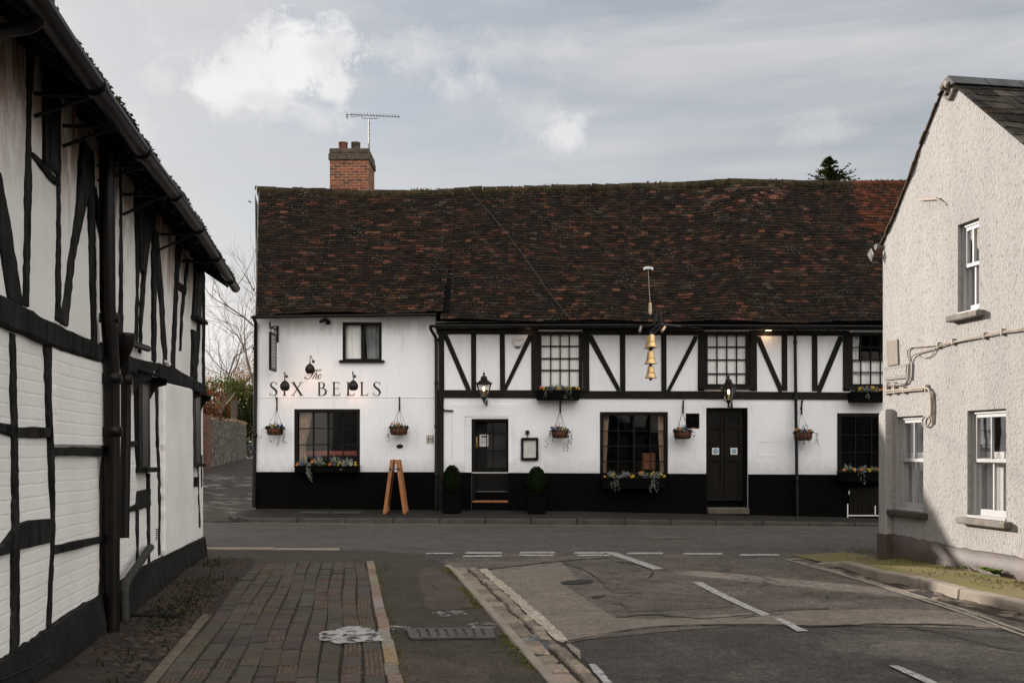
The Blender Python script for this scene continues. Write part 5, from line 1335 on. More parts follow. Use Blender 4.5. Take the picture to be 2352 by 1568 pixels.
wbox(1233, 1331, 897, 918, 42, 'window box under the upper window left of the bells, yellow pansies and silver trails', [(1274, .15), (1293, .15), (1284, .1)], [(1258, .2, 7, True), (1302, .24, 7, True), (1267, .2, 1, False)],
     [(1248, .06, 0, 5), (1283, .05, 0, 5), (1312, .06, 0, 2), (1328, .06, 0, 2), (1242, .05, 4, 2), (1270, .04, 2, 2)], leaves=340)
wbox(1384, 1530, 1098, 1122, 43, 'window box under the middle ground floor window between the hanging baskets', [(1404, .15), (1438, .15), (1478, .15), (1508, .15)], [(1413, .32, 8, True), (1424, .1, 4, True), (1500, .36, 9, True), (1512, .3, 3, True)],
     [(1387, .05, 1, 2), (1408, .07, 0, 4), (1452, .05, 0, 5), (1470, .10, 1, 2), (1476, .06, 1, 2), (1489, .05, 0, 1), (1502, .10, 0, 2), (1519, .05, 0, 2), (1527, .05, 0, 2), (1436, .06, 2, 3), (1481, .03, 2, 3), (1506, -.06, 4, 2)])
wbox(1957, 2040, 900, 923, 44, 'window box under the upper window nearest the roughcast house', [(1990, .13), (2012, .12)], [(1993, .22, 6, True), (2015, .1, 3, True)], [(1980, .05, 0, 4), (2006, .07, 0, 5), (1975, .08, 0, 2), (2026, .06, 1, 2), (1998, .05, 2, 2)], leaves=340)
wbox(1932, 2035, 1084, 1106, 45, 'window box low on the right, half hidden by the roughcast house', [(1952, .16), (1984, .14), (2010, .12)], [(1982, .26, 5, True)], [(1942, .05, 1, 3), (1964, .05, 0, 3), (1980, .06, 1, 4), (1999, .05, 0, 4), (1972, .04, 2, 3), (2020, .05, 1, 2)], leaves=340)

# --- clipped box bushes in square planters
for x, ytop, ymid, ybt, hw, lab in ((1038, 1068, 1128, 1172, 21, 'clipped egg-shaped box bush in a black planter left of the single door'), (1232, 1071, 1132, 1174, 21.5, 'clipped egg-shaped box bush in a black planter below the menu case')):
    Y = YF - .42; zt, zm = at(x, ytop, Y).z, at(x, ymid, Y).z; X0 = at(x, 1, Y).x
    zb = (kerbtop(X0) * .4 + wallbase(X0) * .6); w = hw * Y / F
    t = thing('potted_topiary', lab, 'potted bush', (X0, Y, zb), 'clipped bushes by the single door')
    mb = MB(); n_ = 4; s = w * 1.02
    pb_ = [Vector((X0 + sx * s * .92, Y + sy * s * .92, zb)) for sx, sy in ((-1, -1), (1, -1), (1, 1), (-1, 1))]; pt_ = [Vector((X0 + sx * s, Y + sy * s, zm)) for sx, sy in ((-1, -1), (1, -1), (1, 1), (-1, 1))]
    mb.add(pb_ + pt_, [(0, 3, 2, 1), (4, 5, 6, 7), (0, 1, 5, 4), (1, 2, 6, 5), (2, 3, 7, 6), (3, 0, 4, 7)]); mb.build('planter', M['black'], t, bevel=.01)
    mb = MB(); mb.box((X0 - s - .012, Y - s - .012, zm - .03), (X0 + s + .012, Y + s + .012, zm + .005)); mb.build('rim', M['black'], t, bevel=.006)
    mb = MB(); rg = random.Random(int(x)); H_ = zt - zm
    mb.lathe((X0, Y, zm), [(w * .5, 0), (w * .86, H_ * .15), (w * .9, H_ * .35), (w * .76, H_ * .68), (w * .48, H_ * .88), (0, H_ * .97)], 16)
    for i in range(2300):
        s_ = rg.random() ** .8; an = rg.uniform(0, 2 * math.pi); rr = w * interp([(0, .80), (.2, .98), (.45, 1.0), (.7, .85), (.88, .60), (1, .22)], s_) * rg.uniform(.9, 1.07) * (1 + .05 * math.sin(an * 5 + s_ * 9))
        d = Vector((math.cos(an), math.sin(an), .4)); d = (d + Vector((rg.gauss(0, .5), rg.gauss(0, .5), rg.gauss(0, .5)))).normalized()
        mb.leaf(Vector((X0 + math.cos(an) * rr, Y + math.sin(an) * rr, zm + s_ * H_)), rg.uniform(.022, .036), .017, rg, 0, d=d)
    mb.build('foliage', M['leafb'], t)

# --- folding wooden A-board seen end on
Y0, Y1 = 20.25, 20.72; X0 = at(909.5, 1, 20.5).x; zt = at(909, 1055, 20.5).z; zb = kerbtop(X0) * .45 + wallbase(X0) * .55
t = thing('folding_board', 'orange pine folding sign board seen end on, standing on the pub pavement like a stepladder', 'sign board', (X0, 20.5, zb))
for s, nm in ((-1, 'left'), (1, 'right')):
    xt = X0 + s * .055; xb_ = X0 + s * .205
    pn = MB(); pn.prism([(xt - s * .01, Y0 + .04, zt - .02), (xt + s * .005, Y0 + .04, zt - .02), (xb_ - s * .03, Y0 + .04, zb + .15), (xb_ - s * .045, Y0 + .04, zb + .15)], (0, Y1 - Y0 - .08, 0)); p_ = pn.build('panel', M['wood'], t)
    for Y in (Y0, Y1 - .045):
        mb = MB(); zbb = zb + (Y - 20.5) * .04; mb.prism([(xt - .035, Y, zt), (xt + .03, Y, zt), (xb_ + .035, Y, zbb), (xb_ - .035, Y, zbb)], (0, .045, 0)); mb.build('leg', M['wood'], p_, bevel=.004)
for Y in (Y0 - .012, Y1):
    mb = MB(); mb.box((X0 - .09, Y, zt - .20), (X0 + .09, Y + .012, zt - .185)); mb.build('hinge_strap', M['metal'], t)
for s in (-1, 1):
    mb = MB(); mb.lathe((X0 + s * .082, Y0 - .001, zt - .19), [(.02, 0), (.02, .016), (0, .02)], 10, (0, -1, 0)); mb.build('bolt', M['iron'], t)

# --- alarm box
t = thing('alarm_box', 'six-sided white alarm box between a post and a brace left of the upper window', 'alarm', fp(1189.5, 783, .001))
A = lambda u, v: (1157.2 + u * .042, 752.6 + v * .042)
mb = MB(); mb.prism([fp(*A(*p), .0) for p in ((560, 450), (990, 450), (1115, 745), (940, 1030), (590, 1030), (460, 745))], OUT * .06); mb.build('housing', M['plastic'], t, bevel=.012)
mb = MB(); mb.prism([fp(*A(*p), .005) for p in ((598, 1032), (935, 1032), (905, 1075), (830, 1110), (770, 1118), (700, 1110), (635, 1075))], OUT * .045); mb.build('strobe_lens', NT('dark teal lens').done((.006, .02, .024), .15), t, bevel=.004)
write('FLASH', lambda x, y: fp(*A(785 + x * 400, 690 - y * 90), .0635), 1, 1, 'lettering', plain('grey print', (.12, .10, .10), None, 5, .7), t)
# --- camera
t = thing('security_camera', 'small black tube security camera under the gutter beside the casement', 'camera', at(753, 740, YF - .02))
Cc = lambda u, v, Y: at(715 + u * .03, 724.4 + v * .03, Y)
mb = MB(); mb.lathe(Cc(1285, 520, YF - .012), [(.056, 0), (.056, .03), (.045, .055), (.02, .07), (0, .072)], 18, (0, -1, 0)); mb.build('mount', M['iron'], t)
mb = MB(); mb.tube([Cc(1235, 430, YF - .08), Cc(1105, 330, YF - .14)], .016, 8); mb.build('arm', M['iron'], t)
mb = MB(); a, b = Cc(1110, 285, YF - .12), Cc(700, 470, YF - .26); d = (b - a).normalized(); mb.tube([a, b, b + d * .001, b - d * .02], [.036, .036, .030, .028], 16); mb.build('tube_body', M['iron'], t)
tag(fpoly([(736.5, 749), (744.5, 749), (744.5, 757.5), (736.5, 757.5)], .012, .05, 'junction_box', M['plastic'], None, .006), 'tiny white junction box on the wall below the security camera', 'junction box')
# --- projecting pub sign, seen nearly edge on
t = thing('projecting_sign', 'narrow black framed pub sign hanging edge on at the left end of the wall', 'pub sign', at(638, 750, YF))
Xs = X_(636.5); z1, z0 = at(1, 765, 20.65).z, at(1, 852, 20.65).z
mb = MB(); 
for a, b in (((20.40, z1), (20.40, z0)), ((20.84, z1), (20.84, z0))): mb.box((Xs - .025, a[0] - .022, z0), (Xs + .025, a[0] + .022, z1))
mb.box((Xs - .025, 20.42, z1 - .045), (Xs + .025, 20.82, z1)); mb.box((Xs - .025, 20.42, z0), (Xs + .025, 20.82, z0 + .045)); mb.build('frame', M['frame'], t, bevel=.004)
mb = MB(); mb.box((Xs - .008, 20.42, z0 + .04), (Xs + .012, 20.82, z1 - .04)); brd = mb.build('board', M['fadew'], t)
mb = MB(); rg = random.Random(4)
for k in range(9):
    z = z1 - .12 - k * .072; w = rg.uniform(.10, .15); mb.add([(Xs + .0135, 20.62 - w, z), (Xs + .0135, 20.62 + w, z), (Xs + .0135, 20.62 + w, z - .035), (Xs + .0135, 20.62 - w, z - .035)], [(0, 1, 2, 3)])
mb.build('faded_print', plain('faded print', (.13, .13, .13), (.22, .22, .22), 30, .8), brd)
mb = MB(); pl0, pl1 = fp(635.5, 748.5, .02), fp(640.5, 786, .02); mb.box((pl0.x, YF - .045, pl1.z), (pl1.x, YF - .002, pl0.z)); mb.build('wall_plate', M['iron'], t)
mb = MB(); zz = z1 + .10
mb.tube([(Xs, YF - .03, zz), (Xs, 20.38, zz)], .02, 8); mb.tube([(Xs, YF - .03, zz + .08), (Xs, 20.6, zz + .03), (Xs, 20.42, zz)], .014, 8); mb.tube([(Xs, 20.37, zz - .05), (Xs, 20.37, zz + .10)], .02, 8)
for Y in (20.46, 20.78): mb.tube([(Xs, Y, zz), (Xs, Y, z1)], .01, 6)
mb.build('bracket', M['iron'], t)
# --- menu case with its lamp, plaque, hydrant sign
t = thing('menu_case', 'black framed menu case holding a white sheet, right of the single door', 'menu case', fp(1217, 1030, .001))
mb = MB()
for r_ in (rect(1197.5, 1004.5, 1236, 1010), rect(1197.5, 1051, 1236, 1056.5), rect(1197.5, 1010, 1202.3, 1051), rect(1231, 1010, 1236, 1051)): mb.prism([fp(x, y, .002) for x, y in r_], OUT * .06)
mb.build('frame', M['frame'], t, bevel=.006)
mb = MB(); mb.add([fp(x, y, .024) for x, y in rect(1202, 1009.5, 1231.5, 1051.5)], [(0, 1, 2, 3)]); sheet_ = mb.build('menu_sheet', M['paper'], t)
mb = MB(); rg = random.Random(8)
for k in range(9): w = rg.uniform(5, 10); mb.add([fp(x, y, .0255) for x, y in rect(1217 - w, 1014 + k * 3.6, 1217 + w, 1014.6 + k * 3.6)], [(0, 1, 2, 3)])
mb.build('faint_print', plain('pale print', (.42, .40, .39), None, 5, .8), sheet_)
mb = MB(); mb.lathe(fp(1233.6, 1030, .062), [(.012, 0), (.012, .006), (0, .008)], 10, (0, -1, 0)); mb.build('lock', M['metal'], t)
t = thing('menu_lamp', 'small black square lamp on the wall above the menu case', 'lamp', fp(1211, 991, .001))
frect(1207, 988, 1215.5, 996.5, .002, .07, 'housing', M['iron'], t, .008); mb = MB(); mb.tube([fp(1211.5, 996, .03), fp(1212, 1005, .03)], .008, 6); mb.build('lead', M['iron'], t)
mb = MB(); mb.prism([fp(918.6 + 7.6 * math.cos(i * .2244), 1024.5 + 4.7 * math.sin(i * .2244), .0125) for i in range(28)], OUT * .014); t = mb.build('oval_plaque', M['black'], None)
tag(t, 'small black oval plaque on the white wall under a hanging basket', 'plaque')
mb = MB()
for k, w in enumerate((4.2, 5.2, 3.0)): mb.add([fp(x, y, .0272) for x, y in rect(918.6 - w, 1022.6 + k * 1.7, 918.6 + w, 1023 + k * 1.7)], [(0, 1, 2, 3)])
mb.build('engraved_lines', plain('plaque lettering', (.08, .075, .07), None, 5, .6), t)
t = thing('hydrant_sign', 'small fire hydrant sign with a black H beside the corner downpipe', 'hydrant sign', fp(988.5, 1007, .013))
frect(979, 998.3, 997.2, 1018.5, .0125, .022, 'plate', plain('faded hydrant plate', (.50, .46, .40), (.42, .38, .33), 12, .5), t, .003)
mb = MB()
for r_ in (rect(982.8, 999.8, 984.6, 1016.6), rect(993.4, 999.8, 995.2, 1016.6), rect(984.6, 1007.2, 993.4, 1009)): mb.add([fp(x, y, .0232) for x, y in r_], [(0, 1, 2, 3)])
mb.build('letter_h', M['letter'], t)
write('6', lambda x, y: fp(988.9 + x * 2.2, 1003.6 - y * 4.0, .0235), 1, 1, 'numeral', M['letter'], t); write('23', lambda x, y: fp(989 + x * 6.2, 1012.8 - y * 3.8, .0235), 1, 1, 'numeral', M['letter'], t)

# --- the six bells: bracket, bells, spotlights
BX = X_(1495); B = lambda u, v, Y: at(1448.9 + u * .192, 602.1 + v * .192, Y)
t = thing('bell_sign', 'hanging sign of gilded bells in two rows on a bracket from the eaves', 'bell sign', at(1495, 748, YF))
YA, YB_ = 19.72, 20.02
mb = MB(); z = B(242, 740, 20).z; mb.bar((BX, YF - .02, z), (BX, YA - .15, z), .05, .05); mb.bar((BX, YF - .02, z - .12), (BX, YA - .1, z - .10), .03, .03)
mb.build('bracket_arm', M['iron'], t, bevel=.006)
mb = MB(); zt_ = B(232, 612, 19.9).z; mb.obox((BX - .115, 19.86, z), (.05, 0, 0), (0, .06, 0), (.045, 0, zt_ - z)); mb.obox((BX + .06, 19.86, z), (.035, 0, 0), (0, .06, 0), (-.065, 0, zt_ - z)); mb.build('king_post', M['iron'], t)
mb = MB(); p = B(232, 612, 19.89); q = B(231, 488, 19.89); mb.tube([p - UP * .02, p.lerp(q, .3), p.lerp(q, .6), q, q + UP * .01], [.030, .036, .032, .030, .012], 10); mb.build('wrapping', M['rope'], t)
rb = on_roof(1488, 622, eave_r, .05)
mb = MB(); mb.tube([q, rb + UP * -.02], .007, 6); mb.build('stay_rod', M['cable'], t)
mb = MB(); mb.prism([rb + Vector((-.11, -.02, -.03)), rb + Vector((-.10, -.02, .04)), rb + Vector((-.02, -.02, .055)), rb + Vector((.03, -.02, .055)), rb + Vector((.115, -.02, .035)), rb + Vector((.11, -.02, -.035)), rb + Vector((.04, -.02, 0)), rb + Vector((-.03, -.02, 0))], (0, .03, 0)); mb.build('roof_bracket', M['zinc'], t)
for s, (xe, ye) in ((-1, (1400, 751)), (1, (1613, 755))):
    mb = MB(); mb.tube([(BX + s * .02, 19.9, z + .0), at(xe, ye, YF - .12)], .008, 6); mb.build('side_stay', M['metal'] if s > 0 else M['iron'], t)
def bell(x, yt, yb3, hw, Y, name='bell'):
    c = at(x, yt, Y); h = c.z - at(x, yb3, Y).z; r = hw * Y / F
    mb = MB(); pr = [(.0, .0), (.30, .0), (.40, -.03), (.46, -.10), (.50, -.30), (.56, -.52), (.66, -.72), (.80, -.87), (.97, -.965), (1.0, -1.0), (.93, -1.0), (.80, -.93)]
    mb.lathe(c, [(a * r, b * h) for a, b in pr], 28); b_ = mb.build(name, M['bell'], t)
    mb = MB()
    for f, g_ in ((.565, -.53), (.60, -.60)): mb.lathe(c, [(r * f, h * g_ + .004), (r * f + .007, h * g_), (r * f + .006, h * g_ - .005)], 28)
    mb.build('moulding', M['brass'], b_)
    mb = MB(); mb.lathe(c + UP * 0, [(.018, 0), (.022, .03), (.012, .05)], 8); mb.tube([c - UP * h * .9, c - UP * (h + .02)], .016, 8); mb.lathe(c - UP * (h + .02), [(0, -.03), (.022, -.015), (.022, .01), (.0, .025)], 10); mb.build('clapper', M['iron'], b_)
    mb = MB(); mb.tube([c + UP * .02, c + UP * .11], .016, 8); mb.build('hanger', M['iron'], b_); return b_
for (u, v0, v1, hw) in ((252, 862, 1017, 14.2), (242, 1058, 1215, 15.0), (242, 1240, 1386, 14.4)): bell(1448.9 + u * .192, 602.1 + v0 * .192, 602.1 + v1 * .192, hw, YA)
for (u, v0, v1, hw) in ((229, 884, 1032, 14.0), (231, 1072, 1216, 14.4), (233, 1250, 1386, 13.4)): bell(1448.9 + u * .192, 602.1 + v0 * .192, 602.1 + v1 * .192, hw, YB_)
for (u0, v0, u1, v1, lab) in ((122, 768, 104, 838, 'small spotlight left of the bell bracket'), (410, 772, 372, 826, 'small copper spotlight right of the bell bracket')):
    sp = thing('spotlight', lab, 'spotlight', B(u0, v0, 19.95), 'spotlights aimed at the bells')
    a, b = B(u0, v0, 19.98), B(u1, v1, 19.86); mb = MB(); mb.tube([a, b, b], [.026, .034, .028], 12); mb.build('can', M['metal'] if u0 < 200 else plain('coppery metal', (.62, .42, .28), (.5, .33, .2), 8, .4, metal=.5), sp)
    mb = MB(); mb.tube([a, a + UP * .05, Vector((a.x, 20.0, z))], .010, 6); mb.build('bracket', M['iron'], sp)
# --- little down-lights under the eaves
for x, y, on, lab in ((1213.5, 748.5, 1, 'small pale eaves light right of the alarm box'), (1765, 757, 2, 'small warm eaves light over the panel right of the upper sash')):
    sp = thing('eaves_light', lab, 'light', at(x, y, YF - .2), 'small lights under the eaves')
    mb = MB(); p = at(x, y, YF - .2); mb.box((p.x - .07, p.y - .05, p.z - .012), (p.x + .07, p.y + .08, p.z + .02)); mb.build('housing', M['iron'], sp)
    mb = MB(); mb.box((p.x - .06, p.y - .055, p.z - .020), (p.x + .06, p.y + .05, p.z - .0125)); mb.build('lens', m_emit('eaves light lens', (1, .75, .5), 1.2 if on == 1 else 2.5), sp)
    point_light(p + Vector((0, .06, -.07)), .35 * on * on, (1, .58, .28), .02, parent=sp)
# --- cellar hatch
t = thing('cellar_hatch', 'black boarded cellar hatch with white painted edge lines low on the right', 'hatch', fp(1985, 1188, .04))
mb = MB()
for k in range(9): a = 1949 + k * 9.5; mb.prism([fp(x, y, .036) for x, y in rect(a + .3, 1118, a + 9.2, 1186)], OUT * .025)
mb.build('boards', M['doorb'], t, bevel=.003)
mb = MB()
for r_ in (rect(1943.5, 1156, 1946, 1189), rect(2006.5, 1160, 2009, 1184), rect(1946.5, 1181.5, 2060, 1184.2), rect(1946.5, 1126, 1949, 1134)): mb.prism([fp(x, y, .063) for x, y in r_], OUT * .006)
mb.build('white_lines', M['white'], t)

# =================================================================== THE TIMBERED COTTAGE on the left
QC = -1.81
cot = thing('timbered_cottage', 'crooked black and white timber-framed cottage filling the left edge of the street', 'cottage', Rg(QC, 6, .05))
Wc = lambda x, y, q=QC: wp(q, x, y)
AEND = qa(Wc(466, 1300))[1]
mb = MB()
n, m_ = 90, 26                                                    # a slightly bulging wall, wavier low down
def cw_(i, j, q=QC):
    a = -12 + (AEND + 12) * i / n; z = 3.95 * j / m_
    b = .028 * mnoise.noise(Vector((a * .9, z * .8, 3))) + .012 * mnoise.noise(Vector((a * 2.5, z * 2.5, 7)))
    return R(q - .004 + min(b, .012) * (1 if 0 < i < n else 0), a, z - .05)
mb.add([cw_(i, j) for i in range(n + 1) for j in range(m_ + 1)], [(i * (m_ + 1) + j, (i + 1) * (m_ + 1) + j, (i + 1) * (m_ + 1) + j + 1, i * (m_ + 1) + j + 1) for i in range(n) for j in range(m_)], smooth=True)
e = [R(QC, AEND, -.05), R(QC - 5.2, AEND, -.05), R(QC - 5.2, AEND, 3.9), R(QC - 2.6, AEND, 6.3), R(QC, AEND, 3.9)]
mb.add(e, [(0, 1, 2, 3, 4)]); mb.add([R(QC - 5.2, -12, -.05), R(QC - 5.2, AEND, -.05), R(QC - 5.2, AEND, 3.9), R(QC - 5.2, -12, 3.9)], [(0, 1, 2, 3)])
mb.build('wall', M['cwall'], cot)
def cpoly(pts, name, d=.014, mat='oak', q=QC, jit=.6, seg=14, par=cot, bevel=.006, d0=-.02):
    rg = random.Random(int(pts[0][0] * 7 + pts[0][1])); out = []
    for i in range(len(pts)):
        a, b = pts[i], pts[(i + 1) % len(pts)]; L = math.hypot(b[0] - a[0], b[1] - a[1]); k = max(1, int(L / seg))
        for j in range(k):
            s = j / k; out.append(Wc(a[0] + (b[0] - a[0]) * s + rg.gauss(0, jit), a[1] + (b[1] - a[1]) * s + rg.gauss(0, jit), q))
    mb = MB(); mb.prism([p + NQ * d0 for p in out], NQ * (d - d0)); return mb.build(name, M[mat], par, bevel=bevel)
def U1(*p): return [(u * .5039, v * .5039) for u, v in p]
def U2(*p): return [(u * .5204, 752.7 + v * .5204) for u, v in p]
# upper storey
cpoly(U1((-8, 780), (12, 880), (45, 1060), (98, 1392), (30, 1362), (2, 1180), (-20, 1000)), 'brace')
cpoly(U1((113, 60), (147, 60), (147, 250), (133, 560), (137, 830), (123, 1402), (102, 1388), (108, 800), (113, 500)), 'post')
cpoly(U1((250, 300), (272, 300), (268, 840), (271, 1470), (249, 1455), (257, 900)), 'post')
cpoly(U1((375, 640), (425, 700), (402, 870), (332, 1190), (303, 1488), (273, 1475), (305, 1180), (350, 920)), 'brace')
cpoly(U1((397, 700), (424, 720), (430, 1200), (434, 1568), (412, 1550), (404, 1100)), 'post')
cpoly(U1((424, 850), (434, 850), (456, 1010), (456, 1090)), 'brace'); cpoly(U1((536, 700), (547, 700), (553, 1200), (555, 1590), (541, 1585), (541, 1100)), 'post')
cpoly(U1((615, 860), (630, 880), (628, 1230), (622, 1590), (612, 1580), (618, 1150)), 'post'); cpoly(U1((652, 1240), (666, 1180), (642, 1500), (638, 1610), (628, 1600), (636, 1420)), 'post')
cpoly(U1((690, 960), (704, 975), (708, 1300), (708, 1650), (692, 1640), (692, 1300)), 'post')
cpoly(U1((690, 1040), (716, 1060), (738, 1300), (758, 1660), (742, 1655), (720, 1330)), 'brace'); cpoly(U1((800, 1080), (826, 1100), (806, 1330), (793, 1680), (778, 1670), (790, 1350)), 'post')
cpoly(U1((852, 1180), (860, 1180), (832, 1420), (822, 1600), (815, 1600), (826, 1400)), 'brace'); cpoly(U1((805, 1280), (846, 1308), (842, 1340), (806, 1318)), 'rail')
cpoly(U1((868, 1500), (900, 1520), (880, 1720), (866, 1715), (872, 1600)), 'post', d=.04); cpoly(U1((918, 1215), (929, 1220), (905, 1560), (895, 1740), (880, 1735), (895, 1500)), 'post'); cpoly(U1((922, 1240), (931, 1240), (931, 1790), (921, 1785)), 'corner_post')
cpoly(U1((133, 690), (150, 700), (262, 828), (262, 848), (240, 838), (136, 718)), 'rail', d=.02)
def cwin(pts, seedname='window', d=.03, pane=None, sill=None):
    w = cpoly(pts, 'window', d=d, mat='frame', jit=.2, seg=40)
    if pane: cpoly(pane, 'pane', d=d + .004, d0=d - .02, mat='cpane', jit=0, seg=99, par=w, bevel=0)
    if sill: cpoly(sill, 'window_sill', d=.10, mat='oak', jit=.2, seg=30, par=w)
    return w
cwin(U1((188, 260), (256, 300), (256, 800), (190, 742)), pane=U1((205, 540), (236, 560), (236, 770), (205, 735)))['label'] = 'upper window nearest the camera'
cwin(U1((616, 880), (692, 960), (652, 1246), (630, 1222)), pane=U1((640, 1000), (665, 1020), (650, 1215), (638, 1200)))
cwin(U1((886, 1120), (928, 1140), (905, 1470), (872, 1445)), pane=U1((895, 1200), (915, 1210), (900, 1440), (885, 1430)), sill=U1((868, 1435), (912, 1465), (912, 1480), (868, 1455)))
# beam between the storeys
cpoly([(-30, 672), (0, 683), (100, 737), (222, 790), (222, 830), (170, 815), (100, 790), (25, 762), (-30, 738)], 'beam', d=.045, jit=1.2, bevel=.012)
cpoly(U2((440, 62), (545, 120), (600, 140), (690, 158), (690, 182), (680, 184), (600, 212), (560, 190), (440, 150)), 'beam', d=.04, jit=.7); cpoly(U2((685, 155), (760, 178), (897, 255), (897, 290), (840, 268), (700, 232), (685, 200)), 'beam', d=.04, jit=.6)
# lower storey
cpoly(U2((36, 20), (54, 28), (64, 440), (72, 900), (72, 1400), (42, 1440), (52, 950), (44, 470)), 'post', d=.02)
cpoly(U2((192, 72), (216, 78), (215, 300), (228, 560), (232, 900), (212, 1312), (203, 1318), (222, 900), (212, 500)), 'post', d=.02); cpoly(U2((440, 150), (470, 180), (470, 500), (456, 800), (446, 1180), (430, 1190), (440, 700), (462, 400), (455, 220)), 'post', d=.02)
cpoly(U2((-60, 405), (0, 420), (46, 425), (68, 438), (140, 436), (222, 440), (222, 482), (140, 486), (70, 484), (46, 480), (0, 466), (-60, 450)), 'rail', d=.02)
cpoly(U2((230, 524), (448, 530), (448, 564), (330, 562), (230, 562)), 'rail', d=.02); cpoly(U2((62, 870), (120, 848), (214, 838), (220, 944), (150, 960), (64, 982), (-60, 1020), (-60, 970), (0, 960)), 'rail', d=.022)
cpoly(U2((222, 962), (436, 918), (438, 948), (330, 975), (222, 1002)), 'rail', d=.02); cpoly(U2((460, 430), (482, 430), (482, 458), (460, 458)), 'rail', d=.02); cpoly(U2((448, 818), (476, 815), (476, 846), (448, 850)), 'rail', d=.02)
cpoly(U2((566, 500), (600, 498), (600, 522), (566, 524)), 'rail', d=.02); cpoly(U2((556, 796), (600, 778), (604, 720), (655, 708), (655, 785), (604, 804), (556, 812)), 'rail', d=.022)
cpoly(U2((600, 800), (606, 800), (606, 1010), (598, 1060)), 'post', d=.016); cpoly(U2((648, 640), (656, 640), (656, 1040), (650, 1044)), 'post', d=.016)
cpoly(U2((682, 250), (694, 262), (694, 500), (702, 660), (703, 1000), (697, 1006), (694, 680), (688, 480)), 'post', d=.016); cpoly(U2((832, 640), (844, 690), (848, 915), (836, 922), (834, 780)), 'post', d=.018)
cpoly(U2((832, 662), (868, 656), (868, 700), (832, 704)), 'rail', d=.02); cpoly(U2((866, 610), (872, 610), (880, 880), (876, 884)), 'post', d=.016); cpoly(U2((884, 560), (889, 560), (889, 700), (885, 706)), 'post', d=.014)
# projecting white panels
cpoly(U2((216, 78), (256, 100), (440, 150), (456, 190), (448, 528), (232, 526)), 'bulged_panel', d=.028, mat='cwall', jit=.3, bevel=.02); cpoly(U2((706, 240), (832, 268), (836, 946), (706, 1010)), 'bulged_panel', d=.05, mat='plaster', jit=.3, bevel=.02)
# lower windows and their little hoods
cwin(U2((598, 230), (646, 215), (650, 622), (602, 625)), d=.03, pane=U2((610, 250), (634, 250), (636, 610), (612, 612)), sill=U2((599, 618), (660, 614), (660, 634), (599, 638))); cwin(U2((832, 280), (866, 290), (868, 600), (836, 604)), d=.055, pane=U2((840, 300), (858, 300), (860, 590), (844, 592)), sill=U2((834, 598), (874, 598), (874, 612), (834, 614)))
for (x0, y0, x1, y1, out) in ((303, 836, 346, 872, .17), (433, 893, 462, 905, .13)):
    a, b = Wc(x0, y0), Wc(x1, y1); zt = (a.z + b.z) / 2; a.z = b.z = zt; o = NQ * out - UP * .045
    mb = MB(); s = UP * .022; v = [a, b, b + o, a + o]; mb.prism(v, s); hd = mb.build('window_hood', M['oak'], cot, bevel=.004)
    for p in (a + NA * .04, b - NA * .04):
        mb = MB(); pr = [p - UP * .002, p + o * .92 - UP * .002, p + o * .85 - UP * .05, p + o * .4 - UP * .09, p + o * .12 - UP * .17, p - UP * .22]; mb.prism(pr, NA * .035); mb.build('hood_bracket', M['oak'], hd)
# black plinth
pl = U2((-80, 1495), (0, 1452), (60, 1412), (130, 1360), (210, 1310), (330, 1232), (430, 1176), (480, 1140), (560, 1086), (640, 1040), (705, 1008), (760, 985), (832, 950), (896, 918))
mb = MB(); tp = [Wc(*p) for p in pl]; rgc = random.Random(4); T = []
for a, b in zip(tp, tp[1:]):
    for k in range(6): p = a.lerp(b, k / 6); p.z += rgc.gauss(0, .004) + .012 * mnoise.noise(p * 2.2); T.append(p)
T.append(tp[-1]); vs = []
for p in T:
    q_, a_ = qa(p); vs += [R(QC - .02, a_, p.z), R(QC + .03, a_, p.z - .015), R(QC + .06 + rgc.gauss(0, .006), a_, p.z * .5), R(QC + .07, a_, -.05)]
mb.add(vs, [(4 * i + j, 4 * i + j + 1, 4 * i + j + 5, 4 * i + j + 4) for i in range(len(T) - 1) for j in range(3)])
mb.add([vs[-4], vs[-3], vs[-2], vs[-1], R(QC - .02, AEND, -.05)], [(0, 1, 2, 3, 4)]); mb.build('plinth', plain('black tarred plinth', (.006, .006, .006), (.015, .0135, .0115), 4, .9, 9, .9, .03, spec=.2), cot)
for k in range(11):                                                # framing of the stretch beside and behind the camera
    a = 3.6 - k * 1.35; mb = MB(); mb.obox(R(QC - .01, a, .35), NA * .16, NQ * .035, UP * 3.4); mb.build('post', M['oak'], cot, bevel=.006)
for z in (1.15, 2.25): mb = MB(); mb.obox(R(QC - .012, -12, z), NA * 15.6, NQ * .038, UP * .2); mb.build('rail', M['oak'], cot, bevel=.006)
# roof, gutter, brackets
ez, eq = 3.665, QC + .36
def croof(a, t): 
    s = .05 * math.sin(a * .8) + .025 * math.sin(a * 2.1)
    return R(eq - 3.1 * t, a, ez + 3.35 * t + s * .6)
NC = (NQ * .73 + UP * .68).normalized()
def ccol(rg, a, t, p):
    r = rg.random(); k = rg.uniform(.7, 1.3); c = (.13, .055, .035) if r < .12 else (.055, .036, .024) if r < .5 else (.03, .025, .018); return tuple(x * k for x in c)
mb = MB(); tile_field(mb, lambda a, t: croof(a, 1 - t), -4, AEND + .06, 34, .17, ccol, N=NC, seed=14, th=.018, rowjit=.3)
crf = mb.build('roof', M['ctiles'], cot, colors=True)
mb = MB(); vs = [croof(a_, t_) - NC * (.03 + dd) for a_ in (-12, AEND + .03) for t_ in (0.02, 1) for dd in (0, .07)]
mb.add(vs, [(0, 2, 6, 4), (1, 5, 7, 3), (4, 6, 7, 5), (0, 4, 5, 1), (2, 3, 7, 6)])
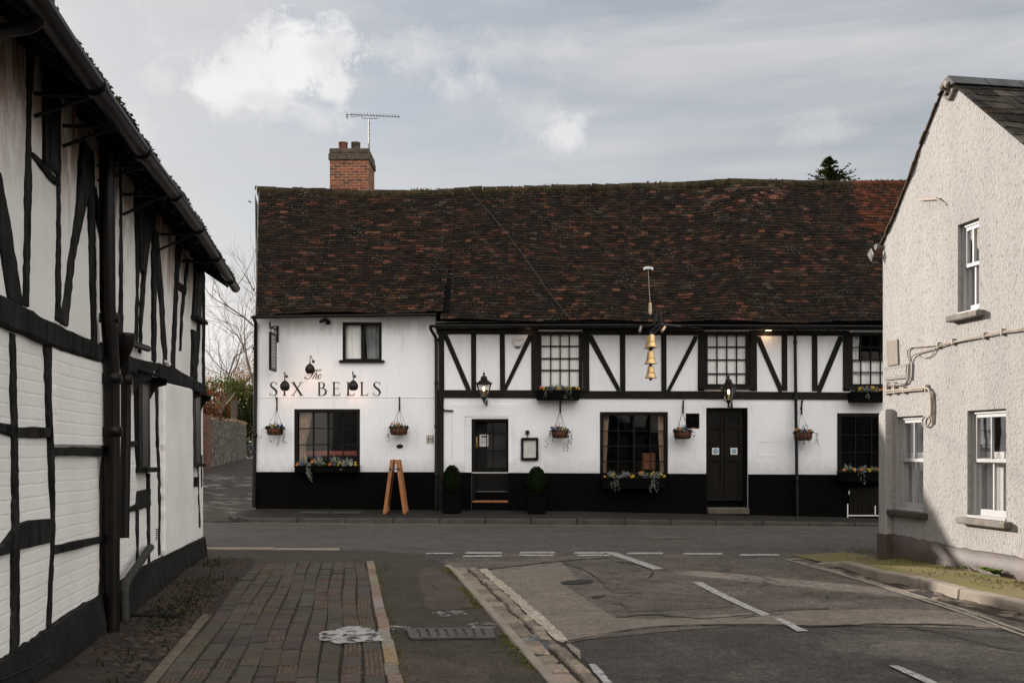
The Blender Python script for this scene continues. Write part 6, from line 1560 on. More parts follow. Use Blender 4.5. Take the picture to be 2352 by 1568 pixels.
bk = [croof(a_, 1) for a_ in (-12, AEND + .03)]; mb.add([bk[0], bk[1], bk[1] + R(-3.1, 0, -3.35), bk[0] + R(-3.1, 0, -3.35)], [(0, 1, 2, 3)])
mb.build('roof_boarding', M['black'], crf)
k = 0
while k < 20: a = AEND - .1 - k * .45; mb = MB(); mb.bar(R(QC - .2, a, 3.98 - .02), R(eq - .02, a, ez - .07), .07, .09); mb.build('rafter_foot', M['oak'], crf); k += 1
mb = MB(); rg = random.Random(17)
for i in range(9000):
    a = rg.uniform(3, AEND + .06); t = abs(rg.gauss(0, .022))
    if mnoise.noise(Vector((a * 1.9, t * 20, 0))) < -.12: continue
    mb.leaf(croof(a, t) + NC * rg.uniform(.01, .05) + NQ * rg.uniform(-.01, .03), rg.uniform(.015, .04), rg.uniform(.012, .028), rg, 0)
mb.build('moss', plain('eaves moss', (.018, .021, .008), (.036, .034, .014), 8, .95, 30, .8, .01), crf)
mb = MB(); vs = [croof(AEND + .07, t / 12) + NC * .02 for t in range(13)]; mb.tube(vs, .035, 7); mb.build('verge', M['oak'], crf)
gp = [R(eq + .03, a, ez - .045 + .03 * math.sin(a * .8)) for a in [-4 + (AEND + .14 + 4) * i / 26 for i in range(27)]]
gtr = gutter(gp, .062, 'gutter', cot, M['castiron'])
for i in range(9, 26, 2): p = gp[i]; d = NA * .035; mb = MB(); mb.tube([p - d - UP * .012, p + d - UP * .012], .070, 12); mb.build('gutter_joint', M['castiron'], gtr)
for x, y in ((70.5, 267), (136, 336), (217, 415), (276, 493), (357, 575), (413, 598)):
    a_ = qa(Wc(x, y))[1]; pd = Wc(x, y); top = R(eq, a_, ez - .10); mb = MB()
    mb.tube([R(QC + .02, a_, ez - .10), top], .012, 6); mb.tube([pd + NQ * .02, top - NQ * .03], .012, 6); mb.build('gutter_bracket', M['iron'], cot)
# pipes
def cat_(x, y, q): return wp(q, x, y)
xs_ = [(247, 330), (247, 700), (257, 850), (258, 1100), (256, 1460)]
P_ = [cat_(x, y, QC + .09) for x, y in xs_]; P_[0] = cat_(245, 330, QC + .09)
for p in P_[1:]: pass
bot = qa(P_[-1]); P_[-1] = Rg(bot[0], bot[1], DZ)
pipe([P_[0], P_[1], P_[2] + UP * .02, P_[3], P_[4]], .056, 'downpipe', cot, M['castiron'], collars=[cat_(251, 730, QC + .09), cat_(257, 868, QC + .09), cat_(258, 990, QC + .09)], n=14)
pipe([cat_(272, 778, QC + .06), cat_(284, 800, QC + .07), cat_(289, 860, QC + .07), cat_(289, 1000, QC + .07), cat_(285, 1235, QC + .07)], .040, 'downpipe', cot, M['castiron'], collars=[cat_(289, 872, QC + .07)], n=12)
mb = MB(); h = cat_(286, 786, QC + .10); mb.lathe(h - UP * .08, [(.03, -.05), (.05, 0), (.075, .06), (.085, .13), (.085, .15), (.07, .15)], 10); mb.build('hopper', M['castiron'], cot)
pipe([cat_(296, 786, QC + .06), cat_(340, 801, QC + .06)], .028, 'overflow_pipe', cot, M['castiron'])
pipe([cat_(346, 1256, QC + .02), cat_(340, 1262, QC + .10), cat_(322, 1290, QC + .10), cat_(297, 1325, QC + .10), cat_(287, 1345, QC + .10), Rg(QC + .1, qa(cat_(287, 1345, QC + .1))[1], DZ)], .033, 'waste_pipe', cot, plain('mossy grey pipe', (.040, .040, .034), (.008, .008, .007), 16, .85, 20, .6, .01))
E_ = lambda x, y, Y=4.75: Vector(((x - CX) / F * Y, Y, CAMZ + (HY - y) / F * Y))
pipe([Vector(p) for p in smooth_path([tuple(E_(*p)) for p in ((108, -70), (100, -5), (96, 30), (74, 57), (30, 68), (-90, 80))], 5)], .034, 'swan_neck_pipe', cot, M['castiron'], collars=[E_(103, 8)], n=12)
vg = cpoly(U2((683, 885), (694, 882), (694, 936), (684, 940)), 'air_brick', d=.006, mat='cwall', jit=0, bevel=0)
mb = MB()
for k in range(6): y = 1214 + k * 4.4; mb.prism([Wc(355.8, y) + NQ * .005, Wc(360.8, y - .6) + NQ * .005, Wc(360.8, y + 1.4) + NQ * .005, Wc(355.8, y + 2) + NQ * .005], NQ * .004)
mb.build('slots', M['black'], vg)
mb = MB(); w0 = [Wc(x, y, QC + .05) for x, y in ((0, 1562), (60, 1535), (140, 1490), (250, 1430))]; mb.tube(w0, .006, 5); mb.build('cable', M['iron'], cot)
mb = MB(); p = Wc(375, 831); mb.tube([p, p + NQ * .05, p + NQ * .06 - UP * .03], .02, 8); mb.build('pipe_outlet', M['plastic'], cot)
# overhead wire from the cottage end to the pub
mb = MB(); a, b = R(eq, AEND + .1, 3.55), at(591, 560, 21.6); mb.tube([a.lerp(b, i / 12) - UP * .12 * math.sin(math.pi * i / 12) for i in range(13)], .006, 4, caps=False); tag(mb.build('overhead_wire', M['iron'], None), 'thin black wire strung from the cottage eaves to the pub gable', 'wire')
# old plank lying at the foot of the pipes
mb = MB(); p = G(228, 1421, DZ + .03); q = G(410, 1418, DZ + .03); d = (q - p); s = Vector((-d.y, d.x, 0)).normalized() * .12; mb.obox(p, d, s, UP * .03); tag(mb.build('plank', M['oak'], None, bevel=.005), 'dark weathered plank lying by the foot of the cottage downpipe', 'plank')

# =================================================================== THE ROUGHCAST HOUSE on the right
QH = 7.07
hs = thing('roughcast_house', 'tall cream roughcast house end with a steep gable and slate roof on the right', 'house', Rg(QH, 11.5, .05))
def hz(x, y): p = wp(QH, x, y); return qa(p)[1], p.z
def H3(a, z, d=0.0): return R(QH - d, a, z)                        # d metres out of the wall
AC = hz(2028, 1240)[0]                                             # the corner towards the main road
apex = hz(2184, 190)
verge = [hz(x, y) for x, y in ((2027, 562), (2055, 502), (2080, 437), (2097, 397), (2113, 347), (2139, 280), (2164, 217))]
vr = hz(2352, 331); sl = (apex[1] - vr[1]) / (apex[0] - vr[0]); aE = apex[0] - (apex[1] - 4.1) / sl
WU = (*hz(2200, 729), *hz(2248, 515)); WL = (*hz(2059, 1176), *hz(2120, 958)); WR = (*hz(2222, 1196), *hz(2309, 941))
zr = lambda x, y: hz(x, y)[1]
U_ = (hz(2200, 1)[0], hz(2249, 1)[0], zr(2200, 724), zr(2200, 517)); L_ = (hz(2059, 1)[0], hz(2121, 1)[0], zr(2059, 1170), zr(2059, 957)); R__ = (hz(2222, 1)[0], hz(2311, 1)[0], zr(2222, 1187), zr(2222, 943))
outer = [(AC, -.1), (AC, verge[0][1])] + verge[1:] + [apex, (aE, 4.1), (aE, -.1)]
mb = MB(); holes(mb, outer, [[(a0, z0), (a0, z1), (a1, z1), (a1, z0)] for a0, a1, z0, z1 in (U_, L_, R__)], lambda a, z: H3(a, z), NQ * .30)
mb.build('wall', M['rough'], hs)
mb = MB(); f = [H3(AC, -.1), H3(AC, verge[0][1]), H3(AC, verge[0][1], -7), H3(AC, -.1, -7)]; mb.add(f, [(0, 1, 2, 3)])
mb.add([H3(aE, -.1, -.02), H3(aE, 4.1, -.02), H3(aE, 4.1, -7), H3(aE, -.1, -7)], [(0, 1, 2, 3)]); mb.add([H3(AC, -.1, -7), H3(AC, 4.2, -7), H3(apex[0], apex[1], -7), H3(aE, 4.1, -7), H3(aE, -.1, -7)], [(0, 1, 2, 3, 4)])
mb.add([H3(AC, -.1, -1.6), H3(AC, 4.2, -1.6), H3(apex[0], apex[1] - .2, -1.6), H3(aE, 4.1, -1.6), H3(aE, -.1, -1.6)], [(0, 1, 2, 3, 4)]); mb.build('wall', M['rough'], hs)
# pilaster at the corner and brown plinth
bq = .10
pa0, pa1 = AC - .06, hz(2051, 1)[0]; ztop = zr(2030, 945)
mb = MB(); pr = [(pa0, -.08), (pa0, ztop - .05), (pa0 - .04, ztop), (pa1, ztop + .03), (pa1, -.08)]; mb.prism([H3(a, z, -.02) for a, z in pr], -NQ * (bq + .02)); mb.build('buttress', M['rough'], hs, bevel=.012)
mb = MB(); rg = random.Random(2)
zl = [(AC, zr(2028, 1222)), (pa1, zr(2052, 1226)), (hz(2120, 1)[0], zr(2120, 1240)), (hz(2200, 1)[0], zr(2200, 1258)), (hz(2352, 1)[0], zr(2352, 1281)), (aE, zr(2352, 1281))]
tp = []
for (a, z), (a2, z2) in zip(zl, zl[1:]):
    for k in range(8): tp.append((a + (a2 - a) * k / 8, z + (z2 - z) * k / 8 + rg.gauss(0, .006)))
vs = []
for a, z in tp: vs += [H3(a, z + .015, -.01), H3(a, z, .030), H3(a, z * .5, .036 + rg.gauss(0, .003)), H3(a, -.1, .045)]
mb.add(vs, [(4 * i + j, 4 * i + j + 1, 4 * i + j + 5, 4 * i + j + 4) for i in range(len(tp) - 1) for j in range(3)], smooth=True); mb.build('plinth', M['brownpl'], hs)
mb = MB(); z = zr(2030, 1222); mb.prism([H3(pa0 + .015, -.1, 0), H3(pa0 + .015, z, 0), H3(pa1 - .015, z, 0), H3(pa1 - .015, -.1, 0)], -NQ * (bq + .018)); mb.build('plinth', M['brownpl'], hs, bevel=.01)
# sash windows
def sash(W, name, sl_mat, sillw, net=True, label=None):
    a1, a0, z0, z1 = W                                             # a1 > a0 : left (far) edge first
    w = MB(); fw = .045
    for (x0, x1, y0, y1) in ((a0, a0 + fw, z0, z1), (a1 - fw, a1, z0, z1), (a0 + fw, a1 - fw, z1 - fw, z1), (a0 + fw, a1 - fw, z0, z0 + .03)):
        w.obox(H3(x0, y0, -.14), NA * (x1 - x0), UP * (y1 - y0), NQ * -.09)
    wo = w.build('window', M['swhite'], hs, bevel=.006)
    if label: wo['label'] = label
    zm = z0 + (z1 - z0) * .535; am = (a0 + a1) / 2
    for nm, y0, y1, dep in (('upper_sash', zm - .02, z1 - fw, .095), ('lower_sash', z0 + .03, zm + .025, .125)):
        s = MB(); x0, x1 = a0 + fw, a1 - fw; t = .038; bt = .07 if nm == 'lower_sash' else .04
        for (p0, p1, r0, r1) in ((x0, x0 + t, y0, y1), (x1 - t, x1, y0, y1), (x0 + t, x1 - t, y0, y0 + bt), (x0 + t, x1 - t, y1 - .04, y1), (am - .012, am + .012, y0 + bt, y1 - .04)):
            s.obox(H3(p0, r0, -dep), NA * (p1 - p0), UP * (r1 - r0), NQ * -.032)
        so_ = s.build(nm, M['swhite'], wo, bevel=.004)
        g_ = MB(); g_.add([H3(x0 + .02, y0 + .02, -dep + .012), H3(x1 - .02, y0 + .02, -dep + .012), H3(x1 - .02, y1 - .02, -dep + .012), H3(x0 + .02, y1 - .02, -dep + .012)], [(0, 1, 2, 3)]); g_.build('pane', M['hglass'], wo)
    c = MB(); nx, ny = 60, 6; yb0, yt = z0 + .05, (zm + .1 if net else z1 - .05); vs = []
    for j in range(ny + 1):
        for i in range(nx + 1): vs.append(H3(a0 - .3 + (a1 - a0 + .6) * i / nx, yb0 + (yt - yb0) * j / ny, -.175 - .010 * math.sin(i * .9 + .5 * math.sin(i * .31)) - .006 * math.sin(i * 2.3)))
    c.add(vs, [(j * (nx + 1) + i, j * (nx + 1) + i + 1, (j + 1) * (nx + 1) + i + 1, (j + 1) * (nx + 1) + i) for j in range(ny) for i in range(nx)], smooth=True); c.build('net_curtain', M['net'], wo)
    s = MB(); s.obox(H3(a0 - .10, z0 - .075, -.12), NA * (a1 - a0 + .20), UP * .075, NQ * -(.12 + sillw)); s.build('window_sill', M[sl_mat], wo, bevel=.012)
    s = MB(); s.obox(H3(a0, z0, -.05), NA * (a1 - a0), UP * .03, NQ * -.06); s.build('inner_sill', M['swhite'], wo, bevel=.004)
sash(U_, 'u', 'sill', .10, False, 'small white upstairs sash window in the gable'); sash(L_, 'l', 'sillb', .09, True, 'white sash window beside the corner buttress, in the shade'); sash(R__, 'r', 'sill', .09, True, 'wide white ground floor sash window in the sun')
# roof: slates on the near slope, verge tiles on both edges, ridge
ap3 = Vector((0, 0, 0))
def hroof(q, t): return R(q, apex[0] + (aE - .15 - apex[0]) * t, apex[1] + .02 + (4.1 - .15 * sl - apex[1]) * t)
NH = (NA * -(sl) + UP).normalized()
def hcol(rg, q, t, p):
    r = rg.random(); k = rg.uniform(.65, 1.35); c = (.050, .052, .050) if r < .45 else (.028, .027, .026) if r < .8 else (.085, .085, .085) if r < .9 else (.05, .038, .026); return tuple(x * k for x in c)
mb = MB(); tile_field(mb, hroof, QH - .03, QH + 7, 15, .30, hcol, N=NH, seed=21, th=.012, rowjit=.2); rf = mb.build('roof', M['slate'], hs, colors=True)
mb = MB(); mb.add([hroof(QH - .01, 0) - NH * .02, hroof(QH + 7, 0) - NH * .02, hroof(QH + 7, 1) - NH * .02, hroof(QH - .01, 1) - NH * .02], [(0, 1, 2, 3)])
B_ = [(apex[0], apex[1] + .01)] + [(a + .005, z + .005) for a, z in verge[::-1]]
mb.add([R(qq, a, z) for a, z in B_ for qq in (QH - .01, QH + 7)], [(2 * i, 2 * i + 1, 2 * i + 3, 2 * i + 2) for i in range(len(B_) - 1)]); mb.build('roof_boarding', M['black'], rf)
mb = MB(); rg = random.Random(3)
for (a, z), (a2, z2) in zip(B_, B_[1:]):                           # far-side verge: ends of old clay tiles
    n = max(2, int(math.hypot(a2 - a, z2 - z) / .10))
    for k in range(n):
        s = k / n; p = R(QH - .035 + rg.gauss(0, .006), a + (a2 - a) * s, z + (z2 - z) * s); d = R(0, (a2 - a) / n * 1.3, (z2 - z) / n * 1.3); nn = R(0, -(z2 - z), (a2 - a)).normalized()
        if nn.z < 0: nn = -nn
        kk = rg.uniform(.5, 1.2); mb.obox(p, NQ * .8, d, nn * (.014 + rg.gauss(0, .002)), 0, (.085 * kk, .06 * kk, .04 * kk))
mb.build('verge_tiles', m_tint('old verge tiles', .9, 25, .7, .01, .5), rf, colors=True)
mb = MB(); r0 = R(QH - .05, apex[0], apex[1] + .065)
for k in range(16):
    a = r0 + NQ * (.46 * k + .004); b = r0 + NQ * (.46 * (k + 1) - .004); mb.prism([a + NA * .14 - UP * .12, a + NA * .02 + UP * .015, a - NA * .02 + UP * .015, a - NA * .15 - UP * .12], b - a)
mb.build('ridge_tiles', plain('grey ridge tiles', (.075, .078, .082), (.04, .04, .042), 5, .8, 20, .5, .008), rf, bevel=.01)
mb = MB(); pts = [hz(*p) for p in ((2171, 205), (2178, 190), (2186, 196), (2180, 210), (2174, 222), (2186, 228), (2196, 204))]
mb.tube([H3(a, z, .03) for a, z in pts[:3]], .05, 8); mb.tube([H3(a, z, .02) for a, z in pts[3:]], .03, 7); mb.build('mortar_fillet', plain('grey mortar', (.26, .22, .19), (.15, .125, .105), 14, .9, 30, .9, .02), rf)
mb = MB(); e = R(QH - .10, verge[0][0] + .05, verge[0][1] - .02); mb.tube([e + NQ * .03, e + NQ * .5], .04, 10); mb.build('gutter_end', M['sill'], hs)
mb = MB(); p = R(QH - .12, verge[0][0] + .08, verge[0][1] - .12); mb.leaf(p, .17, .09, random.Random(1), 0, d=UP); mb.prism([p + UP * .08, p + NA * .05, p - UP * .09, p - NA * .03], NQ * .01); mb.build('torn_flashing', M['signl'], hs)
# iron bracket low under the gable, with its own shadow
t = thing('wall_bracket', 'thin beige bent bracket sticking out of the gable above the upstairs window', 'bracket', H3(*hz(2175, 470)))
mb = MB(); a0, z0 = hz(2156, 455); p0 = H3(*hz(2120, 459), .03); p1 = H3(*hz(2157, 457), .03); p2 = H3(*hz(2175, 470), .0); mb.tube([p0, p1], .016, 6); mb.tube([p1, p2], .014, 6); mb.build('bar', M['cream'], t)
# cables and pipes on the wall
def wallpath(pts, r, name, mat, d=.02, lab=None):
    q = smooth_path(pts, 4); mb = MB(); mb.tube([H3(*hz(*p), d) for p in q], r, 6); return mb.build(name, M[mat], None)
RR = lambda *p: [(1928.7 + u * .45, 752.7 + v * .4498) for u, v in p]
cb = thing('wall_cables', 'bundle of painted cables clipped across the gable and down past the road name plate', 'cables', H3(*hz(2200, 800)))
for pts, r, d in ((RR((1010, -20), (941, 4), (840, 18), (745, 38), (590, 70), (505, 88), (420, 96), (372, 100), (354, 120), (356, 150), (366, 180), (364, 250), (350, 282), (322, 292), (240, 296)), .009, .02),
                  (RR((1010, -10), (941, 13), (840, 26), (745, 46), (590, 76), (520, 96), (480, 110), (400, 132), (372, 160), (370, 184), (356, 262), (336, 284), (240, 290)), .008, .03),
                  (RR((505, 92), (480, 135), (450, 152), (420, 148), (395, 132)), .006, .02)):
    mb = MB(); q = smooth_path(pts, 4); mb.tube([H3(*hz(*p), d) for p in q], r, 6); mb.build('cable', M['cable'], cb)
for u, v in ((840, 22), (748, 41), (588, 72), (513, 90), (290, 292), (252, 294)):
    mb = MB(); x, y = RR((u, v))[0]; p = H3(*hz(x, y), .0); mb.obox(p - NA * .012 - UP * .04, NA * .024, UP * .08, NQ * -.04); mb.build('clip', M['cream'], cb, bevel=.006)
mb = MB(); x = [H3(*hz(*p), .035) for p in RR((367, 182), (363, 262))]; mb.tube(x, .020, 8); mb.build('conduit', M['cream'], cb)
cp = thing('wall_pipe', 'painted pipes turning down below the road name plate to a looped end', 'pipe', H3(*hz(2130, 900)))
for pts, r, d in ((RR((240, 322), (300, 318), (380, 312), (440, 306), (464, 312), (476, 340), (480, 400), (478, 445)), .016, .03), (RR((240, 334), (300, 328), (380, 320), (440, 316)), .012, .03),
                  (RR((478, 440), (474, 480), (455, 503), (436, 492), (434, 470), (446, 452), (462, 452), (470, 466)), .010, .03), (RR((482, 330), (484, 420), (480, 490)), .012, .02)):
    mb = MB(); mb.tube([H3(*hz(*p), d) for p in smooth_path(pts, 4)], r, 7); mb.build('pipe', M['cable'], cp)
for u, v in ((252, 326), (292, 322), (338, 318), (452, 308)): mb = MB(); x, y = RR((u, v))[0]; p = H3(*hz(x, y), 0); mb.obox(p - NA * .014 - UP * .045, NA * .028, UP * .09, NQ * -.045); mb.build('clip', M['cream'], cp, bevel=.006)
# plaque and road name plate
pq = [H3(*hz(x, y), .0) for x, y in ((2037, 783), (2064, 778.5), (2066, 837), (2041, 841))]
mb = MB(); mb.prism(pq, -NQ * .018); t = mb.build('stone_plaque', M['plaq'], None, bevel=.008); tag(t, 'blank weathered stone plaque above the road name plate', 'plaque')
nl = [H3(*hz(x, y), .0) for x, y in ((2035, 844), (2085.5, 836), (2086, 868), (2036, 873.5))]
t = thing('road_name_plate', 'faded road name plate reading CHURCH ROAD at the corner of the roughcast house', 'road sign', H3(*hz(2060, 870)))
mb = MB(); mb.prism(nl, -NQ * .022); mb.build('plate', M['signp'], t, bevel=.004)
def nmap(x, y): 
    u, v = x + .5, .5 - y; p = (nl[0].lerp(nl[1], u)).lerp(nl[3].lerp(nl[2], u), v); return p - NQ * .025
write('CHURCH ROAD', nmap, .92, .50, 'lettering', M['signl'], t)
# ferns at the foot of the wall
def fern(x, y, n, L, lab, seed):
    p = wp(QH - .08, x, y); q_, a_ = qa(p); p = Rg(q_, a_, .16); t = thing('fern', lab, 'fern', p); rg = random.Random(seed); mb = MB()
    for i in range(n):
        an = rg.uniform(math.pi * .55, math.pi * 1.5); d = Vector((math.cos(an), math.sin(an), 0)); l = L * rg.uniform(.6, 1.1); prev = p
        for k in range(12):
            s = (k + 1) / 12; c = p + d * l * s * .8 + UP * (l * 1.0 * s - l * .75 * s * s)
            w = l * .28 * math.sin(math.pi * min(1, s * .9 + .12)); side = d.cross(UP)
            for g_ in (1, -1): mb.leaf(c + side * g_ * w * .5, w, l * .07, rg, 0, d=(side * g_ + d * .5).normalized())
            prev = c
    mb.build('fronds', M['fern'], t)
fern(2287, 1322, 22, .22, 'bright green fern growing at the sunny foot of the house wall', 3); fern(2222, 1308, 9, .11, 'small pale fern at the edge of the wall\'s shade', 5)

# =================================================================== BEYOND: the lane, trees, car, sky things
LB = lambda x, y, Y: at(x, y, Y)
wa, wb = LB(478, 1, 37.6), LB(566, 1, 51)
za0, za1, zb0, zb1 = lane_z(37) - .25, LB(478, 957, 37.6).z, lane_z(51) - .2, LB(566, 972, 51).z
sw = thing('stone_wall', 'old flint and rubble garden wall along the lane with a red brick end', 'wall', (wa.x, wa.y, za0))
mb = MB(); d = (wb - wa); d.z = 0; nrm = Vector((d.y, -d.x, 0)).normalized(); n = 16; vs = []; rg = random.Random(6)
if nrm.dot(Vector((0, -1, 0))) < 0 and nrm.x < 0: nrm = -nrm
for i in range(n + 1):
    t = i / n; p = wa.lerp(wb, t); zt = za1 + (zb1 - za1) * t + rg.gauss(0, .04); zb_ = za0 + (zb0 - za0) * t
    vs += [Vector((p.x, p.y, zb_)), Vector((p.x, p.y, zt)), Vector((p.x, p.y, zt)) - nrm * .4, Vector((p.x, p.y, zb_)) - nrm * .4]
mb.add(vs, [(4 * i + j, 4 * i + (j + 1) % 4, 4 * (i + 1) + (j + 1) % 4, 4 * (i + 1) + j) for i in range(n) for j in range(4)] + [(0, 1, 2, 3), (4 * n, 4 * n + 3, 4 * n + 2, 4 * n + 1)])
mb.build('stonework', M['stonew'], sw)
mb = MB(); p0, p1 = LB(452, 1, 37.2), LB(479, 1, 37.4); mb.box((p0.x - 2, 37.2, za0), (p1.x, 37.7, za1 + .02)); mb.build('brick_pier', M['pier'], sw)
mb = MB(); rg = random.Random(9)
for i in range(420): t = rg.random(); p = wa.lerp(wb, t); mb.leaf(Vector((p.x, p.y, za1 + (zb1 - za1) * t + rg.uniform(-.02, .09))) - nrm * rg.uniform(-.08, .4), rg.uniform(.06, .14), .06, rg, 0)
mb.build('leafy_top', plain('pale dry leaves', (.30, .19, .11), (.20, .09, .05), 9, .9), sw)

def bush(name, lab, cat, c, rx, ry, rz, n, mat, seed, size=.12, grp=None, twigs=0):
    c = Vector(c); t = thing(name, lab, cat, (c.x, c.y, c.z - rz), grp); rg = random.Random(seed); mb = MB()
    for i in range(n):
        v = Vector((rg.gauss(0, 1), rg.gauss(0, 1), rg.gauss(0, 1))).normalized(); r = rg.random() ** .35
        k = 1 + .55 * mnoise.noise(v * 2.2 + Vector((seed, 0, 0))); p = c + Vector((v.x * rx, v.y * ry, v.z * rz)) * r * k
        if mnoise.noise(p * 1.1 + Vector((0, seed, 0))) < -.22: continue
        mb.leaf(p, size * rg.uniform(.6, 1.3), size * rg.uniform(.5, .9), rg, 0)
    mb.build('foliage', M[mat], t); mb = MB()
    for i in range(max(5, twigs)):
        an = rg.uniform(0, 6.28); b = c + Vector((rg.gauss(0, .2) * rx, rg.gauss(0, .2) * ry, -rz)); e = c + Vector((math.cos(an) * rx * .9, math.sin(an) * ry * .9, rg.uniform(.1, 1.1) * rz))
        mb.tube([b, b.lerp(e, .5) + UP * .2 * rz, e], [.03, .02, .008], 5)
    mb.build('stems', M['twig'], t); return t
bush('ivy_hedge', 'dark green ivy hedge rising behind the far half of the stone wall', 'hedge', (LB(560, 1, 56).x, 56, LB(1, 955, 56).z), 1.9, 1.2, 1.9, 4200, 'leafd', 4, .17)
bush('ivy_hedge', 'lower sunlit green hedge behind the car where the lane bends', 'hedge', (LB(585, 1, 84).x, 84, LB(1, 1000, 84).z), 1.8, 1.2, 1.5, 1300, 'leafg', 14, .22)
bush('russet_shrub', 'russet red leafed shrub growing over the wall next to the cottage corner', 'shrub', (LB(488, 1, 40.5).x, 40.5, LB(1, 930, 40.5).z), .85, .6, .8, 1700, 'leafr', 8, .10, twigs=14)
bush('green_shrub', 'yellow-green shrub above the russet shrub behind the wall', 'shrub', (LB(515, 1, 47).x, 47, LB(1, 893, 47).z), 1.5, .8, .55, 1300, 'leafg', 10, .12, twigs=8)
bush('autumn_thicket', 'brownish thinning thicket against the sky behind the ivy hedge', 'thicket', (LB(585, 1, 66).x, 66, LB(1, 880, 66).z), 1.6, 1.2, 2.2, 1500, 'leafo', 12, .13, twigs=26)

bush('brown_hedge', 'tall brown and green overgrown hedge filling the gap beyond the stone wall', 'hedge', (LB(530, 1, 74).x, 74, LB(1, 930, 74).z), 4.2, 1.5, 2.6, 5200, 'leafo', 22, .16, twigs=90)
bush('ivy_hedge', 'dark ivy mass between the russet shrub and the pub wall', 'hedge', (LB(545, 1, 62).x, 62, LB(1, 935, 62).z), 1.8, 1.0, 1.5, 3000, 'leafd', 29, .15)
def bare_tree(name, lab, base, h, seed, lean=(0, 0), depth=6, r0=.22, first=None, spread=.55, grp='bare trees behind the lane'):
    base = Vector(base); t = thing(name, lab, 'tree', base, grp); rg = random.Random(seed); tr = MB(); br = MB()
    def grow(p, d, L, r, k):
        n = 4; pts = [p]; q = p; dd = d
        for i in range(n):
            dd = (dd + Vector((rg.gauss(0, .12), rg.gauss(0, .12), rg.gauss(.03, .08)))).normalized(); q = q + dd * L / n; pts.append(q)
        (tr if k >= depth - 1 else br).tube(pts, [r * (1 - .42 * i / n) for i in range(n + 1)], 7 if k >= depth - 1 else 4 if k > 1 else 3, caps=False)
        if k == 0: return
        for i in range(rg.choice((2, 3, 3)) + (1 if k == depth else 0)):
            j = rg.choice((2, 3, 4)) if i else 4; a = Vector((rg.gauss(0, 1), rg.gauss(0, 1), rg.gauss(0, .6))).normalized()
            nd = (dd + a * spread * rg.uniform(.7, 1.3)).normalized(); grow(pts[j], nd, L * rg.uniform(.62, .82), r * .58 * rg.uniform(.75, 1.05), k - 1)
    grow(base, Vector((lean[0], lean[1], 1)).normalized(), h * .34, r0, depth)
    tr.build('trunk', M['bark'], t); br.build('crown', M['twig'], t); return t
bare_tree('bare_tree', 'tall bare tree half hidden behind the pub\'s left gable', (LB(612, 1, 46).x, 46, .9), 11.0, 3, (-.22, 0), 6, .17, spread=.62)
bare_tree('bare_tree', 'bare tree with fine upright twigs nearest the cottage eaves', (LB(470, 1, 60).x, 60, .9), 11.5, 8, (.14, 0), 6, .15, spread=.55)
bare_tree('bare_tree', 'dense twiggy bare tree rising just behind the ivy hedge', (LB(575, 1, 58).x, 58, .9), 9.5, 19, (-.1, 0), 6, .12, spread=.6)
bare_tree('bare_tree', 'small spreading bare tree in the middle of the gap over the lane', (LB(545, 1, 70).x, 70, .9), 8.5, 12, (.0, 0), 6, .12, spread=.6)
pst = thing('concrete_post', 'pale grey post standing behind the stone wall in front of the hedge', 'post', (LB(537, 1, 52).x, 52, .8))
mb = MB(); p = LB(537, 905, 52); mb.box((p.x - .14, 51.9, .8), (p.x + .14, 52.15, p.z)); mb.build('shaft', plain('grey post', (.085, .075, .06), (.055, .05, .04), 5, .9), pst, bevel=.02); mb = MB(); mb.box((p.x - .19, 51.85, p.z), (p.x + .19, 52.2, p.z + .08)); mb.build('cap', plain('grey post cap', (.10, .09, .075), None, 5, .9), pst, bevel=.02)
# fallen pale bough over the wall
mb = MB(); pts = [(498, 958), (508, 940), (522, 925), (532, 912), (540, 900)]; mb.tube([LB(x, y, 45) for x, y in pts], [.035, .03, .026, .02, .014], 6); mb.tube([LB(514, 934, 45), LB(505, 925, 45.2), LB(500, 912, 45.3)], [.02, .014, .008], 5); tag(mb.build('dead_bough', plain('pale dead wood', (.34, .27, .21), None, 6, .9), None), 'pale dead bough leaning up out of the russet shrub', 'branch')

# --- the car
Yc = 77.8; wx = LB(571.4, 1, Yc).x; zc = LB(1, 1048.4, Yc).z
car = thing('parked_car', 'dark blue-grey car parked across the end of the lane, only its front wheel in view', 'car', (wx - 1.3, Yc + .8, zc))
prof = [(.92, .28), (.95, .55), (.86, .78), (.30, .98), (-.25, 1.04), (-.75, 1.42), (-1.5, 1.50), (-2.5, 1.46), (-3.1, 1.10), (-3.45, .98), (-3.5, .45), (-3.4, .28)]
mb = MB(); n = len(prof); secs = []
for yy, k, zz in ((0, .96, .02), (.10, 1, 0), (1.62, 1, 0), (1.72, .96, .02)):
    secs.append([Vector((wx - 1.28 + (x + 1.28) * k, Yc + yy + (.14 if z > 1.1 and yy < .8 else -.14 if z > 1.1 else 0), zc + z - (zz if z > .5 else -zz))) for x, z in prof])
for a, b in zip(secs, secs[1:]): mb.add(a + b, [(i, (i + 1) % n, n + (i + 1) % n, n + i) for i in range(n)], smooth=True)
mb.add(secs[0], [tuple(range(n))]); mb.add(secs[-1], [tuple(range(n - 1, -1, -1))]); mb.build('body', M['carp'], car, bevel=.03)
mb = MB(); mb.add([(wx + x, Yc + .105, zc + z) for x, z in ((-.36, 1.06), (-.80, 1.38), (-1.5, 1.45), (-2.45, 1.41), (-2.95, 1.10))], [(0, 1, 2, 3, 4)]); mb.build('side_window', M['gdark'], car)
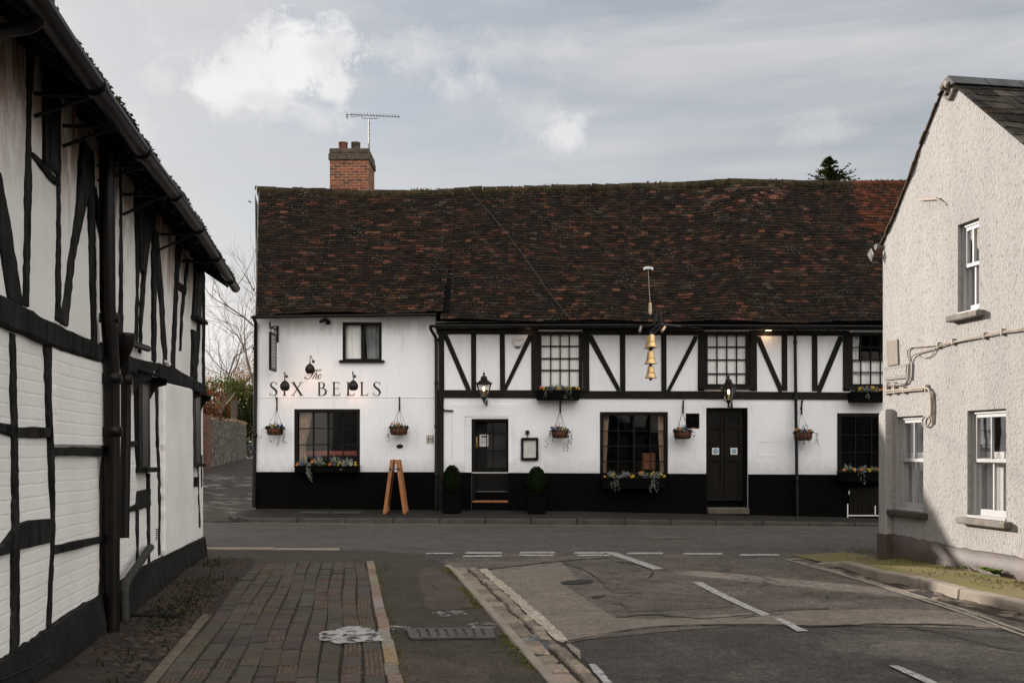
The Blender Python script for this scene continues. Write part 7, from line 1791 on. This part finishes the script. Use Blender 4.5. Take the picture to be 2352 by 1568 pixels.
for dx in (0, -2.62):
    for yy, s in ((-.03, -1), (1.75, 1)):
        c = Vector((wx + dx, Yc + yy, zc + .33)); mb = MB(); mb.lathe(c, [(.20, .0), (.30, .0), (.33, -.02), (.33, -.18), (.2, -.2)], 28, (0, s, 0)); wl = mb.build('wheel', M['tyre'], car)
        mb = MB(); mb.lathe(c, [(.215, .002), (.225, .012), (.205, .015), (.19, -.02)], 28, (0, s, 0)); mb.lathe(c, [(.05, -.0), (.045, .016), (0, .018)], 12, (0, s, 0))
        for k in range(9): an = 2 * math.pi * k / 9; e = c + Vector((math.cos(an) * .2, 0, math.sin(an) * .2)); mb.bar(c + Vector((0, s * .006, 0)), e + Vector((0, s * .006, 0)), .035, .014, (0, 1, 0))
        mb.build('rim', M['rim'], wl); mb = MB(); mb.lathe(c, [(.22, -.03), (0, -.03)], 20, (0, s, 0)); mb.build('hub_back', M['tyre'], wl)
    mb = MB(); c = Vector((wx + dx, Yc - .006, zc + .35)); mb.add([c + Vector((math.cos(i * .2618) * (.40), 0, math.sin(i * .2618) * .40)) for i in range(13)], [tuple(range(13))]); mb.build('wheel_arch', M['tyre'], car)
mb = MB(); mb.prism([(wx + .60, Yc - .01, zc + .66), (wx + .88, Yc + .01, zc + .64), (wx + .86, Yc + .01, zc + .76), (wx + .56, Yc - .01, zc + .78)], (0, .1, 0)); mb.build('headlight', NT('clear lamp lens').done((.6, .62, .64), .1), car)

# --- cypress top over the roof ridge
ct = thing('cypress', 'dark evergreen tree top showing above the pub roof near its right end', 'tree', (LB(1907, 1, 32).x, 32, 0))
mb = MB(); X0 = LB(1905, 1, 32).x; ztop = LB(1, 352, 32).z; mb.tube([(X0, 32, 0), (X0, 32, 5), (X0, 32, ztop - .3)], [.30, .2, .03], 8); mb.build('trunk', M['bark'], ct)
mb = MB(); rg = random.Random(31)
def spray(p, d, L, k=14):
    for i in range(k):
        s = i / k; c = p + d * L * s - UP * .10 * s * s
        for g_ in range(4):
            dd = (d + Vector((rg.gauss(0, .6), rg.gauss(0, .6), rg.gauss(-.25, .35)))).normalized(); mb.leaf(c + dd * .035, .10, .035, rg, 0, d=dd)
for i in range(620):
    z = ztop - .02 - abs(rg.random()) ** .8 * 4.2; f = ztop - z; w = interp([(0, .05), (.2, .30), (.45, .34), (.58, .62), (.9, .92), (1.3, 1.02), (4.2, 1.4)], f)
    an = rg.uniform(0, 6.283); d = Vector((math.cos(an), math.sin(an), rg.uniform(.15, .9))).normalized(); lop = 1.0 + .30 * math.sin(an + .4) * (1 if f > .6 else .2)
    if f > .45 and rg.random() < .3: w *= 1.18
    spray(Vector((X0 + .03 * math.sin(z * 5) + (.10 if f > .6 else 0), 32, z - .12)), d, w * lop * rg.uniform(.6, 1.0), 9)
mb.build('crown', M['conif'], ct)
# --- the bird
mb = MB(); p = LB(574.5, 464, 60); b = Vector((-.09, 0, .01)); mb.lathe(p, [(0, -.10), (.025, -.06), (.035, 0), (.02, .06), (0, .1)], 8, (1, 0, -.1)); mb.add([p, p + Vector((-.03, 0, .09)), p + Vector((-.16, 0, .05)), p + Vector((.04, .05, .02)), p + Vector((.03, .1, .07))], [(0, 1, 2), (0, 3, 4)])
mb.add([p + Vector((.07, -.03, -.01)), p + Vector((.17, 0, -.02)), p + Vector((.07, .03, -.01)), p + Vector((.07, 0, -.03))], [(0, 1, 2), (0, 3, 1)]); tag(mb.build('bird', M['bird'], None), 'tiny dark bird flying left of the pub roof', 'bird')

# --- out of frame to the left: an added house, its roofline shaped to shade the junction; behind us: a hedge and an autumn tree the windows mirror
nb = thing('added_shade_house', 'added unseen white house block with its roofline cut to shade the junction', 'house', (-12, 23, 0))
SM, SL = Vector((.759, -.651, 0)), Vector((.651, .759, 0))          # along and across the line to the sun: its gable end faces the junction
prof = [(6.0, 6.35), (6.9, 6.3), (7.3, 5.72), (9.15, 5.70), (9.5, 6.12), (10.34, 5.95), (10.42, 4.75), (10.88, 4.75), (10.96, 5.72), (11.6, 5.55), (12.36, 5.30)]  # roofline cut, with a narrow slot, to shape shade and a sun streak
pt = lambda l, z: SM * -22.5 + SL * l + UP * z
mb = MB(); mb.prism([pt(6.0, -.2)] + [pt(l, z) for l, z in prof] + [pt(12.36, -.2)], SM * -8); mb.build('wall', M['wall'], nb)
mb = MB()
for (l0, z0), (l1, z1) in zip(prof, prof[1:]):
    if abs(l1 - l0) > .3: mb.prism([pt(l0, z0 + .003), pt(l1, z1 + .003), pt(l1, z1 + .05), pt(l0, z0 + .05)], SM * -8)
mb.build('roof', M['slate'], nb)
bh = thing('framed_house', 'timber-framed house behind the viewer that the pub windows mirror', 'house', (8, -10, 0))
mb = MB(); mb.box((1.5, -16, -.3), (18, -10, 4.6)); mb.build('wall', plain('grey limewash', (.40, .39, .37), (.30, .29, .28), 3, .9), bh)
mb = MB(); mb.prism([(1.2, -9.6, 4.5), (1.2, -13, 8.2), (1.2, -16.4, 4.5)], (17.2, 0, 0)); mb.build('roof', M['black'], bh)
for k in range(18): x = 1.6 + k * .9; mb = MB(); mb.box((x, -10.0, 0), (x + .17, -9.95, 4.6)); mb.build('post', M['oak'], bh)
for k in range(6): x = 2 + k * 2.7; mb = MB(); mb.bar((x, -9.97, 4.4), (x + 1.1, -9.97, 2.4), .15, .06, (0, 1, 0)); mb.build('brace', M['oak'], bh)
for z in (.9, 2.2): mb = MB(); mb.box((1.5, -10.0, z), (18, -9.94, z + .2)); mb.build('rail', M['oak'], bh)
bush('added_dapple_tree', 'added unseen evergreen tree beyond the added house, letting spots of sun through', 'tree', tuple(SM * -31 + SL * 8.2 + UP * 8.6), 2.0, 2.0, 1.8, 260, 'leafd', 61, .36)  # added out of view to break the sun into spots on the road
bush('added_shade_hedge', 'added unseen tall hedge shading the lane from its left side', 'hedge', (-13.2, 32, 2.2), 1.6, 6.5, 2.6, 9000, 'leafd', 44, .22)  # added out of view to keep the sun off the lane
M['leafa'] = m_leaf('bright autumn leaf', (.40, .18, .035), (.26, .11, .02))
bush('autumn_tree', 'orange autumn tree behind the viewer', 'tree', (7.4, -6, 4.0), 1.2, 1.2, 1.3, 1500, 'leafa', 45, .14)
